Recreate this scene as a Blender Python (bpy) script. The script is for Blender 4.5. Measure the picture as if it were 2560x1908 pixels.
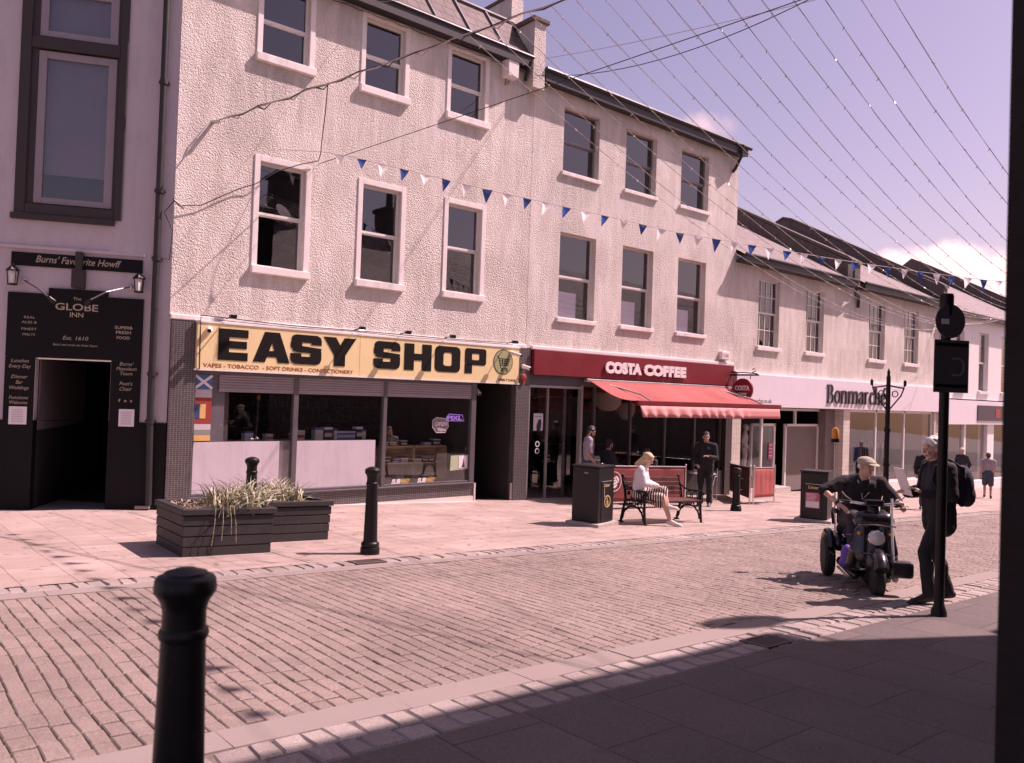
import bpy, bmesh, math, random
from math import sin, cos, pi, radians as R
from mathutils import Vector as V, Matrix as M
random.seed(7)
SC = bpy.context.scene
for o in list(bpy.data.objects): bpy.data.objects.remove(o)

# ------------------------------------------------------------------ camera, sky, sun, exposure
cd = bpy.data.cameras.new('street_camera'); cam = bpy.data.objects.new('street_camera', cd); SC.collection.objects.link(cam)
TH, PITCH, ROLL = R(40.2), 33.5/2000, 0.034
Fw = V((sin(TH)*cos(PITCH), cos(TH)*cos(PITCH), sin(PITCH))); R0 = V((cos(TH), -sin(TH), 0)); U0 = R0.cross(Fw)
Rt = R0*cos(ROLL)+U0*sin(ROLL); Up = U0*cos(ROLL)-R0*sin(ROLL)
m = M((Rt, Up, -Fw)).transposed().to_4x4(); m.translation = (0, 0, 1.6)
cam.matrix_world = m
cd.sensor_width = 36; cd.lens = 36*2000/2560; cd.clip_start = .05; cd.clip_end = 3000
cd.dof.use_dof = True; cd.dof.focus_distance = 14; cd.dof.aperture_fstop = 3.2
SC.camera = cam

SUN = V((1, -.45, 1.41)).normalized()
w = bpy.data.worlds.new('World'); SC.world = w; w.use_nodes = True
nt = w.node_tree; nt.nodes.clear()
def nd(t, typ, **k):
    n = t.nodes.new(typ)
    for a, b in k.items(): setattr(n, a, b)
    return n
out = nd(nt, 'ShaderNodeOutputWorld'); bg = nd(nt, 'ShaderNodeBackground'); bg.inputs[1].default_value = .084
sky = nd(nt, 'ShaderNodeTexSky'); sky.sky_type = 'NISHITA'; sky.sun_disc = False
sky.sun_elevation = math.asin(SUN.z); sky.sun_rotation = math.atan2(SUN.x, SUN.y); sky.air_density = 1.2; sky.dust_density = 1.5; sky.ozone_density = 1.5
tc = nd(nt, 'ShaderNodeTexCoord')
def cloud(direction, inner, outer, scale, lo, hi, col, prev):
    """a patch of cloud fixed in the sky around one compass direction"""
    sb = nd(nt, 'ShaderNodeVectorMath', operation='SUBTRACT'); nt.links.new(tc.outputs['Generated'], sb.inputs[0]); sb.inputs[1].default_value = direction
    sc = nd(nt, 'ShaderNodeVectorMath', operation='MULTIPLY'); nt.links.new(sb.outputs[0], sc.inputs[0]); sc.inputs[1].default_value = (1, 1, 2.2)
    ln = nd(nt, 'ShaderNodeVectorMath', operation='LENGTH'); nt.links.new(sc.outputs[0], ln.inputs[0])
    mr = nd(nt, 'ShaderNodeMapRange', interpolation_type='SMOOTHSTEP'); nt.links.new(ln.outputs['Value'], mr.inputs[0])
    mr.inputs[1].default_value = inner; mr.inputs[2].default_value = outer; mr.inputs[3].default_value = 1; mr.inputs[4].default_value = 0
    nz = nd(nt, 'ShaderNodeTexNoise'); nz.inputs['Scale'].default_value = scale; nz.inputs['Detail'].default_value = 7; nz.inputs['Roughness'].default_value = .62
    nt.links.new(tc.outputs['Generated'], nz.inputs['Vector'])
    mu = nd(nt, 'ShaderNodeMath', operation='MULTIPLY'); nt.links.new(mr.outputs[0], mu.inputs[0])
    ad = nd(nt, 'ShaderNodeMath', operation='ADD'); nt.links.new(nz.outputs[0], ad.inputs[0]); ad.inputs[1].default_value = .45; nt.links.new(ad.outputs[0], mu.inputs[1])
    m2 = nd(nt, 'ShaderNodeMapRange', interpolation_type='SMOOTHSTEP'); nt.links.new(mu.outputs[0], m2.inputs[0])
    m2.inputs[1].default_value = lo; m2.inputs[2].default_value = hi
    mx = nd(nt, 'ShaderNodeMix', data_type='RGBA'); nt.links.new(m2.outputs[0], mx.inputs[0]); nt.links.new(prev, mx.inputs[6]); mx.inputs[7].default_value = col
    return mx.outputs[2]
tint = nd(nt, 'ShaderNodeMix', data_type='RGBA', blend_type='MULTIPLY'); tint.inputs[0].default_value = 1
nt.links.new(sky.outputs[0], tint.inputs[6]); tint.inputs[7].default_value = (1.16, 1.0, 1.0, 1)
c1 = cloud((.916, .369, .142), .0, .20, 15, .46, .66, (10.5, 10.0, 9.2, 1), tint.outputs[2])
c2 = cloud((.757, .571, .318), .0, .12, 26, .62, 1.15, (7.0, 6.6, 7.0, 1), c1)
nt.links.new(c2, bg.inputs[0]); nt.links.new(bg.outputs[0], out.inputs[0])

sl = bpy.data.lights.new('sun', 'SUN'); so = bpy.data.objects.new('sun', sl); SC.collection.objects.link(so)
sl.energy = 4.7; sl.angle = R(.53); sl.color = (1, .975, .94); so.rotation_euler = SUN.to_track_quat('Z', 'Y').to_euler(); so.location = (20, -10, 30)
vs = SC.view_settings; vs.view_transform = 'Standard'; vs.look = 'None'; vs.gamma = 1; vs.exposure = .5
vs.use_white_balance = True; vs.white_balance_temperature = 7450; vs.white_balance_tint = 51

H0 = 14.2                                  # depth of the shop fronts
KX, KY = .038, .028                        # the street falls to the east and a little away from the camera
def gz(x, y): return -KX*x-KY*y
def ss(t): t = min(1, max(0, t)); return t*t*(3-2*t)

# ------------------------------------------------------------------ materials
MATS = {}
def newmat(name):
    m = bpy.data.materials.new(name); m.use_nodes = True; t = m.node_tree; b = t.nodes['Principled BSDF']; MATS[name] = m
    return m, t, b
def coords(t, scale=1, rot=(0, 0, 0), kind='Object'):
    c = nd(t, 'ShaderNodeTexCoord'); mp = nd(t, 'ShaderNodeMapping'); t.links.new(c.outputs[kind], mp.inputs[0])
    mp.inputs['Scale'].default_value = (scale,)*3 if not isinstance(scale, tuple) else scale; mp.inputs['Rotation'].default_value = rot
    return mp.outputs[0]
def noise(t, vec, scale, detail=3, rough=.55):
    n = nd(t, 'ShaderNodeTexNoise'); n.inputs['Scale'].default_value = scale; n.inputs['Detail'].default_value = detail; n.inputs['Roughness'].default_value = rough
    t.links.new(vec, n.inputs['Vector']); return n.outputs[0]
def ramp(t, fac, stops):
    r = nd(t, 'ShaderNodeValToRGB'); e = r.color_ramp.elements
    while len(e) < len(stops): e.new(.5)
    for i, (p, c) in enumerate(stops): e[i].position = p; e[i].color = c if len(c) == 4 else (*c, 1)
    t.links.new(fac, r.inputs[0]); return r.outputs[0]
def bump(t, b, h, strength, dist, prev=None):
    n = nd(t, 'ShaderNodeBump'); n.inputs['Strength'].default_value = strength; n.inputs['Distance'].default_value = dist
    t.links.new(h, n.inputs['Height'])
    if prev: t.links.new(prev, n.inputs['Normal'])
    t.links.new(n.outputs[0], b.inputs['Normal']); return n.outputs[0]
def mixc(t, fac, a, b_, mode='MIX'):
    n = nd(t, 'ShaderNodeMix', data_type='RGBA', blend_type=mode)
    for s, v in ((0, fac), (6, a), (7, b_)):
        if isinstance(v, (int, float)): n.inputs[s].default_value = v
        elif isinstance(v, tuple): n.inputs[s].default_value = v if len(v) == 4 else (*v, 1)
        else: t.links.new(v, n.inputs[s])
    return n.outputs[2]
def mul(c, k): return tuple(x*k for x in c)
def mat(name, col, rough=.6, var=.18, sc=4, bs=0, bsc=60, bd=.004, metal=0, spec=.5, emit=0, dirt=0):
    """a plain surface with uneven colour, uneven gloss and a fine grain"""
    m, t, b = newmat(name); v = coords(t)
    n1 = noise(t, v, sc, 4); n2 = noise(t, v, sc*9, 3)
    c = ramp(t, n1, [(.25, mul(col, 1-var)), (.75, mul(col, 1+var))])
    c = mixc(t, n2, c, mul(col, 1+var*.6)) if var else c
    if dirt:
        d = ramp(t, noise(t, coords(t, (2.2, 2.2, .5)), 2.5, 6, .7), [(.48, (0, 0, 0)), (.72, (1, 1, 1))]); dm = nd(t, 'ShaderNodeMath', operation='MULTIPLY'); t.links.new(d, dm.inputs[0]); dm.inputs[1].default_value = dirt
        c = mixc(t, dm.outputs[0], c, mul(col, .45))
    t.links.new(c, b.inputs['Base Color'])
    rr = nd(t, 'ShaderNodeMapRange'); t.links.new(n1, rr.inputs[0]); rr.inputs[3].default_value = max(0, rough-.1); rr.inputs[4].default_value = min(1, rough+.1); t.links.new(rr.outputs[0], b.inputs['Roughness'])
    b.inputs['Metallic'].default_value = metal; b.inputs['Specular IOR Level'].default_value = spec
    if bs: bump(t, b, noise(t, v, bsc, 3), bs, bd)
    if emit: b.inputs['Emission Color'].default_value = (*col, 1); b.inputs['Emission Strength'].default_value = emit
    return m
def brickmat(name, c1, c2, mortar, bw, rh, ms, plane='xy', rough=.85, jitter=.0, bs=.6, bd=.008, grain=.3, offset=.5, stain=0, msmooth=.25, staincol=None, rows=False):
    m, t, b = newmat(name)
    rot = {'xy': (0, 0, 0), 'yx': (0, 0, R(90)), 'xz': (R(-90), 0, 0)}[plane]
    v = coords(t, 1, rot); v0 = coords(t)
    if plane == 'xz':                                   # world x and z as the brick plane
        sp = nd(t, 'ShaderNodeSeparateXYZ'); t.links.new(v0, sp.inputs[0]); cb = nd(t, 'ShaderNodeCombineXYZ')
        ad = nd(t, 'ShaderNodeMath', operation='ADD'); t.links.new(sp.outputs[0], ad.inputs[0]); t.links.new(sp.outputs[1], ad.inputs[1])
        t.links.new(ad.outputs[0], cb.inputs[0]); t.links.new(sp.outputs[2], cb.inputs[1]); v = cb.outputs[0]
    if jitter:
        n = nd(t, 'ShaderNodeTexNoise'); n.inputs['Scale'].default_value = 5; n.inputs['Detail'].default_value = 2; t.links.new(v, n.inputs['Vector'])
        s = nd(t, 'ShaderNodeVectorMath', operation='SUBTRACT'); t.links.new(n.outputs['Color'], s.inputs[0]); s.inputs[1].default_value = (.5, .5, .5)
        s2 = nd(t, 'ShaderNodeVectorMath', operation='SCALE'); t.links.new(s.outputs[0], s2.inputs[0]); s2.inputs['Scale'].default_value = jitter
        a = nd(t, 'ShaderNodeVectorMath', operation='ADD'); t.links.new(v, a.inputs[0]); t.links.new(s2.outputs[0], a.inputs[1]); v = a.outputs[0]
        n = nd(t, 'ShaderNodeTexNoise'); n.inputs['Scale'].default_value = .8; n.inputs['Detail'].default_value = 1; t.links.new(v, n.inputs['Vector'])
        s2 = nd(t, 'ShaderNodeVectorMath', operation='SCALE'); t.links.new(n.outputs['Color'], s2.inputs[0]); s2.inputs['Scale'].default_value = jitter*5
        a = nd(t, 'ShaderNodeVectorMath', operation='ADD'); t.links.new(v, a.inputs[0]); t.links.new(s2.outputs[0], a.inputs[1]); v = a.outputs[0]
    br = nd(t, 'ShaderNodeTexBrick'); br.offset = offset; t.links.new(v, br.inputs['Vector'])
    for k, x in (('Color1', c1), ('Color2', c2), ('Mortar', mortar)): br.inputs[k].default_value = (*x, 1)
    for k, x in (('Scale', 1), ('Mortar Size', ms), ('Mortar Smooth', msmooth), ('Bias', 0), ('Brick Width', bw), ('Row Height', rh)): br.inputs[k].default_value = x
    c = br.outputs['Color']; n1 = noise(t, v0, 1.1, 5, .65); n2 = noise(t, v0, 70, 3)
    c = mixc(t, 1.0, c, ramp(t, n2, [(.3, (1-grain,)*3), (.7, (1+grain*.7,)*3)]), 'MULTIPLY')
    if plane == 'yx' and not rows: c = mixc(t, ramp(t, noise(t, v0, 7, 1, .3), [(.70, (0, 0, 0)), (.72, (.6, .6, .6))]), c, (.11, .09, .085))
    if stain: c = mixc(t, 1.0, c, ramp(t, n1, [(.35, staincol or (1-stain,)*3), (.62, (1.04,)*3)]), 'MULTIPLY')
    rowh = None
    if rows:                                            # wider, darker joints between the courses
        sp = nd(t, 'ShaderNodeSeparateXYZ'); t.links.new(v, sp.inputs[0]); dv = nd(t, 'ShaderNodeMath', operation='DIVIDE'); t.links.new(sp.outputs[1], dv.inputs[0]); dv.inputs[1].default_value = rh
        fr = nd(t, 'ShaderNodeMath', operation='FRACT'); t.links.new(dv.outputs[0], fr.inputs[0]); s5 = nd(t, 'ShaderNodeMath', operation='SUBTRACT'); t.links.new(fr.outputs[0], s5.inputs[0]); s5.inputs[1].default_value = .5
        ab = nd(t, 'ShaderNodeMath', operation='ABSOLUTE'); t.links.new(s5.outputs[0], ab.inputs[0])
        jw = nd(t, 'ShaderNodeMapRange'); t.links.new(noise(t, v0, 6, 3), jw.inputs[0]); jw.inputs[1].default_value = .3; jw.inputs[2].default_value = .7; jw.inputs[3].default_value = .478; jw.inputs[4].default_value = .425
        gt = nd(t, 'ShaderNodeMapRange', interpolation_type='SMOOTHSTEP'); t.links.new(ab.outputs[0], gt.inputs[0]); t.links.new(jw.outputs[0], gt.inputs[1]); gt.inputs[2].default_value = .5; gt.inputs[3].default_value = 0; gt.inputs[4].default_value = 1
        c = mixc(t, gt.outputs[0], c, (.035, .026, .023)); rowh = gt.outputs[0]
    t.links.new(c, b.inputs['Base Color']); b.inputs['Roughness'].default_value = rough
    iv = nd(t, 'ShaderNodeMath', operation='SUBTRACT'); iv.inputs[0].default_value = 1; t.links.new(br.outputs['Fac'], iv.inputs[1])
    p = bump(t, b, iv.outputs[0], bs, bd)
    if rowh: iv2 = nd(t, 'ShaderNodeMath', operation='SUBTRACT'); iv2.inputs[0].default_value = 1; t.links.new(rowh, iv2.inputs[1]); p = bump(t, b, iv2.outputs[0], 1, .016, p)
    bump(t, b, n2, .35, .004, p)
    return m
# roughcast: pebble-dashed lime render that catches the grazing sun
def roughcast(name, col, strength=1, dirt=.4, scale=36):
    m, t, b = newmat(name); v = coords(t)
    n1 = noise(t, v, scale, 4, .72); vo = nd(t, 'ShaderNodeTexVoronoi'); vo.feature = 'SMOOTH_F1'; vo.inputs['Scale'].default_value = scale*1.25; t.links.new(v, vo.inputs['Vector'])
    inv = nd(t, 'ShaderNodeMath', operation='SUBTRACT'); inv.inputs[0].default_value = 1; t.links.new(vo.outputs['Distance'], inv.inputs[1])
    h = nd(t, 'ShaderNodeMath', operation='ADD'); t.links.new(n1, h.inputs[0]); t.links.new(inv.outputs[0], h.inputs[1])
    big = noise(t, v, .9, 5, .6); streak = noise(t, coords(t, (1.6, 1.6, .35)), 2.0, 6, .7)
    c = ramp(t, big, [(.3, mul(col, .90)), (.7, mul(col, 1.03))])
    c = mixc(t, 1, c, ramp(t, streak, [(.42, (1-dirt*.4, 1-dirt*.45, 1-dirt*.5)), (.62, (1, 1, 1))]), 'MULTIPLY')
    sp = nd(t, 'ShaderNodeSeparateXYZ'); t.links.new(nd(t, 'ShaderNodeNewGeometry').outputs['Position'], sp.inputs[0])          # rain stains that start at the sills and ledges
    st = ramp(t, noise(t, coords(t, (7, 7, .5)), 1.0, 5, .75), [(.50, (0, 0, 0)), (.66, (1, 1, 1))]); last = None
    for zt, ln in ((3.6, 1.1), (7.45, 1.5), (9.3, 1.0), (2.9, .5)):
        a = nd(t, 'ShaderNodeMapRange'); t.links.new(sp.outputs[2], a.inputs[0]); a.inputs[1].default_value = zt-ln; a.inputs[2].default_value = zt; b2 = nd(t, 'ShaderNodeMath', operation='LESS_THAN'); t.links.new(sp.outputs[2], b2.inputs[0]); b2.inputs[1].default_value = zt+.02
        k = nd(t, 'ShaderNodeMath', operation='MULTIPLY'); t.links.new(a.outputs[0], k.inputs[0]); t.links.new(b2.outputs[0], k.inputs[1])
        if last: s_ = nd(t, 'ShaderNodeMath', operation='MAXIMUM'); t.links.new(last, s_.inputs[0]); t.links.new(k.outputs[0], s_.inputs[1]); last = s_.outputs[0]
        else: last = k.outputs[0]
    k = nd(t, 'ShaderNodeMath', operation='MULTIPLY'); t.links.new(last, k.inputs[0]); t.links.new(st, k.inputs[1]); k2 = nd(t, 'ShaderNodeMath', operation='MULTIPLY'); t.links.new(k.outputs[0], k2.inputs[0]); k2.inputs[1].default_value = .42
    c = mixc(t, k2.outputs[0], c, mul(col, .42))
    t.links.new(c, b.inputs['Base Color']); b.inputs['Roughness'].default_value = .92; b.inputs['Specular IOR Level'].default_value = .2
    sm = nd(t, 'ShaderNodeMapRange'); t.links.new(noise(t, v, .55, 3, .6), sm.inputs[0]); sm.inputs[1].default_value = .35; sm.inputs[2].default_value = .65; sm.inputs[3].default_value = strength*.35; sm.inputs[4].default_value = strength
    n = nd(t, 'ShaderNodeBump'); n.inputs['Distance'].default_value = .042; t.links.new(sm.outputs[0], n.inputs['Strength']); t.links.new(h.outputs[0], n.inputs['Height']); t.links.new(n.outputs[0], b.inputs['Normal'])
    return m
def glass(name, tintc=(.75, .75, .8), refl=1.0):
    m, t, b = newmat(name); t.nodes.remove(b); o = [n for n in t.nodes if n.type == 'OUTPUT_MATERIAL'][0]
    tr = nd(t, 'ShaderNodeBsdfTransparent'); tr.inputs[0].default_value = (*tintc, 1); gl = nd(t, 'ShaderNodeBsdfGlossy'); gl.inputs['Roughness'].default_value = .015
    gl.inputs[0].default_value = (refl,)*3+(1,)
    lw = nd(t, 'ShaderNodeLayerWeight'); lw.inputs[0].default_value = .5; pw = nd(t, 'ShaderNodeMath', operation='POWER'); t.links.new(lw.outputs['Facing'], pw.inputs[0]); pw.inputs[1].default_value = 4.2
    fr = nd(t, 'ShaderNodeMapRange'); t.links.new(pw.outputs[0], fr.inputs[0]); fr.inputs[3].default_value = .125; fr.inputs[4].default_value = 1
    v = coords(t); bn = nd(t, 'ShaderNodeBump'); bn.inputs['Strength'].default_value = .05; bn.inputs['Distance'].default_value = .02; t.links.new(noise(t, v, 1.3, 2), bn.inputs['Height'])
    t.links.new(bn.outputs[0], gl.inputs['Normal'])
    mx = nd(t, 'ShaderNodeMixShader'); t.links.new(fr.outputs[0], mx.inputs[0]); t.links.new(tr.outputs[0], mx.inputs[1]); t.links.new(gl.outputs[0], mx.inputs[2]); t.links.new(mx.outputs[0], o.inputs[0])
    return m

roughcast('roughcast', (.82, .765, .69)); roughcast('roughcast_warm', (.82, .77, .70), 1, .35, 40)
mat('paint_smooth', (.80, .74, .69), .7, .07, 2, .25, 25, .004, dirt=.22)
mat('paint_sill', (.80, .75, .70), .65, .10, 3, .3, 30, .004, dirt=.5)
mat('paint_white', (.80, .78, .76), .5, .05, 3, dirt=.12); mat('sash_white', (.78, .75, .72), .45, .05, 5, dirt=.1); mat('sash_grey', (.22, .19, .19), .45, .1, 5)
mat('pub_render', (.50, .45, .47), .75, .08, 1.2, .3, 14, .006, dirt=.25); mat('black_paint', (.007, .006, .007), .6, .3, 3, .2, 40, .003, spec=.18); mat('black_gloss', (.010, .009, .010), .35, .2, 5, .15, 30, .002, spec=.35)
mat('black_iron', (.009, .008, .008), .42, .35, 9, .35, 55, .002, spec=.28); mat('gutter_black', (.018, .016, .016), .5, .3, 4, .2, 30, .003)
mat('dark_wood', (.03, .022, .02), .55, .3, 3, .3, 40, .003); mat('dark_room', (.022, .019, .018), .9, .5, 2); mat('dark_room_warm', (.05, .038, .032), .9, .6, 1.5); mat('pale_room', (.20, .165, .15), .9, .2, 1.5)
mat('alu', (.55, .53, .52), .38, .1, 4, metal=.7); mat('alu_dark', (.13, .12, .125), .42, .15, 4, metal=.3); mat('shutter_grey', (.30, .27, .28), .5, .12, 4); mat('chrome', (.7, .68, .66), .18, .08, 6, metal=1)
mat('sign_yellow', (.80, .645, .34), .42, .06, 2.5, dirt=.10); mat('letter_black', (.010, .008, .007), .75, .25, 5, spec=.15); mat('letter_red', (.30, .07, .04), .5, .1, 5)
mat('maroon', (.20, .018, .022), .42, .12, 2, dirt=.15); mat('awning_red', (.47, .115, .10), .8, .12, 3, .35, 180, .001, dirt=.25); mat('banner_red', (.20, .035, .032), .75, .15, 3, .3, 150, .001, dirt=.15); mat('banner_dark', (.10, .02, .02), .75, .15, 3)
mat('letter_white', (.82, .80, .78), .45, .03, 4); mat('white_plastic', (.78, .75, .70), .4, .06, 5); mat('film_white', (.54, .49, .52), .5, .12, 1.1, dirt=.22); mat('film_lilac', (.62, .55, .62), .5, .06, 2); mat('fascia_white', (.76, .70, .74), .45, .04, 1.5, dirt=.12)
mat('letter_dark', (.035, .032, .035), .4, .2, 5); mat('gold', (.55, .42, .20), .4, .15, 8, metal=.4); mat('olive', (.34, .36, .18), .5, .1, 6)
mat('blue_flag', (.06, .16, .34), .5, .1, 5); mat('red_flag', (.33, .05, .035), .5, .1, 5); mat('orange_flag', (.70, .42, .14), .5, .1, 5); mat('grey_flag', (.24, .25, .22), .5, .1, 5); mat('navy_flag', (.03, .07, .17), .5, .1, 5)
mat('bunting_white', (.82, .80, .80), .7, .04, 6); mat('bunting_blue', (.035, .085, .26), .7, .12, 6)
mat('concrete', (.42, .37, .33), .85, .15, 3, .5, 60, .004, dirt=.3); mat('cement_pale', (.62, .55, .50), .9, .12, 3, .5, 40, .006); mat('timber_black', (.026, .023, .024), .6, .35, 6, .4, 35, .003, dirt=.2)
mat('kerb_stone', (.265, .222, .195), .88, .10, 1.5, .5, 90, .003); mat('soil', (.09, .065, .045), .95, .4, 20, 1, 40, .02)
mat('bench_slat', (.105, .036, .030), .55, .25, 6, .3, 60, .002, dirt=.2); mat('beige_wood', (.55, .42, .24), .55, .1, 3); mat('cable_black', (.02, .018, .018), .6, .2, 5); mat('cable_pale', (.45, .40, .37), .6, .15, 5); mat('bulb', (.7, .66, .6), .25, .05, 5)
mat('skin', (.50, .28, .20), .55, .10, 9, .2, 120, .001); mat('skin_pale', (.60, .36, .27), .55, .10, 9, .2, 120, .001); mat('hair_blonde', (.58, .42, .23), .55, .3, 30, .9, 70, .008); mat('hair_dark', (.025, .018, .015), .5, .3, 30, .8, 70, .006); mat('hair_white', (.72, .68, .64), .6, .15, 30, .8, 70, .006)
mat('cloth_white', (.76, .70, .70), .85, .06, 6, .5, 26, .010); mat('cloth_black', (.014, .013, .016), .85, .3, 6, .5, 22, .010); mat('cloth_navy', (.022, .022, .032), .85, .3, 6, .5, 22, .010); mat('cloth_grey', (.34, .30, .34), .85, .08, 6, .5, 22, .010); mat('cloth_denim', (.05, .06, .09), .85, .2, 8, .5, 30, .006); mat('cloth_tweed', (.36, .33, .24), .9, .35, 45, .5, 60, .004); mat('shoe_white', (.70, .64, .58), .7, .1, 8); mat('shoe_dark', (.03, .025, .022), .5, .2, 8); mat('cloth_mid', (.20, .18, .20), .85, .15, 6, .4, 22, .01)
mat('eye', (.03, .025, .02), .15, .1, 5); mat('lips', (.33, .12, .10), .5, .1, 20)
mat('tyre', (.018, .017, .017), .8, .2, 12, .4, 60, .003); mat('scooter_black', (.015, .014, .017), .22, .2, 4, spec=.7); mat('pub_letter', (.40, .34, .25), .6, .2, 30); mat('bag_purple', (.16, .09, .40), .7, .1, 6, .3, 20, .008); mat('amber', (.75, .30, .05), .2, .1, 6); mat('lens', (.75, .75, .72), .08, .03, 6, spec=.8)
mat('mannequin', (.62, .56, .50), .5, .05, 6); mat('paper', (.78, .74, .76), .7, .04, 6); mat('poster_pink', (.55, .12, .20), .6, .1, 8); mat('poster_green', (.40, .46, .30), .6, .35, 14); mat('poster_grey', (.42, .36, .36), .6, .4, 9); mat('valance_pink', (.62, .24, .22), .8, .10, 3, .3, 150, .001, dirt=.2); mat('pub_blind', (.26, .23, .25), .7, .2, 2); mat('passage_paint', (.16, .135, .14), .8, .3, 2); mat('lantern', (.78, .70, .60), .8, .05, 5)
mat('neon_purple', (.55, .35, .95), .4, 0, 5, emit=.35); mat('neon_white', (.80, .70, .70), .4, .1, 5, emit=.12); mat('lamp_lit', (1.0, .85, .62), .4, 0, 5, emit=6)  # the white neon tubes get a faint glow of their own
mat('box_blue', (.10, .16, .40), .5, .2, 8); mat('box_red', (.45, .08, .06), .5, .2, 8); mat('box_cream', (.66, .58, .46), .5, .15, 8); mat('box_white', (.72, .68, .70), .5, .1, 8); mat('box_green', (.16, .30, .14), .5, .2, 8); mat('box_dark', (.05, .04, .05), .5, .3, 8)
mat('end_wall', (.03, .024, .022), .9, .4, 2, .6, 12, .02, spec=.1); mat('joint_sand', (.15, .12, .10), .95, .35, 14, .8, 50, .006); mat('iron_rust', (.10, .07, .058), .7, .3, 12, .5, 60, .002); mat('stone_dark', (.13, .105, .095), .92, .35, 1.6, .8, 9, .03, dirt=.5); mat('lead', (.10, .09, .09), .6, .2, 3)
GLASS = glass('window_glass', (.62, .62, .66)); SHOPGLASS = glass('shop_glass', (.8, .8, .82))
brickmat('setts', (.285, .235, .205), (.235, .19, .166), (.10, .076, .066), .205, .107, .0055, 'yx', .82, .022, .8, .010, .35, .5, .14, .4, rows=True)
brickmat('setts_pale', (.47, .42, .385), (.36, .31, .28), (.085, .065, .055), .17, .15, .016, 'xy', .85, .05, 1, .02, .3, .45, .12, .35)
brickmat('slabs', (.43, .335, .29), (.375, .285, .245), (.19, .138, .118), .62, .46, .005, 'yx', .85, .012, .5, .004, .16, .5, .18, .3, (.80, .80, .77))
brickmat('slabs_near_shaded', (.155, .125, .11), (.125, .102, .09), (.06, .048, .04), .92, .62, .006, 'yx', .85, .012, .5, .004, .28, .5, .15, .3)  # near slabs: stone colour lowered to deepen the foreground shade
brickmat('mosaic', (.085, .073, .072), (.05, .044, .044), (.22, .195, .19), .052, .034, .0042, 'xz', .35, 0, .5, .002, .25, .0, .15, .1)
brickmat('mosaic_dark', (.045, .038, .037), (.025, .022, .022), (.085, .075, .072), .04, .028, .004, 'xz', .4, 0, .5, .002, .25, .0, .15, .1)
brickmat('tile_white', (.68, .62, .54), (.63, .57, .50), (.34, .30, .27), .15, .15, .004, 'xz', .3, 0, .4, .002, .08, .0, .12, .1)
brickmat('tile_ribbed', (.075, .06, .055), (.05, .04, .038), (.02, .017, .016), .4, .045, .006, 'xz', .4, 0, 1, .012, .2, .0, .1, .2)
def slate(name, c1, c2, rh, bw):
    m, t, b = newmat(name)
    v = coords(t); sp = nd(t, 'ShaderNodeSeparateXYZ'); t.links.new(v, sp.inputs[0]); cb = nd(t, 'ShaderNodeCombineXYZ'); t.links.new(sp.outputs[0], cb.inputs[0])
    t.links.new(sp.outputs[2], cb.inputs[1]); br = nd(t, 'ShaderNodeTexBrick'); t.links.new(cb.outputs[0], br.inputs['Vector'])
    for k, x in (('Color1', c1), ('Color2', c2), ('Mortar', mul(c1, .22))): br.inputs[k].default_value = (*x, 1)
    for k, x in (('Scale', 1), ('Mortar Size', .012), ('Mortar Smooth', .2), ('Bias', 0), ('Brick Width', bw), ('Row Height', rh)): br.inputs[k].default_value = x
    c = mixc(t, 1, br.outputs[0], ramp(t, noise(t, v, 1.5, 6, .7), [(.3, (.62, .6, .58)), (.7, (1.15, 1.1, 1.08))]), 'MULTIPLY'); t.links.new(c, b.inputs['Base Color']); b.inputs['Roughness'].default_value = .7
    iv = nd(t, 'ShaderNodeMath', operation='SUBTRACT'); iv.inputs[0].default_value = 1; t.links.new(br.outputs['Fac'], iv.inputs[1]); bump(t, b, iv.outputs[0], .8, .015)
    return m
slate('slate', (.27, .225, .215), (.20, .165, .16), .11, .28); slate('slate_brown', (.17, .12, .105), (.12, .085, .078), .24, .30)

# skirt: black and white stripes round the leg
m_, t_, b_ = newmat('cloth_stripe'); wv = nd(t_, 'ShaderNodeTexWave'); wv.inputs['Scale'].default_value = 7.2; wv.bands_direction = 'X'; wv.inputs['Distortion'].default_value = 1.2; wv.inputs['Detail Scale'].default_value = .6
t_.links.new(coords(t_, 1), wv.inputs['Vector']); t_.links.new(ramp(t_, wv.outputs[1], [(.55, (.035, .016, .016)), (.66, (.72, .62, .55))]), b_.inputs['Base Color']); b_.inputs['Roughness'].default_value = .85

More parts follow.
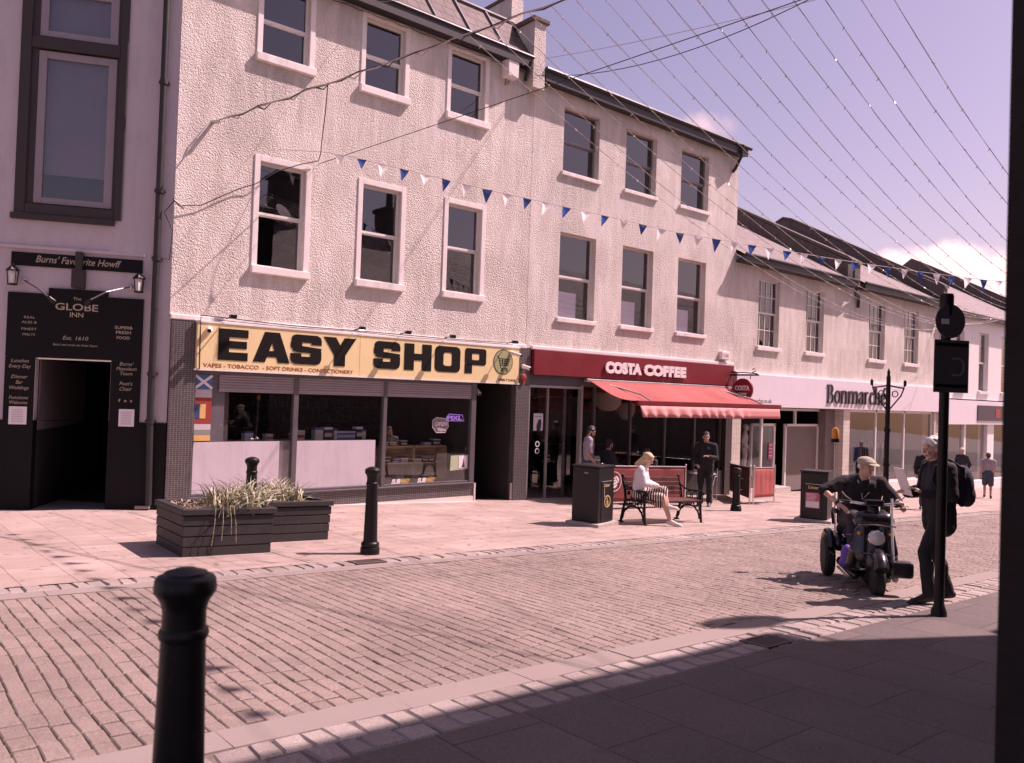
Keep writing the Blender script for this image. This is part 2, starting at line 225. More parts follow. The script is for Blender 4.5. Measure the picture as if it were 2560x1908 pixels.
# translucent flag cloth, and setts that differ stone by stone
for n_ in ('bunting_white', 'bunting_blue', 'awning_red'):
    t_ = MATS[n_].node_tree; b_ = t_.nodes['Principled BSDF']; o_ = [n for n in t_.nodes if n.type == 'OUTPUT_MATERIAL'][0]; tl = nd(t_, 'ShaderNodeBsdfTranslucent'); mx = nd(t_, 'ShaderNodeMixShader'); mx.inputs[0].default_value = .6 if n_ != 'awning_red' else .2
    c_ = b_.inputs['Base Color'].links[0].from_socket; t_.links.new(c_, tl.inputs[0]); t_.links.new(b_.outputs[0], mx.inputs[1]); t_.links.new(tl.outputs[0], mx.inputs[2]); t_.links.new(mx.outputs[0], o_.inputs[0])
def stones(name, c1, c2, c3, grain=.3):
    m, t, b = newmat(name); v = coords(t); g = nd(t, 'ShaderNodeNewGeometry'); c = ramp(t, g.outputs['Random Per Island'], [(.0, c1), (.55, c2), (1, c3)])
    c = mixc(t, 1, c, ramp(t, noise(t, v, 90, 3), [(.3, (1-grain,)*3), (.7, (1+grain*.8,)*3)]), 'MULTIPLY'); c = mixc(t, 1, c, ramp(t, noise(t, v, .7, 6, .7), [(.36, (.78, .77, .76)), (.6, (1.05, 1.03, 1.02))]), 'MULTIPLY')
    sp_ = noise(t, v, 9, 2); c = mixc(t, ramp(t, sp_, [(.74, (0, 0, 0)), (.77, (.6, .6, .6))]), c, (.09, .075, .07))
    t.links.new(c, b.inputs['Base Color']); b.inputs['Roughness'].default_value = .84; bump(t, b, noise(t, v, 110, 4), .5, .004)
stones('sett_road', (.25, .20, .168), (.27, .215, .182), (.295, .237, .203)); stones('sett_stone', (.29, .245, .218), (.33, .285, .255), (.38, .335, .30), .3)

for n_, c_ in (('black_iron', (.10, .06, .045)), ('timber_black', (.12, .10, .09)), ('black_gloss', (.06, .05, .045))):      # chipped and scuffed paint
    t_ = MATS[n_].node_tree; b_ = t_.nodes['Principled BSDF']; k_ = b_.inputs['Base Color'].links[0].from_socket; v_ = coords(t_, (9, 9, 4)); t_.links.new(mixc(t_, ramp(t_, noise(t_, v_, 3, 7, .75), [(.60, (0, 0, 0)), (.70, (.55, .55, .55))]), k_, c_), b_.inputs['Base Color'])
# ------------------------------------------------------------------ mesh helpers
class MB:
    def __init__(s): s.v = []; s.f = []
    def add(s, vs, fs): k = len(s.v); s.v += [tuple(p) for p in vs]; s.f += [tuple(i+k for i in q) for q in fs]; return s
    def box(s, x0, x1, y0, y1, z0, z1):
        return s.add([(x, y, z) for x in (x0, x1) for y in (y0, y1) for z in (z0, z1)], [(0, 1, 3, 2), (4, 6, 7, 5), (0, 4, 5, 1), (2, 3, 7, 6), (0, 2, 6, 4), (1, 5, 7, 3)])
    def quad(s, a, b, c, d): return s.add([a, b, c, d], [(0, 1, 2, 3)])
    def prism(s, pts, f0, f1):
        """2-d outline; f0 and f1 turn (u, v) into the points of its two ends"""
        n = len(pts); return s.add([f0(*p) for p in pts]+[f1(*p) for p in pts], [tuple(range(n))[::-1], tuple(range(n, 2*n))]+[(i, (i+1) % n, n+(i+1) % n, n+i) for i in range(n)])
    def plate(s, pts, y0, y1): return s.prism(pts, lambda u, v: (u, y0, v), lambda u, v: (u, y1, v))
    def slab(s, pts, z0, z1): return s.prism(pts, lambda u, v: (u, v, z0), lambda u, v: (u, v, z1))
    def ring(s, outer, inner, y0, y1):
        n = len(outer); P = [(u, y0, v) for u, v in outer]+[(u, y0, v) for u, v in inner]+[(u, y1, v) for u, v in outer]+[(u, y1, v) for u, v in inner]
        F = []
        for i in range(n):
            j = (i+1) % n; F += [(i, j, n+j, n+i), (2*n+j, 2*n+i, 3*n+i, 3*n+j), (i, 2*n+i, 2*n+j, j), (n+i, n+j, 3*n+j, 3*n+i)]
        return s.add(P, F)
    def lathe(s, prof, c=(0, 0, 0), n=24, ax=None):
        P = []; F = []; k = len(prof)
        q = V((0, 0, 1)).rotation_difference(V(ax)).to_matrix() if ax else M.Identity(3)
        for i in range(n):
            a = 2*pi*i/n
            for r, z in prof: P.append(tuple(V(c)+q @ V((r*cos(a), r*sin(a), z))))
        for i in range(n):
            j = (i+1) % n
            for t in range(k-1): F.append((i*k+t, j*k+t, j*k+t+1, i*k+t+1))
        F.append(tuple(i*k for i in range(n))[::-1]); F.append(tuple(i*k+k-1 for i in range(n)))
        return s.add(P, F)
    def cyl(s, a, b, r0, r1=None, n=14):
        a = V(a); b = V(b); d = b-a; return s.lathe([(r0, 0), (r1 if r1 is not None else r0, d.length)], a, n, d.normalized())
    def tube(s, pts, r, n=6, r1=None):
        pts = [V(p) for p in pts]; P = []; F = []; L = len(pts); ref = V((0, 0, 1))
        for i, p in enumerate(pts):
            d = (pts[min(i+1, L-1)]-pts[max(i-1, 0)]).normalized()
            if abs(d.z) > .95: ref = V((1, 0, 0))
            x = d.cross(ref).normalized(); y = x.cross(d); ref = y
            rr = r if r1 is None else r+(r1-r)*i/(L-1)
            for k in range(n): a = 2*pi*k/n; P.append(tuple(p+(x*cos(a)+y*sin(a))*rr))
        for i in range(L-1):
            for k in range(n): j = (k+1) % n; F.append((i*n+k, i*n+j, i*n+n+j, i*n+n+k))
        F += [tuple(range(n))[::-1], tuple(range((L-1)*n, L*n))]
        return s.add(P, F)
    def ell(s, c, r, n=14, rot=None):
        P = []; F = []; h = n//2; rot = rot or M.Identity(3)
        for i in range(h+1):
            t = pi*i/h
            for k in range(n):
                a = 2*pi*k/n; P.append(tuple(V(c)+rot @ V((r[0]*sin(t)*cos(a), r[1]*sin(t)*sin(a), r[2]*cos(t)))))
        for i in range(h):
            for k in range(n):
                j = (k+1) % n; F.append((i*n+k, i*n+n+k, i*n+n+j, i*n+j))
        return s.add(P, F)
    def cap(s, a, b, r0, r1=None, n=14):
        """tapered limb with round ends"""
        a = V(a); b = V(b); r1 = r0 if r1 is None else r1; d = b-a; L = max(d.length, 1e-5); pr = []
        for i in range(6): t = pi/2*i/5; pr.append((max(r0*sin(t), 1e-4), -r0*cos(t)))
        for i in range(6): t = pi/2*i/5; pr.append((max(r1*cos(t), 1e-4), L+r1*sin(t)))
        return s.lathe(pr, a, n, d.normalized() if L > 1e-4 else None)
    def xf(s, mtx): s.v = [tuple(mtx @ V(p)) for p in s.v]; return s
    def ribbon(s, pts, w, y0, y1, w1=None):
        """a stroke of a letter drawn in the x-z plane"""
        L = len(pts); A = []; B = []
        if isinstance(w, (list, tuple)): q = list(w); w = [q[min(len(q)-1, round(i*(len(q)-1)/max(1, L-1)))] for i in range(L)]
        for i, (x, z) in enumerate(pts):
            x0, z0 = pts[max(i-1, 0)]; x1, z1 = pts[min(i+1, L-1)]; dx, dz = x1-x0, z1-z0; l = math.hypot(dx, dz) or 1
            ww = (w[i] if isinstance(w, (list, tuple)) else w)/2
            A.append((x-dz/l*ww, z+dx/l*ww)); B.append((x+dz/l*ww, z-dx/l*ww))
        for i in range(L-1): s.plate([A[i], A[i+1], B[i+1], B[i]], y0, y1)
        return s
def mesh_of(name, mb, mats):
    me = bpy.data.meshes.new(name); me.from_pydata(mb.v, [], mb.f); me.validate()
    for q in (mats if isinstance(mats, (list, tuple)) else [mats]): me.materials.append(MATS[q] if isinstance(q, str) else q)
    b = bmesh.new(); b.from_mesh(me); bmesh.ops.recalc_face_normals(b, faces=b.faces); b.to_mesh(me); b.free()
    return me
def smooth(me, ang=40):
    for p in me.polygons: p.use_smooth = True
    try: me.set_sharp_from_angle(angle=R(ang))
    except Exception: pass
def obj(name, mb, mt, parent=None, sm=False, bev=0, world=False):
    """links one mesh object; with world=True its points are world points"""
    if world and parent: mb.xf(parent_mw(parent).inverted())
    me = mesh_of(name, mb, mt)
    if sm: smooth(me)
    o = bpy.data.objects.new(name, me); SC.collection.objects.link(o)
    if parent: o.parent = parent
    if bev:
        b = o.modifiers.new('bevel', 'BEVEL'); b.width = bev; b.segments = 2; b.limit_method = 'ANGLE'
    return o
def parent_mw(o):
    m = M.LocRotScale(o.location, o.rotation_euler, o.scale)
    return parent_mw(o.parent) @ m if o.parent else m
def tag(o, label, cat, group=None, kind=None):
    o['label'] = label; o['category'] = cat
    if group: o['group'] = group
    if kind: o['kind'] = kind
    return o
def thing(name, label, cat, loc=(0, 0, 0), rz=0, group=None):
    o = bpy.data.objects.new(name, None); o.empty_display_size = .2; SC.collection.objects.link(o); o.location = loc; o.rotation_euler = (0, 0, rz)
    return tag(o, label, cat, group)
def struct(name, mb, mt): o = obj(name, mb, mt); o['kind'] = 'structure'; return o
def kids(o): return [c for c in bpy.data.objects if c.parent == o]
KIDS = {}
def dup(root, loc, rz, label, group=None):
    r = root.copy(); SC.collection.objects.link(r); r.location = loc; r.rotation_euler = (0, 0, rz); r['label'] = label
    if group: r['group'] = group
    for ch in kids(root):
        c = ch.copy(); SC.collection.objects.link(c); c.parent = r
        for g in kids(ch): d = g.copy(); SC.collection.objects.link(d); d.parent = c
    return r
def text(s, size, y=0, depth=.004, bold=0, xs=1, shear=0, space=1, width=None):
    """lettering standing in the x-z plane, facing -y, from x=0, baseline z=0"""
    cu = bpy.data.curves.new('lettering', 'FONT'); cu.body = s; cu.size = size; cu.offset = bold; cu.shear = shear; cu.space_character = space; cu.resolution_u = 3
    o = bpy.data.objects.new('lettering', cu); SC.collection.objects.link(o); bpy.context.view_layer.update()
    me = o.evaluated_get(bpy.context.evaluated_depsgraph_get()).to_mesh(); vs = [v.co.copy() for v in me.vertices]; fs = [tuple(p.vertices) for p in me.polygons]
    bpy.data.objects.remove(o); bpy.data.curves.remove(cu)
    x0 = min(v.x for v in vs); x1 = max(v.x for v in vs); k = width/(x1-x0) if width else xs
    b = MB(); b.add([((v.x-x0)*k, y, v.y) for v in vs], fs); n = len(vs)
    cnt = {}
    for f in fs:
        for i in range(len(f)): e = (f[i], f[(i+1) % len(f)]); cnt[e] = 1
    b.v += [((v.x-x0)*k, y+depth, v.y) for v in vs]
    b.f += [(a, n+a, n+c, c) for (a, c) in cnt if (c, a) not in cnt]
    b.w = (x1-x0)*k
    return b
def shift(b, x=0, y=0, z=0): b.v = [(p[0]+x, p[1]+y, p[2]+z) for p in b.v]; return b
def merge(*bs):
    r = MB()
    for b in bs: r.add(b.v, b.f)
    return r
def wall(mb, x0, x1, z0, z1, holes, y, d):
    """a wall in the x-z plane at y with openings (hx0, hx1, hz0, hz1) whose sides run d deep"""
    xs = sorted({x0, x1}|{h[i] for h in holes for i in (0, 1)}); zs = sorted({z0, z1}|{h[i] for h in holes for i in (2, 3)})
    for i in range(len(xs)-1):
        for j in range(len(zs)-1):
            cx, cz = (xs[i]+xs[i+1])/2, (zs[j]+zs[j+1])/2
            if any(h[0] < cx < h[1] and h[2] < cz < h[3] for h in holes): continue
            mb.quad((xs[i], y, zs[j]), (xs[i+1], y, zs[j]), (xs[i+1], y, zs[j+1]), (xs[i], y, zs[j+1]))
    for a, b, c, e in holes:
        mb.quad((a, y, c), (a, y, e), (a, y+d, e), (a, y+d, c)); mb.quad((b, y, c), (b, y+d, c), (b, y+d, e), (b, y, e))
        mb.quad((a, y, e), (b, y, e), (b, y+d, e), (a, y+d, e)); mb.quad((a, y, c), (a, y+d, c), (b, y+d, c), (b, y, c))
    return mb
def room(mb, x0, x1, y0, y1, z0, z1):
    """the inside of a box, open towards -y"""
    mb.quad((x0, y1, z0), (x1, y1, z0), (x1, y1, z1), (x0, y1, z1)); mb.quad((x0, y0, z0), (x0, y1, z0), (x0, y1, z1), (x0, y0, z1)); mb.quad((x1, y0, z0), (x1, y1, z0), (x1, y1, z1), (x1, y0, z1))
    mb.quad((x0, y0, z0), (x1, y0, z0), (x1, y1, z0), (x0, y1, z0)); mb.quad((x0, y0, z1), (x1, y0, z1), (x1, y1, z1), (x0, y1, z1)); return mb
def catenary(p, q, sag, n=16): return [tuple(V(p).lerp(V(q), i/n)-V((0, 0, sag*4*(i/n)*(1-i/n)))) for i in range(n+1)]
def circ(cx, cz, r, n=28, rz=None): return [(cx+r*cos(2*pi*i/n), cz+(rz or r)*sin(2*pi*i/n)) for i in range(n)]
def window(parent, x0, x1, z0, z1, zm, y=H0, dep=.17, frame='sash_white', fw=.045, surround=0, sillh=.13, sillp=.09, sillx=.07, bars=None, blind=None, sillm='paint_sill'):
    """sash window in an opening: frame > pane, sill, surround"""
    f = MB(); yy = y+dep
    for (a, b, c, e, o) in ((x0, x1, zm, z1, -.03), (x0, x1, z0, zm+.02, 0)):
        f.box(a, a+fw, yy+o-.03, yy+o+.015, c, e).box(b-fw, b, yy+o-.03, yy+o+.015, c, e).box(a+fw, b-fw, yy+o-.03, yy+o+.014, c, c+fw).box(a+fw, b-fw, yy+o-.03, yy+o+.014, e-fw, e)
        if bars:
            for i in range(1, bars[0]): x = a+(b-a)*i/bars[0]; f.box(x-.011, x+.011, yy+o-.026, yy+o+.012, c+fw, e-fw)
            for i in range(1, bars[1]): z = c+(e-c)*i/bars[1]; f.box(a+fw, b-fw, yy+o-.025, yy+o+.011, z-.011, z+.011)
    fo = obj('window', f, frame, parent, world=True)
    g = MB(); g.quad((x0, yy-.035, zm), (x1, yy-.035, zm), (x1, yy-.035, z1), (x0, yy-.035, z1)); g.quad((x0, yy-.003, z0), (x1, yy-.003, z0), (x1, yy-.003, zm), (x0, yy-.003, zm))
    obj('pane', g, GLASS, fo, world=True)
    s = MB(); s.box(x0-sillx, x1+sillx, y-sillp, y+dep-.035, z0-sillh, z0-.002); obj('sill', s, sillm, fo, bev=.01, world=True)
    if surround:
        s = MB(); k = surround; s.box(x0-k, x0+.002, y-.02, y+.03, z0-.001, z1+k).box(x1-.002, x1+k, y-.02, y+.03, z0-.001, z1+k).box(x0+.003, x1-.003, y-.02, y+.03, z1-.002, z1+k)
        obj('surround', s, 'paint_smooth', fo, bev=.006, world=True)
    if blind:
        s = MB(); s.box(*blind, yy+.004, yy+.014, z0, z0+(zm-z0)*.66); obj('blind', s, 'film_lilac', fo, world=True)
    return fo
# ------------------------------------------------------------------ the ground
def sheet(name, x0, x1, y0, y1, mt, dz=0):
    b = MB(); b.quad(*[(x, y, gz(x, y)+dz) for x, y in ((x0, y0), (x1, y0), (x1, y1), (x0, y1))]); return struct(name, b, mt)
sheet('ground', -300, 500, -300, 400, 'kerb_stone', -.03)
sheet('road', -60, 140, 4.08, 7.87, 'soil', -.011); sheet('road_beyond', 46, 140, 4.085, 7.865, 'setts', -.008)
sheet('pavement_by_shops', -60, 140, 8.36, 14.6, 'slabs', .006)
sheet('near_pavement', -60, 140, -14, 3.42, 'slabs_near_shaded', .006)
def kerb(name, y0, y1, L, seed):
    rnd = random.Random(seed); b = MB(); x = -12
    while x < 60:
        l = L*rnd.uniform(.85, 1.2); h = rnd.uniform(.0, .006); p = [(x+.004, y0), (x+l-.004, y0), (x+l-.004, y1), (x, y1)]
        b.prism(p, lambda u, v: (u, v, gz(u, v)-.05), lambda u, v: (u, v, gz(u, v)+h)); x += l
    o = struct(name, b, 'kerb_stone'); return o
kerb('kerb_stones_by_shops', 7.865, 8.095, .95, 1); kerb('kerb_stones_near', 3.835, 4.085, 1.0, 2)
def cobbles(name, y0, y1, rows, L, mt, seed, x1=60):
    """the strip of single pale setts between kerb and slabs, each with its own tilt"""
    rnd = random.Random(seed); b = MB(); dy = (y1-y0)/rows
    for r_ in range(rows):
        x = -8+rnd.random()*.1
        while x < x1:
            l = L*rnd.uniform(.7, 1.35); g = .008; h = rnd.uniform(-.004, .006); c = .012; g = .006; a0 = y0+dy*r_+g; a1 = y0+dy*(r_+1)-g; k = [rnd.uniform(-.018, .018) for _ in range(8)]
            q = [(x+g+k[0], a0+k[1]*.5), (x+l-g+k[2], a0+k[3]*.5), (x+l-g+k[4], a1+k[5]*.5), (x+g+k[6], a1+k[7]*.5)]; cx = sum(p[0] for p in q)/4; cy = sum(p[1] for p in q)/4
            lo = [(u, v, gz(u, v)-.04) for u, v in q]; mid = [(u, v, gz(u, v)-.004+h) for u, v in q]; top = [(cx+(u-cx)*.86, cy+(v-cy)*.86, gz(u, v)+h+.008) for u, v in q]
            n = len(b.v); b.v += lo+mid+top
            for i in range(4): j = (i+1) % 4; b.f += [(n+i, n+j, n+4+j, n+4+i), (n+4+i, n+4+j, n+8+j, n+8+i)]
            b.f.append((n+8, n+9, n+10, n+11)); x += l
    return struct(name, b, mt)
cobbles('sett_strip_by_shops', 8.10, 8.355, 1, .155, 'sett_stone', 3); cobbles('sett_strip_near', 3.42, 3.83, 2, 1.0*.155, 'sett_stone', 4, 30)
sheet('joint_bed', -60, 140, 3.40, 3.84, 'joint_sand', -.003); sheet('joint_bed_by_shops', -60, 140, 8.09, 8.37, 'joint_sand', -.006)
# the road: every sett its own stone, in courses that run across the street and wander a little
rnd = random.Random(11); b = MB(); x = -7.0
while x < 46:
    wd = .107*rnd.uniform(.93, 1.07); y = 4.10-rnd.random()*.18
    off = lambda yy, xx: .016*sin(yy*1.1+xx*.35)+.006*sin(yy*3.1+xx*.8+1)
    while y < 7.85:
        L = .205*rnd.uniform(.82, 1.18); ya, yb = max(y+.0065, 4.092), min(y+L-.0065, 7.858); y += L
        if yb-ya < .04: continue
        h = rnd.uniform(-.0025, .0015); tx, ty = rnd.uniform(-.024, .024), rnd.uniform(-.014, .014); g = .0016+rnd.uniform(0, .0024); j = [rnd.uniform(-.0045, .0045) for _ in range(4)]
        q = [(x+g+off(ya, x)+j[0], ya), (x+wd-g+off(ya, x)+j[1], ya), (x+wd-g+off(yb, x)+j[2], yb), (x+g+off(yb, x)+j[3], yb)]; cx = sum(p[0] for p in q)/4; cy = (ya+yb)/2; n = len(b.v)
        for k, dz in ((1, -.035), (1, -.006), (0, 0)):
            for (u, v) in q: uu, vv = (u, v) if k else (u+(.007 if u < cx else -.007), v+(.009 if v < cy else -.009)); b.v.append((uu, vv, gz(uu, vv)+dz+(h+tx*(uu-cx)+ty*(vv-cy) if dz > -.03 else 0)))
        for i in range(4): j_ = (i+1) % 4; b.f += [(n+i, n+j_, n+4+j_, n+4+i), (n+4+i, n+4+j_, n+8+j_, n+8+i)]
        b.f.append((n+8, n+9, n+10, n+11))
    x += wd
struct('road_setts', b, 'sett_road')
# a narrow channel of setts across the pavement
b = MB(); n = 46
for i in range(n):
    t0, t1 = i/n, (i+.86)/n; xa, ya, xb, yb = 3.78+.47*t0, 14.0-5.6*t0, 3.78+.47*t1, 14.0-5.6*t1
    b.prism([(xa-.06, ya), (xa+.06, ya), (xb+.06, yb), (xb-.06, yb)], lambda u, v: (u, v, gz(u, v)-.03), lambda u, v: (u, v, gz(u, v)+.011))
struct('drain_channel', b, 'sett_stone')
def grate(label, x0, x1, y0, y1, n):
    b = MB(); z = gz((x0+x1)/2, (y0+y1)/2)+.012; t = thing('drain_grate', label, 'drain cover', ((x0+x1)/2, (y0+y1)/2, z), -KX*0, 'drain covers in the sett strips'); hx, hy = (x1-x0)/2, (y1-y0)/2
    t.rotation_euler = (-KY, KX, 0)
    b.box(-hx, hx, -hy, -hy+.025, -.02, .006).box(-hx, hx, hy-.025, hy, -.02, .006).box(-hx, -hx+.025, -hy+.025, hy-.025, -.02, .006).box(hx-.025, hx, -hy+.025, hy-.025, -.02, .006)
    obj('frame', b, 'iron_rust', t); c = MB()
    for i in range(n): x = -hx+.03+(2*hx-.06)*(i+.5)/n; c.box(x-.009, x+.009, -hy+.026, hy-.026, -.02, .003)
    obj('bar', c, 'iron_rust', t); d = MB(); d.box(-hx, hx, -hy, hy, -.022, -.015); obj('pit', d, 'dark_room', t)
grate('small iron drain grate in the sett strip beside the bollard', 4.62, 5.02, 8.1, 8.32, 11)
grate('iron drain grate half in shade at the edge of the foreground pavement', 5.60, 5.98, 3.44, 3.70, 9)

# ------------------------------------------------------------------ the building over the yellow shop
FY = H0
shop = thing('shop_building', 'tall cream roughcast building over the yellow shop sign with framed sash windows', 'building', (8.3, 14.2, -.5))
UPX = [(5.74, 6.67), (7.87, 8.80), (9.97, 10.92)]
holes = [(a, b, 7.69, 9.10) for a, b in UPX]+[(a+.05, b+.03, 3.80, 5.73) for a, b in UPX]
mb = MB(); wall(mb, 4.31, 12.385, 2.70, 9.5, holes, FY, .17)
mb.quad((4.31, FY, 2.70), (4.31, 24, 2.70), (4.31, 24, 9.5), (4.31, FY, 9.5)).quad((12.385, FY, 2.7), (12.385, 24, 2.7), (12.385, 24, 9.5), (12.385, FY, 9.5)).quad((4.31, 24, -1), (12.385, 24, -1), (12.385, 24, 9.5), (4.31, 24, 9.5))
obj('wall', mb, 'roughcast', shop, world=True)
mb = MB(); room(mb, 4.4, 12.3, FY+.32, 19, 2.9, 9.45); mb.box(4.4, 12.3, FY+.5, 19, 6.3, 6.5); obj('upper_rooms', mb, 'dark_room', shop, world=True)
for i, (a, b) in enumerate(UPX):
    window(shop, a, b, 7.69, 9.10, 8.35, surround=.10, sillx=.12, sillh=.15, frame='sash_grey' if 0 else 'sash_white')
    window(shop, a+.05, b+.03, 3.80, 5.73, 4.77, surround=.105, sillx=.115, sillh=.14)
mb = MB(); mb.plate([(4.31, 2.70), (12.385, 2.70), (12.385, 2.79), (4.31, 2.79)], FY-.05, FY+.03); obj('drip_ledge', mb, 'paint_sill', shop, world=True, bev=.015)
# eaves gutter, mansard of brown tiles with lead rolls, raised skew block
mb = MB(); mb.box(4.31, 12.1, 13.96, FY+.02, 9.22, 9.31).box(4.31, 12.1, 13.925, 13.97, 9.20, 9.44).tube([(4.31, 13.935, 9.44), (12.1, 13.935, 9.44)], .045, 8); obj('gutter', mb, 'gutter_black', shop, world=True)
mb = MB(); mb.quad((4.31, 13.95, 9.42), (12.1, 13.95, 9.42), (12.1, 14.75, 10.5), (4.31, 14.75, 10.5)).quad((4.31, 14.75, 10.5), (12.1, 14.75, 10.5), (12.1, 24, 11.0), (4.31, 24, 11.0)); mb.quad((4.31, 13.95, 9.42), (4.31, 14.75, 10.5), (4.31, 24, 11), (4.31, 24, 9.4)); obj('roof', mb, 'slate_brown', shop, world=True)
mb = MB()
for k in range(9): x = 4.8+k*.92; mb.tube([(x, 13.98, 9.46), (x, 14.74, 10.50)], .05, 6)
mb.tube([(4.31, 14.75, 10.52), (12.1, 14.75, 10.52)], .06, 6); mb.box(4.31, 12.1, 13.93, 13.98, 9.40, 9.50); obj('roof_roll', mb, 'lead', shop, world=True)
mb = MB(); mb.box(12.10, 12.46, 13.93, 14.8, 8.78, 10.32).box(12.10, 12.46, 14.8, 24, 9.3, 11.2); obj('skew_block', mb, 'roughcast', shop, world=True); mb = MB(); mb.box(12.03, 12.53, 13.87, 14.9, 10.32, 10.42); mb.box(12.06, 12.5, 14.9, 24, 11.2, 11.28); obj('coping', mb, 'stone_dark', shop, world=True, bev=.015)
mb = MB(); mb.tube([(11.96, 13.85, 9.3), (11.97, 13.95, 9.12), (12.0, 14.08, 9.05), (12.02, 14.12, 8.93)], .04, 8); obj('downpipe', mb, 'gutter_black', shop, world=True)
mb = MB()
for k in range(60): a = 4.31+8.07*k/60; z = 9.16+.015*sin(k*1.7); mb.cap((a, 14.18, z), (a+8.07/60, 14.18, 9.16+.015*sin((k+1)*1.7)), .006, n=5)
obj('eaves_cable', mb, 'cable_black', shop, world=True)
# ground floor: pillars, glazing, stall riser, shutters, lobby
for x0, x1 in ((4.34, 4.76), (12.10, 12.52)):
    mb = MB(); mb.box(x0, x1, FY-.04, FY+.35, gz(x0, FY)-.06, 2.695); obj('pillar', mb, 'mosaic', shop, world=True)
mb = MB(); mb.box(4.76, 10.99, FY+.02, FY+.30, gz(8, FY)-.25, -.405); obj('stall_riser', mb, 'mosaic', shop, world=True)
mb = MB(); mb.box(4.76, 10.975, FY-.03, FY+.30, -.405, -.372); obj('window_ledge', mb, 'alu_dark', shop, world=True, bev=.006)
mb = MB(); mb.box(4.76, 11.0, FY-.0, FY+.019, gz(8, FY)-.3, gz(8, FY)+.02); mb.prism([(4.7, 0), (11.02, 0)]+[(11.02-i*.79, -(.10+.03*sin(i*2.1))) for i in range(9)], lambda u, v: (u, FY+v, gz(u, FY+v)-.02), lambda u, v: (u, FY+v, gz(u, FY+v)+.016)); obj('cement_fillet', mb, 'cement_pale', shop, world=True)
mb = MB()
for a, b in ((4.76, 4.80), (6.63, 6.73), (8.595, 8.68), (10.86, 10.99)): mb.box(a, b, FY+.015, FY+.13, -.372, 1.86)
mb.box(4.76, 10.99, FY+.02, FY+.12, 1.79, 1.875)
for a, b in ((4.80, 6.63), (6.73, 8.595), (8.68, 10.86)): mb.box(a, b, FY+.03, FY+.11, -.372, -.33)
obj('window_mullions', mb, 'alu_dark', shop, world=True, bev=.006)
for a, b in ((5.22, 6.63), (6.73, 8.595), (8.68, 10.86)):
    mb = MB(); n = 6
    for k in range(n): z = 1.51+k*.047; mb.prism([(0, 0), (-.018, .012), (-.018, .035), (0, .047)], lambda u, v, z=z, a=a: (a, FY+.05+u, z+v), lambda u, v, z=z, b=b: (b, FY+.05+u, z+v))
    mb.box(a, b, FY+.045, FY+.07, 1.48, 1.51); obj('roller_shutter', mb, 'shutter_grey', shop, world=True)
mb = MB(); mb.quad((4.80, FY+.08, -.33), (10.86, FY+.08, -.33), (10.86, FY+.08, 1.79), (4.80, FY+.08, 1.79)); obj('shop_window', mb, SHOPGLASS, shop, world=True)
mb = MB(); mb.box(5.10, 5.34, FY+.085, FY+.10, .59, 1.79).box(6.40, 6.63, FY+.086, FY+.10, -.33, .585); obj('grey_panel', mb, 'shutter_grey', shop, world=True)
for a, b in ((4.80, 6.40), (6.73, 8.46)):
    mb = MB(); mb.box(a, b, FY+.064, FY+.074, -.325, .585); obj('window_film', mb, 'film_white', shop, world=True)
# the strip of signal-flag stickers by the pillar
fl = thing('flag_sticker_strip', 'upright strip of flag stickers with a blue saltire at its top inside the shop window', 'sticker', (4.95, FY+.066, .59)); zf = lambda y: 1.78-(y-430)/420*1.19
fx0, fx1 = 4.80, 5.10
for nm, a, b, mt in (('blue_panel', 430, 525, 'blue_flag'), ('white_panel', 525, 575, 'film_white'), ('red_panel', 575, 740, 'red_flag'), ('white_panel', 740, 776, 'film_white'), ('grey_panel', 776, 809, 'grey_flag'), ('orange_panel', 809, 845, 'orange_flag')):
    mb = MB(); mb.box(fx0, fx1, FY+.06, FY+.066, zf(b)+.001, zf(a)); obj(nm, mb, mt, fl, world=True)
mb = MB(); zc = (zf(430)+zf(525))/2; hz = (zf(430)-zf(525))/2; mb.ribbon([(fx0, zc-hz+.02), (fx1, zc+hz-.02)], .045, FY+.055, FY+.059); mb.ribbon([(fx0, zc+hz-.02), (fx1, zc-hz+.02)], .045, FY+.0545, FY+.0585); obj('saltire', mb, 'letter_white', fl, world=True)
mb = MB(); mb.box(fx0, fx0+.10, FY+.055, FY+.059, zf(705), zf(615)); obj('navy_block', mb, 'navy_flag', fl, world=True); mb = MB(); mb.box(fx0+.10, fx0+.20, FY+.055, FY+.059, zf(705), zf(615)); obj('orange_block', mb, 'orange_flag', fl, world=True)
# lobby beside the window
mb = MB(); room(mb, 10.992, 12.099, FY+.131, FY+2.6, gz(11.5, FY)-.04, 1.9); obj('lobby', mb, 'mosaic_dark', shop, world=True)
mb = MB(); mb.box(11.15, 11.98, FY+2.5, FY+2.56, gz(11.5, FY), 1.2); obj('lobby_door', mb, 'black_gloss', shop, world=True)
mb = MB(); mb.box(10.99, 11.03, FY-.01, FY+.02, gz(11, FY)-.02, -.40); mb.box(12.06, 12.1, FY-.01, FY+.02, gz(12, FY)-.03, -.45); obj('corner_strip', mb, 'cement_pale', shop, world=True)
# inside the shop
mb = MB(); room(mb, 4.5, 10.985, FY+.32, 18.2, -.55, 1.88); obj('shop_room', mb, 'dark_room_warm', shop, world=True)
mb = MB(); mb.box(5.34, 5.46, FY+.2, FY+.9, -.5, 1.5); obj('inner_panel', mb, 'pale_room', shop, world=True)

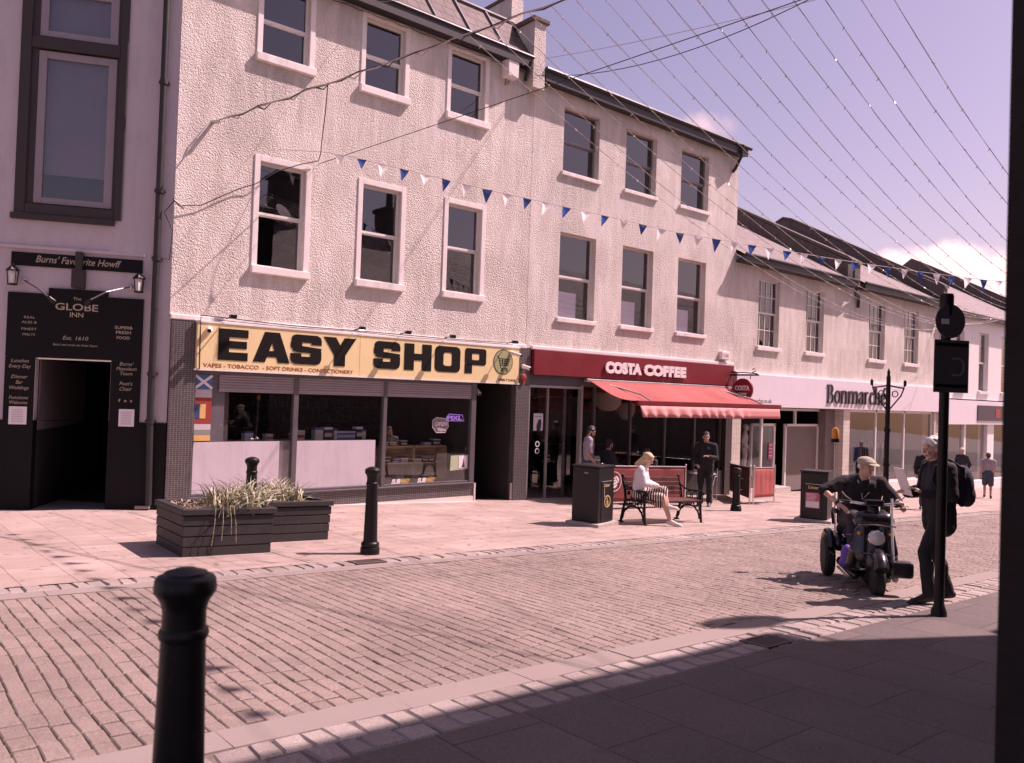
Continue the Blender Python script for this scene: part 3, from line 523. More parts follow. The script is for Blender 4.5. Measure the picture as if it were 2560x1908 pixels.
# things in the shop window
t = thing('bottle_shelves', 'long dark wall shelves of bottles at the back of the shop', 'shelving', (7.6, 17.9, -.5))
mb = MB()
for k in range(6): mb.box(5.0, 10.6, 17.55, 18.1, -.2+k*.33, -.17+k*.33)
for x in (5.0, 6.4, 7.8, 9.2, 10.57): mb.box(x, x+.03, 17.6, 18.12, -.5, 1.8)
obj('shelf', mb, 'dark_wood', t, world=True); rnd = random.Random(5); mb = MB()
for k in range(5):
    x = 5.1
    while x < 10.5: h = rnd.uniform(.12, .25); wd = rnd.uniform(.05, .12); mb.box(x, x+wd, 17.62, 17.9, -.165+k*.33, -.165+k*.33+h); x += wd+rnd.uniform(.01, .05)
g = obj('goods', mb, 'box_dark', t, world=True); g['kind'] = 'stuff'
su = thing('shelf_unit', 'low beige wooden shelf unit of small goods inside the shop window', 'shelf unit', (9.9, 15.1, -.45))
mb = MB(); mb.box(9.05, 10.75, 14.95, 15.3, .36, .40).box(9.05, 10.75, 14.95, 15.3, .0, .03).box(9.05, 10.75, 14.95, 15.3, -.40, -.36).box(9.05, 10.75, 15.3, 15.32, -.4, .4)
for x in (9.05, 9.84, 10.71): mb.box(x, x+.04, 14.95, 15.3, -.45, .40)
obj('shelf_frame', mb, 'beige_wood', su, world=True)
GOODS = 'packets and boxes set out inside the shop window'
def goods(x, y, z, w_, d_, h_, mt, label, rz=0, kind='box'):
    """a carton with a lid flap and a coloured band"""
    t = thing('product_box', label, 'box', (x, y, z), rz, GOODS); b = MB(); b.box(-w_/2, w_/2, -d_/2, d_/2, 0, h_*.82); obj('carton', b, mt, t, bev=.004); b = MB(); b.box(-w_/2-.004, w_/2+.004, -d_/2-.004, d_/2+.004, h_*.82, h_); obj('lid', b, 'box_white' if mt != 'box_white' else 'box_blue', t, bev=.003)
    b = MB(); b.box(-w_/2+.01, w_/2-.01, -d_/2-.006, -d_/2+.001, h_*.25, h_*.55); obj('printed_band', b, 'box_cream' if mt != 'box_cream' else 'box_red', t); return t
rows = [(9.2, .03, 'box_dark'), (9.42, .03, 'box_blue'), (9.66, .03, 'box_white'), (10.0, .03, 'box_white'), (10.2, .03, 'box_dark'), (10.36, .03, 'box_red'), (9.25, -.36, 'box_cream'), (9.55, -.36, 'box_white'), (9.98, -.36, 'box_cream'), (10.2, -.36, 'box_dark'), (10.45, -.36, 'box_cream'), (9.15, .40, 'box_dark'), (9.35, .40, 'box_green'), (9.62, .40, 'box_dark'), (10.25, .40, 'box_white'), (10.5, .40, 'box_dark')]
for i, (x, z, mt) in enumerate(rows):
    lv = {.03: 'middle', -.36: 'bottom', .40: 'top'}[z]
    goods(x, 15.08, z, rnd.uniform(.12, .2), .16, rnd.uniform(.07, .14), mt, '%s packet lying on the %s board of the beige shelf unit' % (mt[4:].replace('dark', 'dark brown'), lv), rnd.uniform(-.1, .1))
tops = [(5.95, 'box_white', .16, .17, 'white carton standing behind the film beside the grey panel'), (6.35, 'box_cream', .14, .12, 'cream carton standing just before the first mullion of the shop window'), (6.86, 'box_blue', .1, .13, 'small blue carton standing just past the first mullion of the shop window'), (6.99, 'box_cream', .16, .19, 'tall cream carton beside the small blue carton above the white film'), (7.38, 'box_white', .17, .24, 'tallest white carton above the second sheet of white film'), (7.58, 'box_dark', .18, .25, 'dark carton between two white cartons above the film'), (7.74, 'box_white', .06, .22, 'narrow white carton beside the wide blue tray'), (7.98, 'box_blue', .42, .17, 'wide blue tray of packets above the second sheet of film'), (8.28, 'box_dark', .14, .26, 'dark carton at the end of the wide blue tray'), (8.38, 'box_white', .1, .2, 'white carton above the end of the second sheet of film')]
ct = MB(); ct.box(5.5, 8.5, 14.5, 15.0, .545, .575); o = obj('shop_counter', ct.box(5.55, 8.45, 14.55, 14.95, -.5, .545), 'beige_wood'); tag(o, 'beige counter standing behind the white window film', 'counter')
for x, mt, w_, h_, lab in tops: goods(x, 14.7, .575, w_, .18, h_, mt, lab)
# neon signs, poster, stickers
def neon_plate(name, label, x, z, lines, mt, scale, plate):
    t = thing(name, label, 'neon sign', (x, FY+.2, z), 0); b = MB(); b.plate(plate, .012, .02); obj('backing', b, 'box_dark' if mt == 'neon_purple' else 'poster_grey', t)
    for s, px, pz, sz, wd in lines:
        q = text(s, sz, 0, .012, .004, width=wd); shift(q, px, -.004, pz); obj('lettering', q, mt, t)
    n = len(plate); c = MB(); c.tube([(plate[i % n][0], 0, plate[i % n][1]) for i in range(n+1)], .009, 6); obj('tube', c, mt, t); return t
neon_plate('neon_sign', 'lit purple neon sign with tall letters near the window edge', 10.30, .98, [('PIXL', .04, .02, .13, .40)], 'neon_purple', 1, [(0, 0), (.5, 0), (.45, .13), (.08, .15), (.02, .08)])
neon_plate('neon_sign', 'dimly glowing white neon open sign with handwritten word below', 9.95, .72, [('OPEN', .06, .15, .12, .32), ('Vapes', .12, .04, .10, .24)], 'neon_white', 1, [(.0, .12), (.10, .0), (.34, .0), (.42, .13), (.40, .30), (.1, .33), (0, .27)])
b = MB(); b.plate([(10.37, -.11), (10.85, -.08), (10.85, .23), (10.38, .22)], FY+.075, FY+.079); t = thing('window_poster', 'green and blue leaflet stuck low inside the shop window', 'poster', (10.6, FY+.077, -.1)); obj('sheet', b, 'poster_green', t, world=True)
b = MB(); b.plate([(10.60, -.06), (10.83, -.05), (10.83, .21), (10.60, .20)], FY+.070, FY+.074); obj('picture', b, 'paper', t, world=True); b = MB(); b.plate([(10.68, -.04), (10.76, -.04), (10.74, .05), (10.725, .16), (10.71, .05)], FY+.066, FY+.069); obj('tower_silhouette', b, 'box_dark', t, world=True)
for x, lab in ((8.87, 'white and yellow sandwich sticker low on the glass beside the last film'), (9.51, 'white and yellow sandwich sticker low on the glass beneath the neon signs')):
    t = thing('window_sticker', lab, 'sticker', (x, FY+.06, -.33)); q = text('SUB', .13, 0, .003, .006, width=.22, shear=.25); obj('lettering', q, 'letter_white', t); q = text('WAY', .13, 0, .003, .006, width=.23, shear=.25); obj('lettering', shift(q, .225), 'orange_flag', t)

# ------------------------------------------------------------------ the yellow sign and its lights
sg = thing('shop_sign', 'long yellow sign board with huge black letters over the shop window', 'sign', (8.4, FY-.08, 1.88))
b = MB(); 
for x0, x1 in ((4.75, 7.93), (7.934, 12.11)): b.box(x0, x1, FY-.10, FY+.02, 1.875, 2.68)
obj('board', b, 'sign_yellow', sg, world=True, bev=.004)
b = MB(); b.box(4.73, 12.13, FY-.115, FY+.02, 2.68, 2.71).box(4.73, 12.13, FY-.112, FY+.02, 1.845, 1.874); obj('trim', b, 'sash_white', sg, world=True)
yl = FY-.108
def rr(x0, z0, x1, z1, c): return [(x0+c, z0), (x1-c, z0), (x1-c*.3, z0+c*.3), (x1, z0+c), (x1, z1-c), (x1-c*.3, z1-c*.3), (x1-c, z1), (x0+c, z1), (x0+c*.3, z1-c*.3), (x0, z1-c), (x0, z0+c), (x0+c*.3, z0+c*.3)]
def big(letter, x0, x1, z0=2.045, z1=2.60):
    b = MB(); W, Hh = x1-x0, z1-z0; k = [0]
    def P(pts): b.plate([(x0+u*W, z0+v*Hh) for u, v in pts], yl-.0006*k[0], FY-.1005); k[0] += 1
    def B(a, c, d, e): P([(a, c), (d, c), (d, e), (a, e)])
    def ringp(u0, v0, u1, v1, tw, tv, c, ci): b.ring([(x0+u*W, z0+v*Hh) for u, v in rr(u0, v0, u1, v1, c)], [(x0+u*W, z0+v*Hh) for u, v in rr(u0+tw, v0+tv, u1-tw, v1-tv, ci)], yl, FY-.1005)
    if letter == 'E': B(0, 0, .36, 1); B(.36, 0, 1, .26); B(.36, .385, .96, .62); B(.36, .74, 1, 1)
    if letter == 'A': P([(0, 0), (.32, 0), (.60, 1), (.30, 1)]); P([(1, 0), (.70, 1), (.40, 1), (.68, 0)]); P([(.25, .18), (.75, .18), (.70, .38), (.30, .38)])
    if letter == 'S':
        P([(.16, 1), (.84, 1), (.96, .94), (1, .82), (1, .67), (.66, .67), (.66, .74), (0.02, .74), (.02, .88), (.06, .96)]); P([(0, .55), (.36, .55), (.36, .74), (0, .74)]); P([(0, .62), (.08, .44), (.2, .40), (.9, .38), (.98, .45), (1, .56), (.34, .62), (.3, .66)])
        P([(.64, .26), (1, .26), (1, .45), (.64, .45)]); P([(.16, 0), (.84, 0), (.96, .06), (1, .18), (1, .26), (.34, .26), (.34, .36), (0, .36), (0, .16), (.05, .05)])
    if letter == 'Y': P([(0, 1), (.37, 1), (.68, .40), (.34, .36)]); P([(1, 1), (.66, .36), (.36, .42), (.64, 1)]); B(.33, 0, .67, .44)
    if letter == 'H': B(0, 0, .35, 1); B(.65, 0, 1, 1); B(.35, .38, .65, .63)
    if letter == 'O': ringp(0, 0, 1, 1, .33, .24, .16, .08)
    if letter == 'P': B(0, 0, .34, .37); ringp(0, .34, 1, 1, .32, .20, .10, .05)
    return b
for L, a, c in (('E', 5.12, 5.655), ('A', 5.755, 6.46), ('S', 6.475, 7.10), ('Y', 7.14, 7.84), ('S', 8.25, 8.87), ('H', 8.975, 9.65), ('O', 9.74, 10.41), ('P', 10.54, 11.13)): obj('letter', big(L, a, c), 'letter_black', sg, world=True)
q = text('VAPES - TOBACCO  - SOFT DRINKS - CONFECTIONERY', .1, 0, .003, .001, width=2.93); obj('slogan', shift(q, 4.87, FY-.1035, 1.905), 'letter_red', sg, world=True)
q = text('OPEN 7 DAYS', .075, 0, .003, .001, width=.52); obj('slogan', shift(q, 11.49, FY-.1035, 1.91), 'letter_black', sg, world=True)
b = MB(); b.plate(circ(11.63, 2.345, .268, 40, .272), FY-.106, FY-.1005); o = obj('emblem', b, 'olive', sg, world=True); b = MB(); b.ring(circ(11.63, 2.345, .283, 40, .287), circ(11.63, 2.345, .268, 40, .272), FY-.107, FY-.1005); obj('rim', b, 'letter_black', o, world=True)
b = MB()
for st in ([(11.44, 2.48), (11.48, 2.47), (11.55, 2.25), (11.58, 2.19), (11.76, 2.20)], [(11.50, 2.42), (11.82, 2.41), (11.77, 2.27), (11.55, 2.27)], [(11.51, 2.37), (11.81, 2.365)], [(11.53, 2.32), (11.79, 2.32)], [(11.60, 2.41), (11.61, 2.27)], [(11.68, 2.41), (11.68, 2.27)], [(11.75, 2.41), (11.73, 2.27)]): b.ribbon(st, .016, FY-.109, FY-.106)
for x in (11.60, 11.74): b.ring(circ(x, 2.155, .03, 12), circ(x, 2.155, .014, 12), FY-.109, FY-.106)
obj('trolley_outline', b, 'letter_black', o, world=True)
lr = thing('sign_light_rail', 'black conduit with small floodlights along the top of the yellow sign', 'lights', (8.4, 13.95, 2.78))
b = MB(); b.tube([(4.80, FY-.125, 1.86), (4.79, FY-.13, 2.5), (4.79, FY-.13, 2.80), (6.5, FY-.12, 2.755), (8, FY-.12, 2.77), (10, FY-.12, 2.765), (11.8, FY-.12, 2.79)], .011, 6); b.tube([(5.1, FY-.1, 2.74), (6.6, FY-.1, 2.72), (7.8, FY-.1, 2.75), (9, FY-.1, 2.72), (11.9, FY-.1, 2.76)], .006, 5); obj('conduit', b, 'cable_black', lr, world=True)
for i, x in enumerate((5.25, 7.80, 8.86, 9.98, 11.72)):
    b = MB(); b.cap((x, FY-.10, 2.78), (x, FY-.36, 2.80), .012, n=8); b.box(x-.055, x+.055, FY-.44, FY-.35, 2.765, 2.83); lo = obj('lamp', b, 'black_gloss', lr, world=True, bev=.008)
    if i in (0, 1, 3): b = MB(); b.box(x-.045, x+.045, FY-.43, FY-.36, 2.759, 2.7645); obj('bulb', b, 'lamp_lit' if i == 1 else 'lens', lo, world=True)
def camera_box(label, x, y, z, d):
    t = thing('security_camera', label, 'camera', (x, y, z), 0, 'white security cameras on the shop fronts'); b = MB(); b.cap((0, 0, 0), (d[0]*.17, -.17, d[1]), .045, .045); b.ell((0, .02, 0), (.055, .05, .055)); obj('housing', b, 'white_plastic', t, sm=True); b = MB(); b.cyl((d[0]*.19, -.19, d[1]*1.1), (d[0]*.215, -.218, d[1]*1.25), .034); obj('lens', b, 'black_gloss', t)
    b = MB(); b.cyl((0, .0, .02), (0, .09, .04), .022); obj('bracket', b, 'white_plastic', t)
camera_box('white round camera at the saltire end of the yellow sign', 4.95, FY-.14, 2.56, (-.4, -.03)); camera_box('white camera pointing out over the shopping trolley emblem', 11.86, FY-.14, 2.56, (.5, -.05)); camera_box('small pale camera on the mosaic pillar beside the yellow sign', 12.28, FY-.09, 2.27, (.1, -.04)); camera_box('dark cornered camera hung over the lobby floor', 11.15, FY+.25, 1.70, (-.2, -.1))
t = thing('fire_bell', 'red round alarm bell on the mosaic pillar under a camera', 'alarm', (12.3, FY-.04, 2.02)); b = MB(); b.lathe([(.085, 0), (.085, .03), (.06, .06), (.0, .07)], (0, 0, 0), 20, (0, -1, 0)); obj('gong', b, 'red_flag', t, sm=True); b = MB(); b.box(-.03, .03, -.05, 0, -.13, -.07); obj('base', b, 'red_flag', t)
t = thing('meter_box', 'white utility box high on the wall beside the skew block', 'utility box', (11.53, FY, 9.08)); b = MB(); b.box(-.16, .16, -.24, 0, -.24, .22); obj('case', b, 'white_plastic', t, bev=.01); b = MB(); b.box(-.145, .145, -.255, -.24, -.225, .205); obj('door', b, 'white_plastic', t); b = MB(); b.tube([(-.05, -.05, -.24), (-.07, -.02, -.38), (.02, -.02, -.33), (.06, -.03, -.24)], .008, 5); obj('cable', b, 'cable_black', t)
# ------------------------------------------------------------------ the coffee shop building
cb = thing('coffee_building', 'cream roughcast building over the dark red sign and the red awning', 'building', (16.5, 14.2, -.9))
CX = [(13.39, 14.65), (15.66, 16.90), (17.98, 19.26)]
mb = MB(); wall(mb, 12.385, 20.73, 2.72, 9.3, [(a, b, 7.12, 8.72) for a, b in CX]+[(a-.01, b-.01, 3.53, 5.63) for a, b in CX], FY-.004, .2)
mb.quad((20.73, FY, -1.3), (20.73, 24, -1.3), (20.73, 24, 9.3), (20.73, FY, 9.3)).quad((12.385, 24, -1), (20.73, 24, -1), (20.73, 24, 9.3), (12.385, 24, 9.3)).prism([(14.0, 9.1), (24, 9.1), (19, 12)], lambda u, v: (20.72, u, v), lambda u, v: (20.73, u, v))
obj('wall', mb, 'roughcast_warm', cb, world=True)
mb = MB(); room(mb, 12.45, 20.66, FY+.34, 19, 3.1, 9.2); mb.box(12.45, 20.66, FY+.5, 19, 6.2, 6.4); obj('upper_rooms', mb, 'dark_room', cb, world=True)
for i, (a, b) in enumerate(CX):
    window(cb, a, b, 7.12, 8.72, 7.90, dep=.2, frame='sash_grey' if i < 9 else '', sillh=.10, sillx=.06, sillp=.07)
    window(cb, a-.01, b-.01, 3.53, 5.63, 4.55, dep=.2, sillh=.11, sillx=.06, sillp=.07, blind=(a+.02, a+(.80 if i == 0 else .76)), frame='sash_white')
mb = MB(); mb.box(12.5, 20.8, 13.96, FY-.005, 9.05, 9.13).box(12.5, 20.82, 13.93, 13.97, 9.03, 9.30).tube([(12.5, 13.92, 9.30), (20.95, 13.92, 9.30)], .06, 8).tube([(20.42, 13.85, 9.3), (20.42, 13.9, 8.95), (20.42, 14.1, 8.62), (20.35, 14.13, 8.52)], .045, 8); obj('gutter', mb, 'gutter_black', cb, world=True)
mb = MB(); mb.quad((12.5, 13.92, 9.33), (20.85, 13.92, 9.33), (20.85, 19, 12.1), (12.5, 19, 12.1)).quad((12.5, 19, 12.1), (20.85, 19, 12.1), (20.85, 24, 9.2), (12.5, 24, 9.2)); obj('roof', mb, 'slate_brown', cb, world=True)
mb = MB(); mb.box(12.54, 20.7, FY-.07, FY+.02, 2.70, 2.79); obj('drip_ledge', mb, 'paint_white', cb, world=True, bev=.012)
mb = MB(); mb.box(20.42, 20.74, FY-.04, FY+.4, gz(20.5, FY)-.1, 2.69); obj('pillar', mb, 'tile_ribbed', cb, world=True)
mb = MB(); mb.box(12.53, 12.58, FY+.0, FY+.12, gz(12.5, FY)-.05, 1.86).box(12.58, 14.34, FY+.02, FY+.12, 1.80, 1.86).box(14.30, 14.37, FY+.01, FY+.13, gz(14.3, FY)-.03, 1.9).box(13.42, 13.47, FY+.3, FY+.36, gz(13, FY)-.03, 1.80); obj('door_frame', mb, 'alu', cb, world=True)
mb = MB(); mb.box(12.58, 20.42, FY+.03, FY+.2, 1.87, 2.12); obj('lintel_panel', mb, 'alu_dark', cb, world=True)
mb = MB(); mb.box(14.40, 20.42, FY+.02, FY+.28, gz(18, FY)-.3, -.45); obj('stall_riser', mb, 'mosaic_dark', cb, world=True)
mb = MB()
for x in (14.9, 16.3, 17.75, 19.1, 20.36): mb.box(x-.03, x+.03, FY+.1, FY+.19, -.449, 1.869)
mb.box(14.40, 20.42, FY+.10, FY+.185, -.448, -.40); obj('window_mullions', mb, 'alu_dark', cb, world=True)
mb = MB(); mb.quad((14.37, FY+.15, -.44), (20.42, FY+.15, -.44), (20.42, FY+.15, 1.87), (14.37, FY+.15, 1.87)); obj('shop_window', mb, SHOPGLASS, cb, world=True)
mb = MB(); mb.quad((12.58, FY+.33, gz(13, FY)), (14.3, FY+.33, gz(13, FY)), (14.3, FY+.33, 1.8), (12.58, FY+.33, 1.8)); obj('door', mb, SHOPGLASS, cb, world=True)
mb = MB(); room(mb, 12.55, 20.6, FY+.45, 20.5, gz(16, FY)-.25, 1.95); obj('cafe_room', mb, 'dark_room', cb, world=True)
mb = MB(); mb.box(17.2, 19.9, 18, 18.6, -.9, .1); o = obj('cafe_counter', mb, 'dark_wood'); tag(o, 'dark serving counter deep inside the coffee shop', 'counter')
mb = MB(); mb.box(18.4, 20.3, 20.3, 20.4, .2, 1.6); o = obj('menu_board', mb, 'poster_grey'); tag(o, 'pale menu board on the back wall inside the coffee shop', 'menu board')
for x, y, z, r_, lab in ((16.66, 15.5, 1.52, .40, 'big paper lantern hung over the door side of the cafe window'), (18.2, 16.2, 1.25, .30, 'smaller paper lantern hung deeper inside the cafe')):
    t = thing('pendant_lantern', lab, 'lantern', (x, y, z), 0, 'paper lanterns in the coffee shop'); b = MB(); b.lathe([(r_*.55, .27), (r_*.95, .22), (r_*1.0, .1), (r_*.93, -.08), (r_*.62, -.24), (r_*.3, -.28), (.01, -.285)], (0, 0, 0), 24); obj('shade', b, 'lantern', t, sm=True); b = MB(); b.cyl((0, 0, .26), (0, 0, 1.93-z), .008); obj('flex', b, 'cable_black', t)
t = thing('door_poster', 'white and grey poster on the cafe door glass', 'poster', (13.15, FY+.31, .75)); b = MB(); b.plate([(-.16, 0), (.15, 0), (.15, .42), (-.16, .42)], 0, .004); obj('sheet', b, 'paper', t); b = MB(); b.plate([(-.05, .0), (.07, .0), (.10, .18), (.08, .28), (.0, .27), (-.06, .12)], -.003, -.0005); obj('picture', b, 'box_dark', t); b = MB(); b.plate([(-.14, .33), (.10, .33), (.10, .36), (-.14, .36)], -.003, -.0005); obj('lettering', b, 'poster_grey', t)
b = MB(); b.ring(circ(13.15, .42, .07), circ(13.15, .42, .05), FY+.318, FY+.322); b.ring(circ(13.15, .25, .07), circ(13.15, .25, .05), FY+.318, FY+.322); o = obj('door_sticker', b, 'letter_white'); tag(o, 'pair of white ring stickers on the cafe door glass', 'sticker')
# sign
sg = thing('shop_sign', 'dark red sign board with white letters over the coffee shop', 'sign', (16.6, FY, 2.1)); b = MB(); b.box(12.56, 20.60, FY-.13, FY+.02, 2.10, 2.695); obj('board', b, 'maroon', sg, world=True, bev=.006)
q = text('COSTA', .36, 0, .03, .026, width=1.40); q2 = text('COFFEE', .36, 0, .03, .026, width=1.80)
qq = MB(); qq.add(q.v, q.f)
obj('lettering', shift(q, 14.95, FY-.19, 2.265), 'letter_white', sg, world=True); obj('lettering', shift(q2, 16.44, FY-.19, 2.265), 'letter_white', sg, world=True)
# awning
aw = thing('awning', 'faded red canvas awning stretched out over the cafe window', 'awning', (17.3, FY, 2.0))
b = MB(); b.box(14.33, 20.5, FY-.16, FY-.02, 1.985, 2.07); obj('cassette', b, 'alu', aw, world=True, bev=.012)
b = MB(); nx, ny = 60, 8
for j in range(ny+1):
    for i in range(nx+1):
        u, v = i/nx, j/ny; x = 14.38+6.05*u+(14.28-14.38)*v; y = FY-.15-1.72*v; z = 2.03-.47*v-.16*sin(pi*v)*(.35+.65*abs(sin((u+.12*v)*2.5*pi)))-.02*sin(pi*v)*sin(u*38+v*2.0); b.v.append((x, y, z))
for j in range(ny):
    for i in range(nx): a = j*(nx+1)+i; b.f.append((a, a+1, a+nx+2, a+nx+1))
o = obj('canopy', b, 'awning_red', aw, sm=True, world=True); sd = o.modifiers.new('cloth_thickness', 'SOLIDIFY'); sd.thickness = .004
b = MB(); b.box(14.22, 20.30, 12.26, 12.36, 1.45, 1.575); obj('front_bar', b, 'maroon', aw, world=True, bev=.015)
b = MB(); n = 150
for j in range(4):
    for i in range(n+1):
        u = i/n; v = j/3; amp = .06*v*(1-ss((u-.66)*9)); b.v.append((14.26+5.9*u, 12.25-.012-amp*(1+sin(u*95+1.5*sin(u*13)))-.03*v, 1.452-.265*v))
for j in range(3):
    for i in range(n): a = j*(n+1)+i; b.f.append((a, a+1, a+n+2, a+n+1))
o = obj('valance', b, 'valance_pink', aw, sm=True, world=True); sd = o.modifiers.new('cloth_thickness', 'SOLIDIFY'); sd.thickness = .004
for x in (14.9, 19.7): b = MB(); b.tube([(x, FY-.15, 1.98), (x+.5, 13.2, 1.72), (x, 12.35, 1.52)], .025, 8); obj('arm', b, 'alu', aw, world=True)
# hanging sign
hs = thing('hanging_sign', 'round dark red coffee sign hanging from a black scroll bracket', 'sign', (20.50, FY, 2.3))
b = MB(); b.box(-.03, .03, -1.05, -.02, .10, .145); b.tube([(0, 0, .2), (0, -.5, .2), (0, -1.0, .16)], .016, 8); b.tube([(0, -.8, .17), (0, -.95, .25), (0, -.9, .32), (0, -.84, .28)], .014, 6); b.tube([(0, -.3, .17), (0, -.12, .25), (0, -.05, .12)], .014, 6); b.cyl((0, -.28, .1), (0, -.28, 0), .012); b.cyl((0, -.78, .1), (0, -.78, 0), .012); obj('bracket', b, 'black_iron', hs)
b = MB(); b.cyl((-.03, -.53, -.32), (.03, -.53, -.32), .34, n=40); disc = obj('disc', b, 'maroon', hs)
q = text('COSTA', .19, 0, .01, .008, width=.50); q.xf(M.Rotation(R(-90), 4, 'Z')); obj('lettering', shift(q, -.04, -.28, -.33), 'letter_white', hs); q = text('COFFEE', .09, 0, .01, .003, width=.30); q.xf(M.Rotation(R(-90), 4, 'Z')); obj('lettering', shift(q, -.04, -.38, -.47), 'letter_white', hs)
t = thing('alarm_box', 'white alarm box with lettering on the roughcast above the cafe sign', 'alarm box', (20.2, FY, 3.0)); b = MB(); b.box(-.2, .2, -.12, 0, -.14, .11); obj('case', b, 'white_plastic', t, bev=.02); q = text('CSI', .12, 0, .004, .003, width=.24); obj('lettering', shift(q, -.12, -.125, -.05), 'poster_grey', t)

# ------------------------------------------------------------------ the clothes shop
bn = thing('clothes_shop_building', 'low cream roughcast building with four small paned windows over a white fascia', 'building', (28, 14.2, -1.3))
BX = [(22.0, 23.2), (24.85, 26.02), (29.3, 30.6), (32.25, 33.55)]
mb = MB(); wall(mb, 20.73, 35.6, 2.45, 6.1, [(a, b, 3.40, 5.52) for a, b in BX], FY-.006, .16); mb.quad((35.6, FY, -2), (35.6, 22, -2), (35.6, 22, 6), (35.6, FY, 6)); obj('wall', mb, 'roughcast', bn, world=True)
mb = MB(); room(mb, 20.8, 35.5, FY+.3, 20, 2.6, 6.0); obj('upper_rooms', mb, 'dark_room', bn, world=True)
for a, b in BX: window(bn, a, b, 3.40, 5.52, 4.46, dep=.16, bars=(4, 2), fw=.04, sillh=.13, sillp=.08)
for x0, x1, z0, z1 in ((20.73, 27.75, 5.86, 5.92), (28.25, 35.6, 5.86, 5.98)):
    mb = MB(); mb.box(x0, x1, 13.95, FY-.01, z0, z0+.06).box(x0, x1, 13.84, 13.96, z0, z0+.20).tube([(x0, 13.83, z0+.22), (x1, 13.83, z0+.22)], .05, 8); obj('gutter', mb, 'gutter_black', bn, world=True)
for x0, x1 in ((20.74, 27.6), (28.3, 35.3)):
    mb = MB(); mb.quad((x0, 13.86, 6.07), (x1, 13.86, 6.07), (x1, 21.4, 10.2), (x0, 21.4, 10.2)).quad((x0, 21.4, 10.2), (x1, 21.4, 10.2), (x1, 28, 6), (x0, 28, 6)); obj('roof', mb, 'slate', bn, world=True)
def skew(x0, x1, z_off, mt):
    b = MB(); pr = [(14.0, 5.95), (14.0, 6.72), (14.35, 6.92)]+[(14.35+(21.2-14.35)*i/8, 6.92+(10.6-6.92)*i/8) for i in range(1, 9)]+[(21.6, 10.72), (22.0, 10.55), (28, 7.0), (28, 5.9)]
    b.prism(pr, lambda u, v: (x0, u, v), lambda u, v: (x1, u, v)); obj('skew_wall', b, mt, bn, world=True)
    b = MB(); pr2 = [(13.95, 6.72), (14.32, 6.94), (21.2, 10.62), (21.6, 10.74), (22.0, 10.57), (22.0, 10.66), (21.6, 10.84), (21.15, 10.71), (14.28, 7.03), (13.95, 6.82)]; b.prism(pr2, lambda u, v: (x0-.04, u, v), lambda u, v: (x1+.04, u, v)); obj('coping', b, 'stone_dark', bn, world=True)
skew(27.75, 28.15, 0, 'stone_dark'); skew(35.42, 35.8, 0, 'stone_dark')
mb = MB(); mb.box(27.72, 28.24, FY-.12, FY+.05, 5.97, 6.72); obj('skew_putt', mb, 'roughcast', bn, world=True)
mb = MB(); mb.tube([(27.72, 13.86, 5.9), (27.74, 13.95, 5.75), (27.95, 14.05, 5.62), (28.25, 14.1, 5.60), (28.3, 14.12, 5.45), (28.3, 14.12, 5.2)], .055, 8); obj('downpipe', mb, 'gutter_black', bn, world=True)
mb = MB(); mb.box(20.76, 35.55, FY-.09, FY+.0, 2.50, 2.56); obj('drip_ledge', mb, 'paint_white', bn, world=True)
# shop front
for xa, xb in ((20.75, 21.20), (27.54, 28.0), (35.2, 35.6)): mb = MB(); mb.box(xa, xb, FY-.03, FY+.45, gz(xa, FY)-.1, 1.48); obj('pier', mb, 'tile_white', bn, world=True)
mb = MB(); mb.box(21.2, 22.55, FY+.02, FY+.4, gz(22, FY)-.1, -1.08); mb.box(22.62, 24.15, FY-.03, FY+1.3, gz(23.2, FY)-.08, -1.11); obj('plinth', mb, 'tile_white', bn, world=True)
mb = MB(); mb.box(28, 35.2, FY+.01, FY+.35, gz(32, FY)-.25, -1.27); obj('stall_riser', mb, 'paint_sill', bn, world=True)
mb = MB()
for x in (21.22, 22.5, 28.03, 30.2, 32.6, 35.15): mb.box(x-.035, x+.035, FY+.05, FY+.13, -1.2, 1.48)
mb.box(21.2, 22.5, FY+.05, FY+.13, 1.40, 1.48).box(28.03, 35.15, FY+.05, FY+.13, 1.40, 1.48).box(28.03, 35.15, FY+.05, FY+.13, -1.27, -1.2)
for x in (22.72, 24.05, 24.75, 26.85): mb.box(x-.04, x+.04, FY+.55, FY+.63, gz(24, FY)-.03, .93)
mb.box(22.7, 24.1, FY+.55, FY+.63, .86, .94).box(24.7, 26.9, FY+.55, FY+.63, .85, .93).box(22.7, 26.9, FY+.55, FY+.63, 1.38, 1.46).box(25.3, 25.38, FY+.55, FY+.63, .93, 1.4); obj('glazing_frame', mb, 'sash_white', bn, world=True)
mb = MB(); mb.quad((21.2, FY+.09, -1.1), (22.5, FY+.09, -1.1), (22.5, FY+.09, 1.44), (21.2, FY+.09, 1.44)); obj('shop_window', mb, SHOPGLASS, bn, world=True); mb = MB(); mb.quad((28.03, FY+.09, -1.2), (35.15, FY+.09, -1.2), (35.15, FY+.09, 1.44), (28.03, FY+.09, 1.44)); obj('shop_window', mb, SHOPGLASS, bn, world=True); mb = MB(); mb.quad((22.5, FY+.09, -1.1), (22.7, FY+.55, -1.1), (22.7, FY+.55, 1.44), (22.5, FY+.09, 1.44)); obj('shop_window', mb, SHOPGLASS, bn, world=True)
mb = MB(); mb.quad((22.76, FY+.59, -1.1), (24.01, FY+.59, -1.1), (24.01, FY+.59, .88), (22.76, FY+.59, .88)); obj('door', mb, SHOPGLASS, bn, world=True)
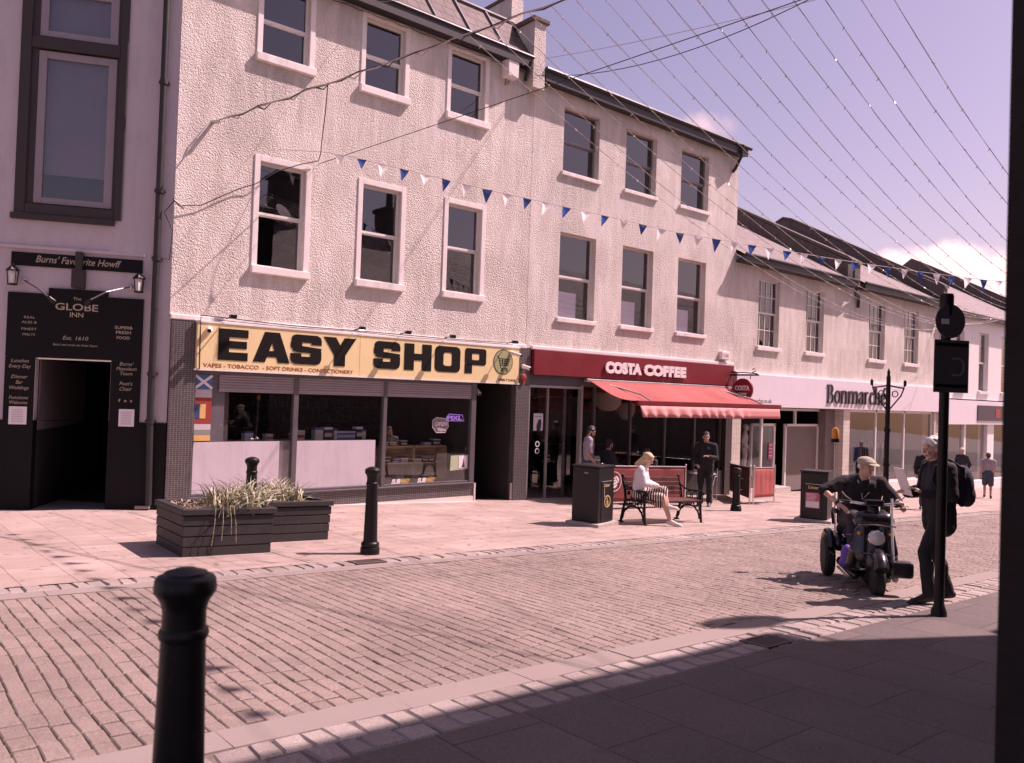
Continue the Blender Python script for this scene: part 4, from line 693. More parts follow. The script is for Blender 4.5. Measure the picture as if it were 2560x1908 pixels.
mb = MB(); mb.box(24.79, 26.81, FY+.585, FY+.60, gz(25, FY), .85); obj('side_panel', mb, 'pale_room', bn, world=True); mb = MB(); mb.box(26.9, 27.54, FY+.3, FY+.6, gz(27, FY)-.05, 1.46); obj('inner_wall', mb, 'pale_room', bn, world=True)
mb = MB(); room(mb, 20.8, 27.6, FY+.66, 19, gz(25, FY)-.15, 1.47); obj('entrance_room', mb, 'dark_room_warm', bn, world=True); mb = MB(); room(mb, 28.0, 35.3, FY+.35, 17.2, -1.35, 1.47); obj('display_room', mb, 'pale_room', bn, world=True)
fs = thing('shop_fascia', 'long white fascia with dark serif letters over the clothes shop', 'sign', (28, FY, 1.5)); b = MB(); b.box(20.74, 35.58, FY-.16, FY+.0, 1.49, 2.50); obj('board', b, 'fascia_white', fs, world=True, bev=.008)
q = text('www.bonmarche.co.uk', .19, 0, .003, .0, width=1.9); obj('web_address', shift(q, 20.75, FY-.163, 1.62), 'letter_dark', fs, world=True)
# condensed serif letters drawn as strokes: stems, bowls and serifs
def serif_word(x, z, cap, xh):
    b = MB(); y0, y1 = FY-.20, FY-.161; st, th = .085, .035; k = [0]
    def P(pts, w_): b.ribbon([(x+u, z+v) for u, v in pts], w_, y0-.0007*k[0], y1); k[0] += 1
    def serif(u, v, w_=.10): P([(u-w_, v), (u+w_, v)], .03)
    def arc(cx, cz, rx, rz, a0, a1, n=14): return [(cx+rx*cos(R(a0+(a1-a0)*i/n)), cz+rz*sin(R(a0+(a1-a0)*i/n))) for i in range(n+1)]
    def wv(n, a, c): return [a+(c-a)*abs(sin(pi*i/n)) for i in range(n+1)]
    adv = 0
    def stem(u, h, top=True, bot=True):
        P([(u, 0), (u, h)], st)
        if bot: serif(u, .015)
        if top: P([(u-.11, h-.03), (u+.02, h-.005)], .035)
    def B_():
        P([(x0+.12, 0), (x0+.12, cap)], st); serif(x0+.12, .015); serif(x0+.12, cap-.015)
        P([(x0+.1, cap-.02), (x0+.26, cap-.02)]+arc(x0+.26, cap*.76, .17, cap*.235, 80, -80)+[(x0+.1, cap*.53)], [th, th]+wv(14, th, st)+[th]); P([(x0+.1, cap*.52), (x0+.28, cap*.52)]+arc(x0+.28, cap*.27, .21, cap*.255, 80, -80)+[(x0+.1, .02)], [th, th]+wv(14, th, st)+[th])
    def o_(): P(arc(x0+.24, xh/2, .19, xh/2-.01, 90, 450, 28), [th+(st-th)*abs(cos(R(90+360*i/28))) for i in range(29)])
    def hump(u): P([(u+.03, xh*.70)]+arc(u+.20, xh*.66, .145, xh*.32, 165, 0, 10)+[(u+.345, 0)], [th]*4+[st*.7]*3+[st]*5); serif(u+.345, .015)
    def n_(): stem(x0+.1, xh); hump(x0+.1)
    def m_(): stem(x0+.1, xh); hump(x0+.1); hump(x0+.445)
    def r_(): stem(x0+.1, xh); P([(x0+.12, xh*.68), (x0+.2, xh*.93), (x0+.3, xh*.95)], [th, .05, .085])
    def a_(): P(arc(x0+.2, xh*.72, .15, xh*.26, 160, 0, 10)+[(x0+.35, .06), (x0+.43, .02)], [.06, .04, th, th, th, .05, .07, st, st, st, st, st, th]); P(arc(x0+.22, xh*.26, .16, xh*.26, 70, 330, 14), [th]*3+[.06, st, st, st, st, .07]+[th]*6)
    def c_(): P(arc(x0+.24, xh/2, .18, xh/2-.01, 45, 320, 20), [.07, .05, th, th]+[.06, .08]+[st]*8+[.07, .06, th, th, th, th, th])
    def h_(): stem(x0+.1, cap); hump(x0+.1)
    def e_(): P(arc(x0+.24, xh/2, .18, xh/2-.01, 0, 325, 22), [.07, .06, .05, th, th, th, .06]+[st]*9+[.07, .06]+[th]*5); P([(x0+.06, xh*.52), (x0+.42, xh*.52)], th); P([(x0+.22, xh+.06), (x0+.36, xh+.19)], [.03, .06])
    for f, a in ((B_, .62), (o_, .52), (n_, .60), (m_, .93), (a_, .50), (r_, .45), (c_, .48), (h_, .60), (e_, .5)): x0 = adv; f(); adv += a
    s = 4.5/(adv); b.v = [(x+(p[0]-x)*s*.98, p[1], p[2]) for p in b.v]; return b
obj('lettering', serif_word(26.05, 1.69, .64, .45), 'letter_dark', fs, world=True)
# window display
for (x, y, lab, mt) in ((29.0, 16.2, 'pale poster of a woman on the display wall beside the tiled pier', 'poster_grey'), (31.2, 16.4, 'tall pale poster standing behind the middle pane of the clothes shop', 'box_cream')):
    t = thing('fashion_poster', lab, 'poster', (x, y, -1.1)); b = MB(); b.box(-.7, .7, 0, .03, .3, 2.45); obj('sheet', b, 'paper', t); b = MB(); b.plate(circ(.0, 1.85, .22, 20, .28), -.008, -.001); b.plate([(-.45, .35), (.45, .35), (.3, 1.5), (-.3, 1.5)], -.006, -.001); obj('picture', b, mt, t); b = MB(); b.plate(circ(.0, 2.0, .26, 20, .24), -.004, -.0005); obj('picture_hair', b, 'box_dark', t)
for x in (30.9, 32.2, 33.7):
    t = thing('clothes_rail', {30.9: 'short rail of pale clothes behind the middle pane of the clothes shop', 32.2: 'rail of mixed clothes beside the second mullion of the clothes shop', 33.7: 'rail of dark clothes at the far pane of the clothes shop'}[x], 'clothes rail', (x, 15.9, -1.25), .1); b = MB(); b.tube([(-.5, 0, 0), (-.5, 0, 1.5), (.5, 0, 1.5), (.5, 0, 0)], .015, 6); obj('rail', b, 'chrome', t); rnd = random.Random(int(x*10))
    for i in range(9): b = MB(); u = -.42+i*.105; h = rnd.uniform(.7, 1.0); b.prism([(-.2, 1.45-h), (.2, 1.45-h), (.17, 1.35), (.05, 1.45), (-.05, 1.45), (-.17, 1.35)], lambda a, c: (u-.02, a, c), lambda a, c: (u+.025, a, c)); obj('garment', b, rnd.choice(['cloth_white', 'cloth_mid', 'box_red', 'box_blue', 'cloth_grey', 'cloth_black']), t)
t = thing('door_notice', 'pink notice on the glass door of the clothes shop', 'notice', (23.85, FY+.57, -.25)); b = MB(); b.plate([(-.12, 0), (.14, 0), (.14, .55), (-.12, .55)], 0, .004); obj('sheet', b, 'poster_pink', t); b = MB()
for k in range(4): b.plate([(-.08, .1+k*.12), (.1, .1+k*.12), (.1, .13+k*.12), (-.08, .13+k*.12)], -.003, -.0005)
obj('lettering', b, 'paper', t)

# ------------------------------------------------------------------ the next building down the street
nb = thing('end_building', 'cream building with tall windows and a white fascia beyond the clothes shop', 'building', (44, 14.2, -1.6))
NX = [(39.9, 41.05), (42.7, 44.3), (46.3, 47.9), (50, 51.6)]
mb = MB(); wall(mb, 35.6, 60, 2.1, 5.9, [(a, b, 2.5, 5.2) for a, b in NX]+[(37.3, 38.2, 2.5, 5.15)], FY-.02, .2); mb.box(35.61, 36.0, FY+.0, FY+.4, -1.9, 2.1).box(41.2, 42.0, FY+.0, FY+.4, -2, 1.0); obj('wall', mb, 'paint_white', nb, world=True)
for a, b in NX+[(37.3, 38.2)]: window(nb, a, b, 2.5, 5.18, 3.8, y=FY-.02, dep=.2)
mb = MB(); mb.box(35.62, 60, FY-.15, FY-.02, .98, 2.05); obj('fascia', mb, 'fascia_white', nb, world=True); mb = MB(); mb.box(39.5, 45.2, FY-.19, FY-.151, 1.15, 1.85); o = obj('sign_panel', mb, 'box_dark', nb, world=True); mb = MB()
for k, x in enumerate((41.6, 42.8, 43.9)): mb.box(x, x+.6, FY-.2, FY-.191, 1.28, 1.72)
obj('sign_block', mb, 'red_flag', o, world=True)
mb = MB(); room(mb, 35.7, 59.9, FY+.3, 20, -2.3, 5.8); mb.box(35.7, 59.9, FY+.4, 20, 2.1, 2.2); obj('rooms', mb, 'dark_room_warm', nb, world=True)
mb = MB(); mb.quad((36, FY+.15, -1.9), (60, FY+.15, -2.4), (60, FY+.15, .98), (36, FY+.15, .98)); obj('shop_window', mb, SHOPGLASS, nb, world=True); mb = MB(); mb.box(36, 60, FY+.02, FY+.3, -2.6, -1.6)
for x in (38.7, 44.5, 47, 50): mb.box(x-.1, x+.1, FY+.05, FY+.25, -1.9, .98)
obj('glazing_frame', mb, 'paint_white', nb, world=True)
mb = MB(); mb.quad((35.8, 13.9, 5.85), (60, 13.9, 5.85), (60, 21.4, 10.0), (35.8, 21.4, 10.0)).quad((35.8, 21.4, 10), (60, 21.4, 10), (60, 28, 6), (35.8, 28, 6)); obj('roof', mb, 'slate', nb, world=True)
mb = MB(); mb.box(35.8, 60, 13.82, 13.95, 5.72, 5.9); obj('gutter', mb, 'gutter_black', nb, world=True)
mb = MB(); mb.prism([(14.0, 5.9), (14.0, 6.7), (20.7, 10.3), (21.6, 10.75), (22.1, 10.4), (28, 7), (28, 5.9)], lambda u, v: (49.8, u, v), lambda u, v: (50.3, u, v)); obj('skew_wall', mb, 'stone_dark', nb, world=True)
fb = thing('far_block', 'plain pale block closing the street beyond the end building', 'building', (75, 10, -3)); mb = MB(); wall(mb, 62, 90, -4, 6.5, [(64+i*3.4, 65.4+i*3.4, 2.2, 4.6) for i in range(7)]+[(64+i*3.4, 66.4+i*3.4, -2.2, 0) for i in range(7)], 13.2, .2); mb.quad((62, 13.2, -4), (62, 26, -4), (62, 26, 6.5), (62, 13.2, 6.5)); obj('wall', mb, 'paint_white', fb, world=True)
mb = MB(); mb.box(62.2, 90, 13.45, 20, -4, 6.4); obj('rooms', mb, 'dark_room', fb, world=True); mb = MB(); mb.quad((61.8, 12.9, 6.5), (90, 12.9, 6.5), (90, 19, 10), (61.8, 19, 10)); obj('roof', mb, 'slate', fb, world=True)

# ------------------------------------------------------------------ the pub, turned away from the sun
pb = thing('pub_building', 'mauve rendered pub with a black painted doorway and a tall dark framed window', 'pub', (4.33, 14.2, 0), R(-25))
L0 = -11.0
mb = MB(); wall(mb, L0, -.0, .92, 9.5, [(-2.28, -.95, 4.45, 8.1), (-5.6, -4.3, 4.45, 8.1), (-2.02, -.90, .92, 1.945)], 0, .16); mb.quad((L0, 0, 0), (L0, 9, 0), (L0, 9, 9.5), (L0, 0, 9.5)); mb.quad((L0, 9, 0), (0, 9, 0), (0, 9, 9.5), (L0, 9, 9.5)); obj('wall', mb, 'pub_render', pb)
mb = MB(); wall(mb, L0, -.0, -1.0, .92, [(-2.02, -.90, -1.0, .92)], -.025, .2); mb.quad((L0, -.025, .92), (0, -.025, .92), (0, .01, .92), (L0, .01, .92)); obj('dado', mb, 'black_paint', pb)
mb = MB(); mb.quad((L0, -.3, 9.5), (0, -.3, 9.5), (0, 5, 12), (L0, 5, 12)); obj('roof', mb, 'slate', pb)
mb = MB(); room(mb, -2.03, -.89, .16, 7, -.62, 1.955); obj('passage', mb, 'dark_room', pb); mb = MB(); mb.box(-2.021, -2.0, .2, 3.2, .75, 1.93); obj('passage_wall', mb, 'passage_paint', pb); mb = MB(); mb.box(-2.0, -.9, -.0, .05, 1.925, 1.945); obj('door_lintel', mb, 'chrome', pb)
for x0 in (-2.28, -5.6):
    wd = 1.33; f = MB(); f.box(x0-.16, x0, -.035, .1, 4.3, 8.2).box(x0+wd, x0+wd+.12, -.035, .1, 4.3, 8.2).box(x0, x0+wd, -.035, .1, 4.3, 4.47).box(x0, x0+wd, -.03, .13, 7.04, 7.24).box(x0-.2, x0+wd+.02, -.07, .1, 4.2, 4.3); fo = obj('window', f, 'dark_wood', pb, bev=.012)
    g = MB()
    for z0, z1 in ((4.49, 7.02), (7.26, 8.1)): g.box(x0+.1, x0+.22, .02, .09, z0, z1).box(x0+wd-.18, x0+wd-.05, .02, .09, z0, z1).box(x0+.22, x0+wd-.18, .021, .09, z0, z0+.1).box(x0+.22, x0+wd-.18, .021, .09, z1-.12, z1)
    obj('sash', g, 'pub_blind', fo, bev=.006); g = MB(); g.box(x0, x0+.1, .01, .12, 4.47, 8.1).box(x0+wd-.05, x0+wd, .01, .12, 4.47, 8.1); obj('jamb', g, 'dark_wood', fo); g = MB(); g.quad((x0+.1, .06, 4.5), (x0+wd-.05, .06, 4.5), (x0+wd-.05, .06, 8.1), (x0+.1, .06, 8.1)); obj('pane', g, GLASS, fo)
    g = MB(); g.box(x0+.1, x0+wd-.05, .14, .16, 5.0, 8.1); obj('blind', g, 'pub_blind', fo); g = MB(); g.quad((x0, .5, 4.4), (x0+wd, .5, 4.4), (x0+wd, .5, 8.2), (x0, .5, 8.2)); obj('room_dark', g, 'dark_room', fo)
mb = MB(); mb.box(L0, -.45, -.045, -.001, 3.72, 3.77); obj('ledge', mb, 'pub_render', pb)
mb = MB(); mb.tube([(-.25, -.09, 9.4), (-.25, -.09, 1.2), (-.22, -.09, -.46)], .055, 10)
for z in (.95, 1.75, 3.7, 4.85, 6.7): mb.cyl((-.245, -.09, z-.04), (-.245, -.09, z+.04), .07); mb.box(-.33, -.16, -.1, 0, z-.012, z+.012)
obj('downpipe', mb, 'gutter_black', pb, sm=True)
mb = MB(); mb.box(-.42, -.2, -.15, -.02, -.52, -.475); obj('gully', mb, 'kerb_stone', pb)
def psign(name, label, pts, y0, txts, mt='black_paint', cat='sign', extra=None):
    cx = sum(p[0] for p in pts)/len(pts); cz = min(p[1] for p in pts); w0 = parent_mw(pb) @ V((cx, 0, cz)); t = thing(name, label, cat, w0, R(-25)); b = MB(); b.plate([(u-cx, v-cz) for u, v in pts], y0, -.002); obj('board', b, mt, t, bev=.004)
    for s, u, v, sz, wd, bold, sh, mm in txts: q = text(s, sz, 0, .003, bold, width=wd, shear=sh); obj('lettering', shift(q, u-cx-wd/2, y0-.004, v-cz), mm, t)
    return t
psign('pub_name_board', 'narrow black board with italic words above the pub lamps', [(-2.44, 3.44), (-.47, 3.44), (-.47, 3.66), (-2.44, 3.66)], -.03, [("Burns' Favourite Howff", -1.44, 3.51, .16, 1.28, .001, .3, 'pub_letter')])
mtx = 'pub_letter'
pp = psign('pub_sign_panel', 'large black painted panel with pub name over the passage', [(-2.46, 1.95), (-.43, 1.95), (-.43, 3.0), (-.98, 3.0), (-.98, 3.10), (-1.87, 3.10), (-1.87, 3.0), (-2.46, 3.0)], -.045,
   [('The', -1.44, 2.92, .07, .12, 0, .1, mtx), ('GLOBE', -1.44, 2.75, .16, .64, .002, 0, mtx), ('INN', -1.44, 2.64, .11, .2, .001, 0, mtx), ('Est. 1610', -1.44, 2.26, .09, .38, 0, .2, mtx), ("Burns' own words: the Globe Tavern", -1.44, 2.16, .05, .66, 0, .2, mtx),
    ('SUPERB', -.72, 2.48, .07, .27, .001, 0, mtx), ('FRESH', -.72, 2.40, .07, .23, .001, 0, mtx), ('FOOD', -.72, 2.31, .07, .20, .001, 0, mtx), ('REAL', -2.13, 2.58, .055, .16, 0, 0, mtx), ('ALES &', -2.13, 2.50, .055, .22, 0, 0, mtx), ('FINEST', -2.13, 2.39, .055, .22, 0, 0, mtx), ('MALTS', -2.13, 2.30, .055, .18, 0, 0, mtx)])
psign('pub_side_panel', 'narrow black panel with social icons and tour lettering right of the passage', [(-.89, .86), (-.43, .86), (-.43, 1.945), (-.89, 1.945)], -.04, [("Burns'", -.65, 1.87, .085, .22, 0, .25, mtx), ('Mausoleum', -.65, 1.79, .085, .31, 0, .25, mtx), ('Tours', -.65, 1.71, .085, .19, 0, .25, mtx), ("Poet's", -.65, 1.54, .085, .2, 0, .25, mtx), ('Chair', -.65, 1.45, .085, .19, 0, .25, mtx), ('f', -.74, 1.26, .07, .03, .002, 0, mtx), ('o', -.65, 1.26, .07, .04, .002, 0, mtx), ('x', -.56, 1.26, .07, .04, .002, 0, mtx)])
psign('pub_side_panel', 'narrow black panel of close lettering left of the passage', [(-2.46, .86), (-2.03, .86), (-2.03, 1.945), (-2.46, 1.945)], -.04, [('Lunches', -2.24, 1.86, .08, .26, 0, .25, mtx), ('Every Day', -2.24, 1.77, .08, .32, 0, .25, mtx), ('Dinner', -2.24, 1.60, .08, .24, 0, .25, mtx), ('Bar', -2.24, 1.51, .08, .1, 0, .25, mtx), ('Weddings', -2.24, 1.42, .08, .28, 0, .25, mtx), ('Functions', -2.24, 1.26, .08, .28, 0, .25, mtx), ('Welcome', -2.24, 1.18, .08, .26, 0, .25, mtx)])
for a, b_, lab in ((-.74, -.50, 'white menu sheet on the black panel under the social icons'), (-2.37, -2.11, 'white menu sheet on the black panel left of the passage')):
    w0 = parent_mw(pb) @ V(((a+b_)/2, -.045, .85)); t = thing('menu_sheet', lab, 'menu', w0, R(-25), 'white menus on the pub front'); h = (b_-a)/2; b = MB(); b.plate([(-h, 0), (h, 0), (h, .29), (-h, .29)], -.006, 0); obj('sheet', b, 'paper', t); b = MB()
    for k in range(8): b.plate([(-h*.7, .04+k*.028), (h*.6, .04+k*.028), (h*.6, .048+k*.028), (-h*.7, .048+k*.028)], -.008, -.0065)
    obj('lettering', b, 'poster_grey', t)
for x, lab in ((-.50, 'black wall lantern beside the drainpipe end of the pub front'), (-2.38, 'black wall lantern at the far end of the pub front')):
    w0 = parent_mw(pb) @ V((x, -.12, 3.12)); t = thing('wall_lantern', lab, 'lantern', w0, R(-25), 'lanterns on the pub front'); b = MB()
    for sx in (-1, 1):
        for sy in (-1, 1): b.tube([(sx*.05, sy*.05, 0), (sx*.065, sy*.065, .22)], .008, 5)
    b.lathe([(.075, -.02), (.075, 0), (.05, .01)], (0, 0, 0), 4).lathe([(.10, .21), (.10, .23), (.03, .30), (.01, .34)], (0, 0, 0), 4); b.box(-.012, .012, 0, .12, .1, .13); obj('cage', b, 'black_iron', t); b = MB(); b.lathe([(.045, .01), (.06, .21)], (0, 0, 0), 4); obj('glazing', b, 'lens', t)
w0 = parent_mw(pb) @ V((-1.44, -.05, 3.0))
for sx, lab in ((1, 'brass rod spotlight reaching towards the drainpipe side of the pub name'), (-1, 'brass rod spotlight reaching away from the drainpipe over the pub name')):
    w0 = parent_mw(pb) @ V((-1.44+sx*.80, -.04, 3.20)); t = thing('picture_light', lab, 'spotlight', w0, R(-25), 'rod lights over the pub name'); b = MB(); b.tube([(0, 0, 0), (-sx*.3, -.35, -.15), (-sx*.5, -.45, -.30)], .014, 6); obj('rod', b, 'alu_dark', t); b = MB(); b.cap((-sx*.5, -.45, -.3), (-sx*.56, -.42, -.36), .03, .045); obj('shade', b, 'black_gloss', t, sm=True); b = MB(); b.ell((0, .01, 0), (.04, .03, .04)); obj('rose', b, 'alu', t)
w0 = parent_mw(pb) @ V((-1.43, -.06, 3.12)); t = thing('pub_crest', 'slim dark timber finial standing over the middle of the pub panel', 'finial', w0, R(-25)); b = MB(); b.box(-.055, .055, -.05, .05, 0, .60).box(-.10, .10, -.06, .055, 0, .30); obj('post', b, 'dark_wood', t, bev=.01)
# ------------------------------------------------------------------ the buildings behind the photographer, which shade the foreground
ob = thing('opposite_building', 'dark end wall of the tall building that shades the foreground pavement', 'building', (7, -2, 0))
mb = MB(); wall(mb, 2.275, 12.0, -1.2, 8.05, [(3.4+i*2.2, 4.5+i*2.2, z, z+1.7) for i in range(4) for z in (3.2, 5.7)], .75, -.2); mb.quad((2.275, .75, -1.2), (2.275, -9, -1.2), (2.275, -9, 8.05), (2.275, .75, 8.05)).quad((12, .75, -1.2), (12, -9, -1.2), (12, -9, 8.05), (12, .75, 8.05)).quad((2.275, -9, -1), (12, -9, -1), (12, -9, 8), (2.275, -9, 8)).prism([(.75, 8.05), (-9, 8.05), (-4.1, 9.5)], lambda u, v: (2.275, u, v), lambda u, v: (2.315, u, v)); obj('wall', mb, 'end_wall', ob, world=True)
mb = MB(); mb.quad((2.22, 1.07, 7.98), (12.05, 1.07, 7.98), (12.05, -4.1, 9.5), (2.22, -4.1, 9.5)).quad((2.22, -4.1, 9.5), (12.05, -4.1, 9.5), (12.05, -9.2, 8), (2.22, -9.2, 8)); mb.quad((2.22, 1.07, 7.94), (12.05, 1.07, 7.94), (12.05, .6, 7.94), (2.22, .6, 7.94)); obj('roof', mb, 'slate', ob, world=True)
mb = MB()
for i in range(4):
    for z in (3.2, 5.7): a = 3.4+i*2.2; mb.quad((a, .58, z), (a+1.1, .58, z), (a+1.1, .58, z+1.7), (a, .58, z+1.7))
obj('pane', mb, GLASS, ob, world=True); mb = MB(); mb.box(2.5, 11.9, -8.8, .5, -1, 7.9); obj('rooms', mb, 'dark_room', ob, world=True)
for cx, cy in ((10.9, -1.4),):
    mb = MB(); mb.box(cx-.65, cx+.65, cy-.45, cy+.45, 8.3, 10.2).box(cx-.75, cx+.75, cy-.55, cy+.55, 10.2, 10.38); ch = obj('chimney', mb, 'stone_dark', ob, world=True); mb = MB(); mb.lathe([(.17, 0), (.14, .7), (.18, .75)], (cx-.3, cy, 10.38), 12).lathe([(.17, 0), (.15, .9), (.19, .95)], (cx+.3, cy, 10.38), 12); obj('chimney_pot', mb, 'stone_dark', ch, world=True)
mb = MB(); mb.lathe([(.42, .12), (.34, .05), (.2, .01), (.0, 0)], (12.0, 1.40, 7.75), 22, (.4, .75, .55)); mb.tube([(11.9, .76, 7.5), (11.95, 1.15, 7.5), (12.0, 1.4, 7.72)], .03, 6); obj('shadow_dish', mb, 'alu_dark', ob, world=True)  # unseen dish added at the eave to cast a blob of shadow on the road
ol = thing('opposite_row', 'lower slate roofed row across the street behind the photographer', 'building', (24, -3, -1)); mb = MB(); mb.box(12.05, 44, -8, .7, -2.5, 5.45); obj('wall', mb, 'stone_dark', ol, world=True)
mb = MB(); mb.quad((12.05, .85, 5.4), (44, .85, 5.1), (44, -3.8, 8.6), (12.05, -3.8, 8.9)).quad((12.05, -3.8, 8.9), (44, -3.8, 8.6), (44, -8.3, 5.2), (12.05, -8.3, 5.5)); mb.prism([(.75, 5.4), (-8.2, 5.4), (-3.8, 8.85)], lambda u, v: (44, u, v), lambda u, v: (43.95, u, v)); obj('roof', mb, 'slate', ol, world=True)
for cx, cz in ((14.5, 10.4), (19.8, 9.9), (27, 10.2)):
    mb = MB(); mb.box(cx-.7, cx+.7, -4.3, -3.3, 8.0, cz).box(cx-.8, cx+.8, -4.4, -3.2, cz, cz+.18); ch = obj('chimney', mb, 'stone_dark', ol, world=True); mb = MB(); mb.lathe([(.2, 0), (.16, .8), (.2, .85)], (cx-.3, -3.8, cz+.18), 12).lathe([(.2, 0), (.17, 1.0), (.21, 1.05)], (cx+.35, -3.8, cz+.18), 12); obj('chimney_pot', mb, 'stone_dark', ch, world=True)
# ------------------------------------------------------------------ street furniture
def bollard_proto(loc, label):
    t = thing('bollard', label, 'bollard', loc, 0, 'black iron bollards along the kerb')
    b = MB(); b.lathe([(.120, -.05), (.120, .07), (.116, .085), (.104, .092), (.112, .105), (.114, .125), (.104, .145), (.090, .155), (.084, .20)], n=28); obj('base', b, 'black_iron', t, sm=True)
    b = MB(); b.lathe([(.086, .19), (.070, .85), (.076, .857), (.079, .87), (.076, .883), (.069, .89), (.068, .94), (.070, .96)], n=28); obj('shaft', b, 'black_iron', t, sm=True)
    b = MB(); b.lathe([(.070, .955), (.076, .975), (.088, .995), (.096, 1.005), (.098, 1.02), (.095, 1.045), (.088, 1.056), (.070, 1.062), (.066, 1.070), (.050, 1.074), (.03, 1.082), (.002, 1.085)], n=28); obj('cap', b, 'black_iron', t, sm=True); return t
def g3(x, y): return (x, y, gz(x, y))
b0 = bollard_proto((.899, 2.683, gz(.899, 2.683)+.025), 'near black iron bollard in the foreground, standing half in the shade'); [o.data.update() for o in kids(b0)]
dup(b0, (*g3(5.15, 8.72)[:2], gz(5.15, 8.72)+.006), .7, 'black iron bollard standing beside the small drain grate')
dup(b0, (*g3(4.47, 10.83)[:2], gz(4.47, 10.83)+.006), 1.9, 'black iron bollard rising behind the leafy planters')
b3 = dup(b0, (*g3(15.97, 10.74)[:2], gz(15.97, 10.74)+.006), .2, 'black iron bollard with a ring handle near the red barrier'); b3.scale = (1.05, 1.05, .93)
c = MB(); c.tube([(.06*cos(-.7), -.05, .80), (.13, -.085, .80), (.15, -.1, .74), (.15, -.1, .60), (.13, -.085, .53), (.06, -.05, .53)], .012, 8); obj('handle', c, 'black_iron', b3, sm=True)

def planter(label, x0, x1, y0, y1, h, rz):
    cx, cy = (x0+x1)/2, (y0+y1)/2; t = thing('planter', label, 'planter', (cx, cy, gz(cx, cy)), rz, 'black timber planters on the pavement'); t.rotation_euler = (-KY, KX, rz); hx, hy = (x1-x0)/2, (y1-y0)/2; n = 4; H_ = h-.07
    for k in range(n):
        z0, z1 = .0+H_*k/n, H_*(k+1)/n-.010; e = .022*(k+1)/n-.02
        b = MB(); b.box(-hx-e, hx+e, -hy-e, -hy-e+.04, z0, z1).box(-hx-e, hx+e, hy+e-.04, hy+e, z0, z1).box(-hx-e, -hx-e+.04, -hy-e+.041, hy+e-.041, z0, z1).box(hx+e-.04, hx+e, -hy-e+.041, hy+e-.041, z0, z1); obj('plank', b, 'timber_black', t, bev=.006)
    b = MB(); o = .025; b.box(-hx-o, hx+o, -hy-o, -hy+.07, H_, h).box(-hx-o, hx+o, hy-.07, hy+o, H_, h).box(-hx-o, -hx+.07, -hy+.071, hy-.071, H_, h).box(hx-.07, hx+o, -hy+.071, hy-.071, H_, h); obj('rim', b, 'timber_black', t, bev=.008)
    b = MB(); b.box(-hx+.02, hx-.02, -hy+.02, hy-.02, .01, H_-.012); obj('liner', b, 'dark_room', t)
    b = MB(); nx = 16
    for j in range(nx+1):
        for i in range(nx+1): u, v = i/nx, j/nx; b.v.append((-hx+.05+(2*hx-.1)*u, -hy+.05+(2*hy-.1)*v, h-.06+.05*sin(u*3.1)*sin(v*3.1)+random.uniform(-.012, .012)))
    for j in range(nx):
        for i in range(nx): a = j*(nx+1)+i; b.f.append((a, a+1, a+nx+2, a+nx+1))
    obj('soil', b, 'soil', t); return t, hx, hy
def blade_mat(name, cols):
    m, t, b = newmat(name); g = nd(t, 'ShaderNodeObjectInfo'); v = coords(t); n = noise(t, v, 26, 3); n2 = noise(t, v, 5, 2); c = ramp(t, n, [(.34, cols[0]), (.48, cols[1]), (.60, cols[2]), (.70, cols[3])]); t.links.new(c, b.inputs['Base Color']); b.inputs['Roughness'].default_value = .55
    try: b.inputs['Subsurface Weight'].default_value = 0
    except Exception: pass
blade_mat('leaf_blade', [(.10, .13, .045), (.30, .29, .16), (.52, .47, .34), (.16, .14, .06)]); blade_mat('leaf_dry', [(.18, .14, .075), (.33, .26, .16), (.42, .34, .23), (.12, .11, .05)])
def plants(label, cx, cy, z, hx, hy, n, seed, mt, tall, rz=0, dens=0):
    rnd = random.Random(seed); b = MB()
    cl = [(rnd.uniform(-hx*.85, hx*.85), rnd.uniform(-hy*.85, hy*.85)) for _ in range(max(3, n//9))]
    for i in range(n):
        k = rnd.choice(cl); x = max(-hx, min(hx, k[0]+rnd.gauss(0, .05))); y = max(-hy, min(hy, k[1]+rnd.gauss(0, .05))); a = rnd.uniform(0, 2*pi); L = tall*rnd.uniform(.45, 1.15); up = rnd.uniform(.95, 1.65); wd = rnd.uniform(.008, .016); P = []; d = V((cos(a), sin(a), 0)); s = V((-sin(a), cos(a), 0)); steps = 6
        p = V((x, y, -.03)); ang = up
        for q in range(steps+1):
            ww = wd*(1-(q/steps)**2)+.0015; tw = s*cos(q*.25)+V((0, 0, 1))*sin(q*.25)*.5; P.append((p-tw*ww, p+tw*ww)); p = p+(d*cos(ang)+V((0, 0, sin(ang))))*L/steps; ang -= rnd.uniform(.02, .42)
        o = len(b.v); b.v += [tuple(v_) for pr in P for v_ in pr]; b.f += [(o+2*q, o+2*q+1, o+2*q+3, o+2*q+2) for q in range(steps)]
    for i in range(dens):
        x, y = rnd.uniform(-hx, hx), rnd.uniform(-hy, hy); a = rnd.uniform(0, 6.3); e = rnd.uniform(-.2, 1.2); r_ = rnd.uniform(.012, .03); o = len(b.v); d = V((cos(a)*cos(e), sin(a)*cos(e), sin(e)))*r_; s = V((-sin(a), cos(a), rnd.uniform(-.4, .4)))*r_*.45; p = V((x, y, rnd.uniform(-.03, .05))); b.v += [tuple(p-d), tuple(p+s), tuple(p+d), tuple(p-s)]; b.f.append((o, o+1, o+2, o+3))
    o = obj('leafy_plants', b, mt); o.location = (cx, cy, z); o.rotation_euler = (0, 0, rz); smooth(o.data, 80)
    tag(o, label, 'plants', None, 'stuff'); return o
t1, hx, hy = planter('nearer black timber planter with drooping leaves over its rim', 3.09, 4.15, 9.30, 10.50, .55, R(-3))
t2, hx2, hy2 = planter('farther black timber planter beside the bollard', 4.28, 5.28, 10.02, 11.25, .54, R(-1))
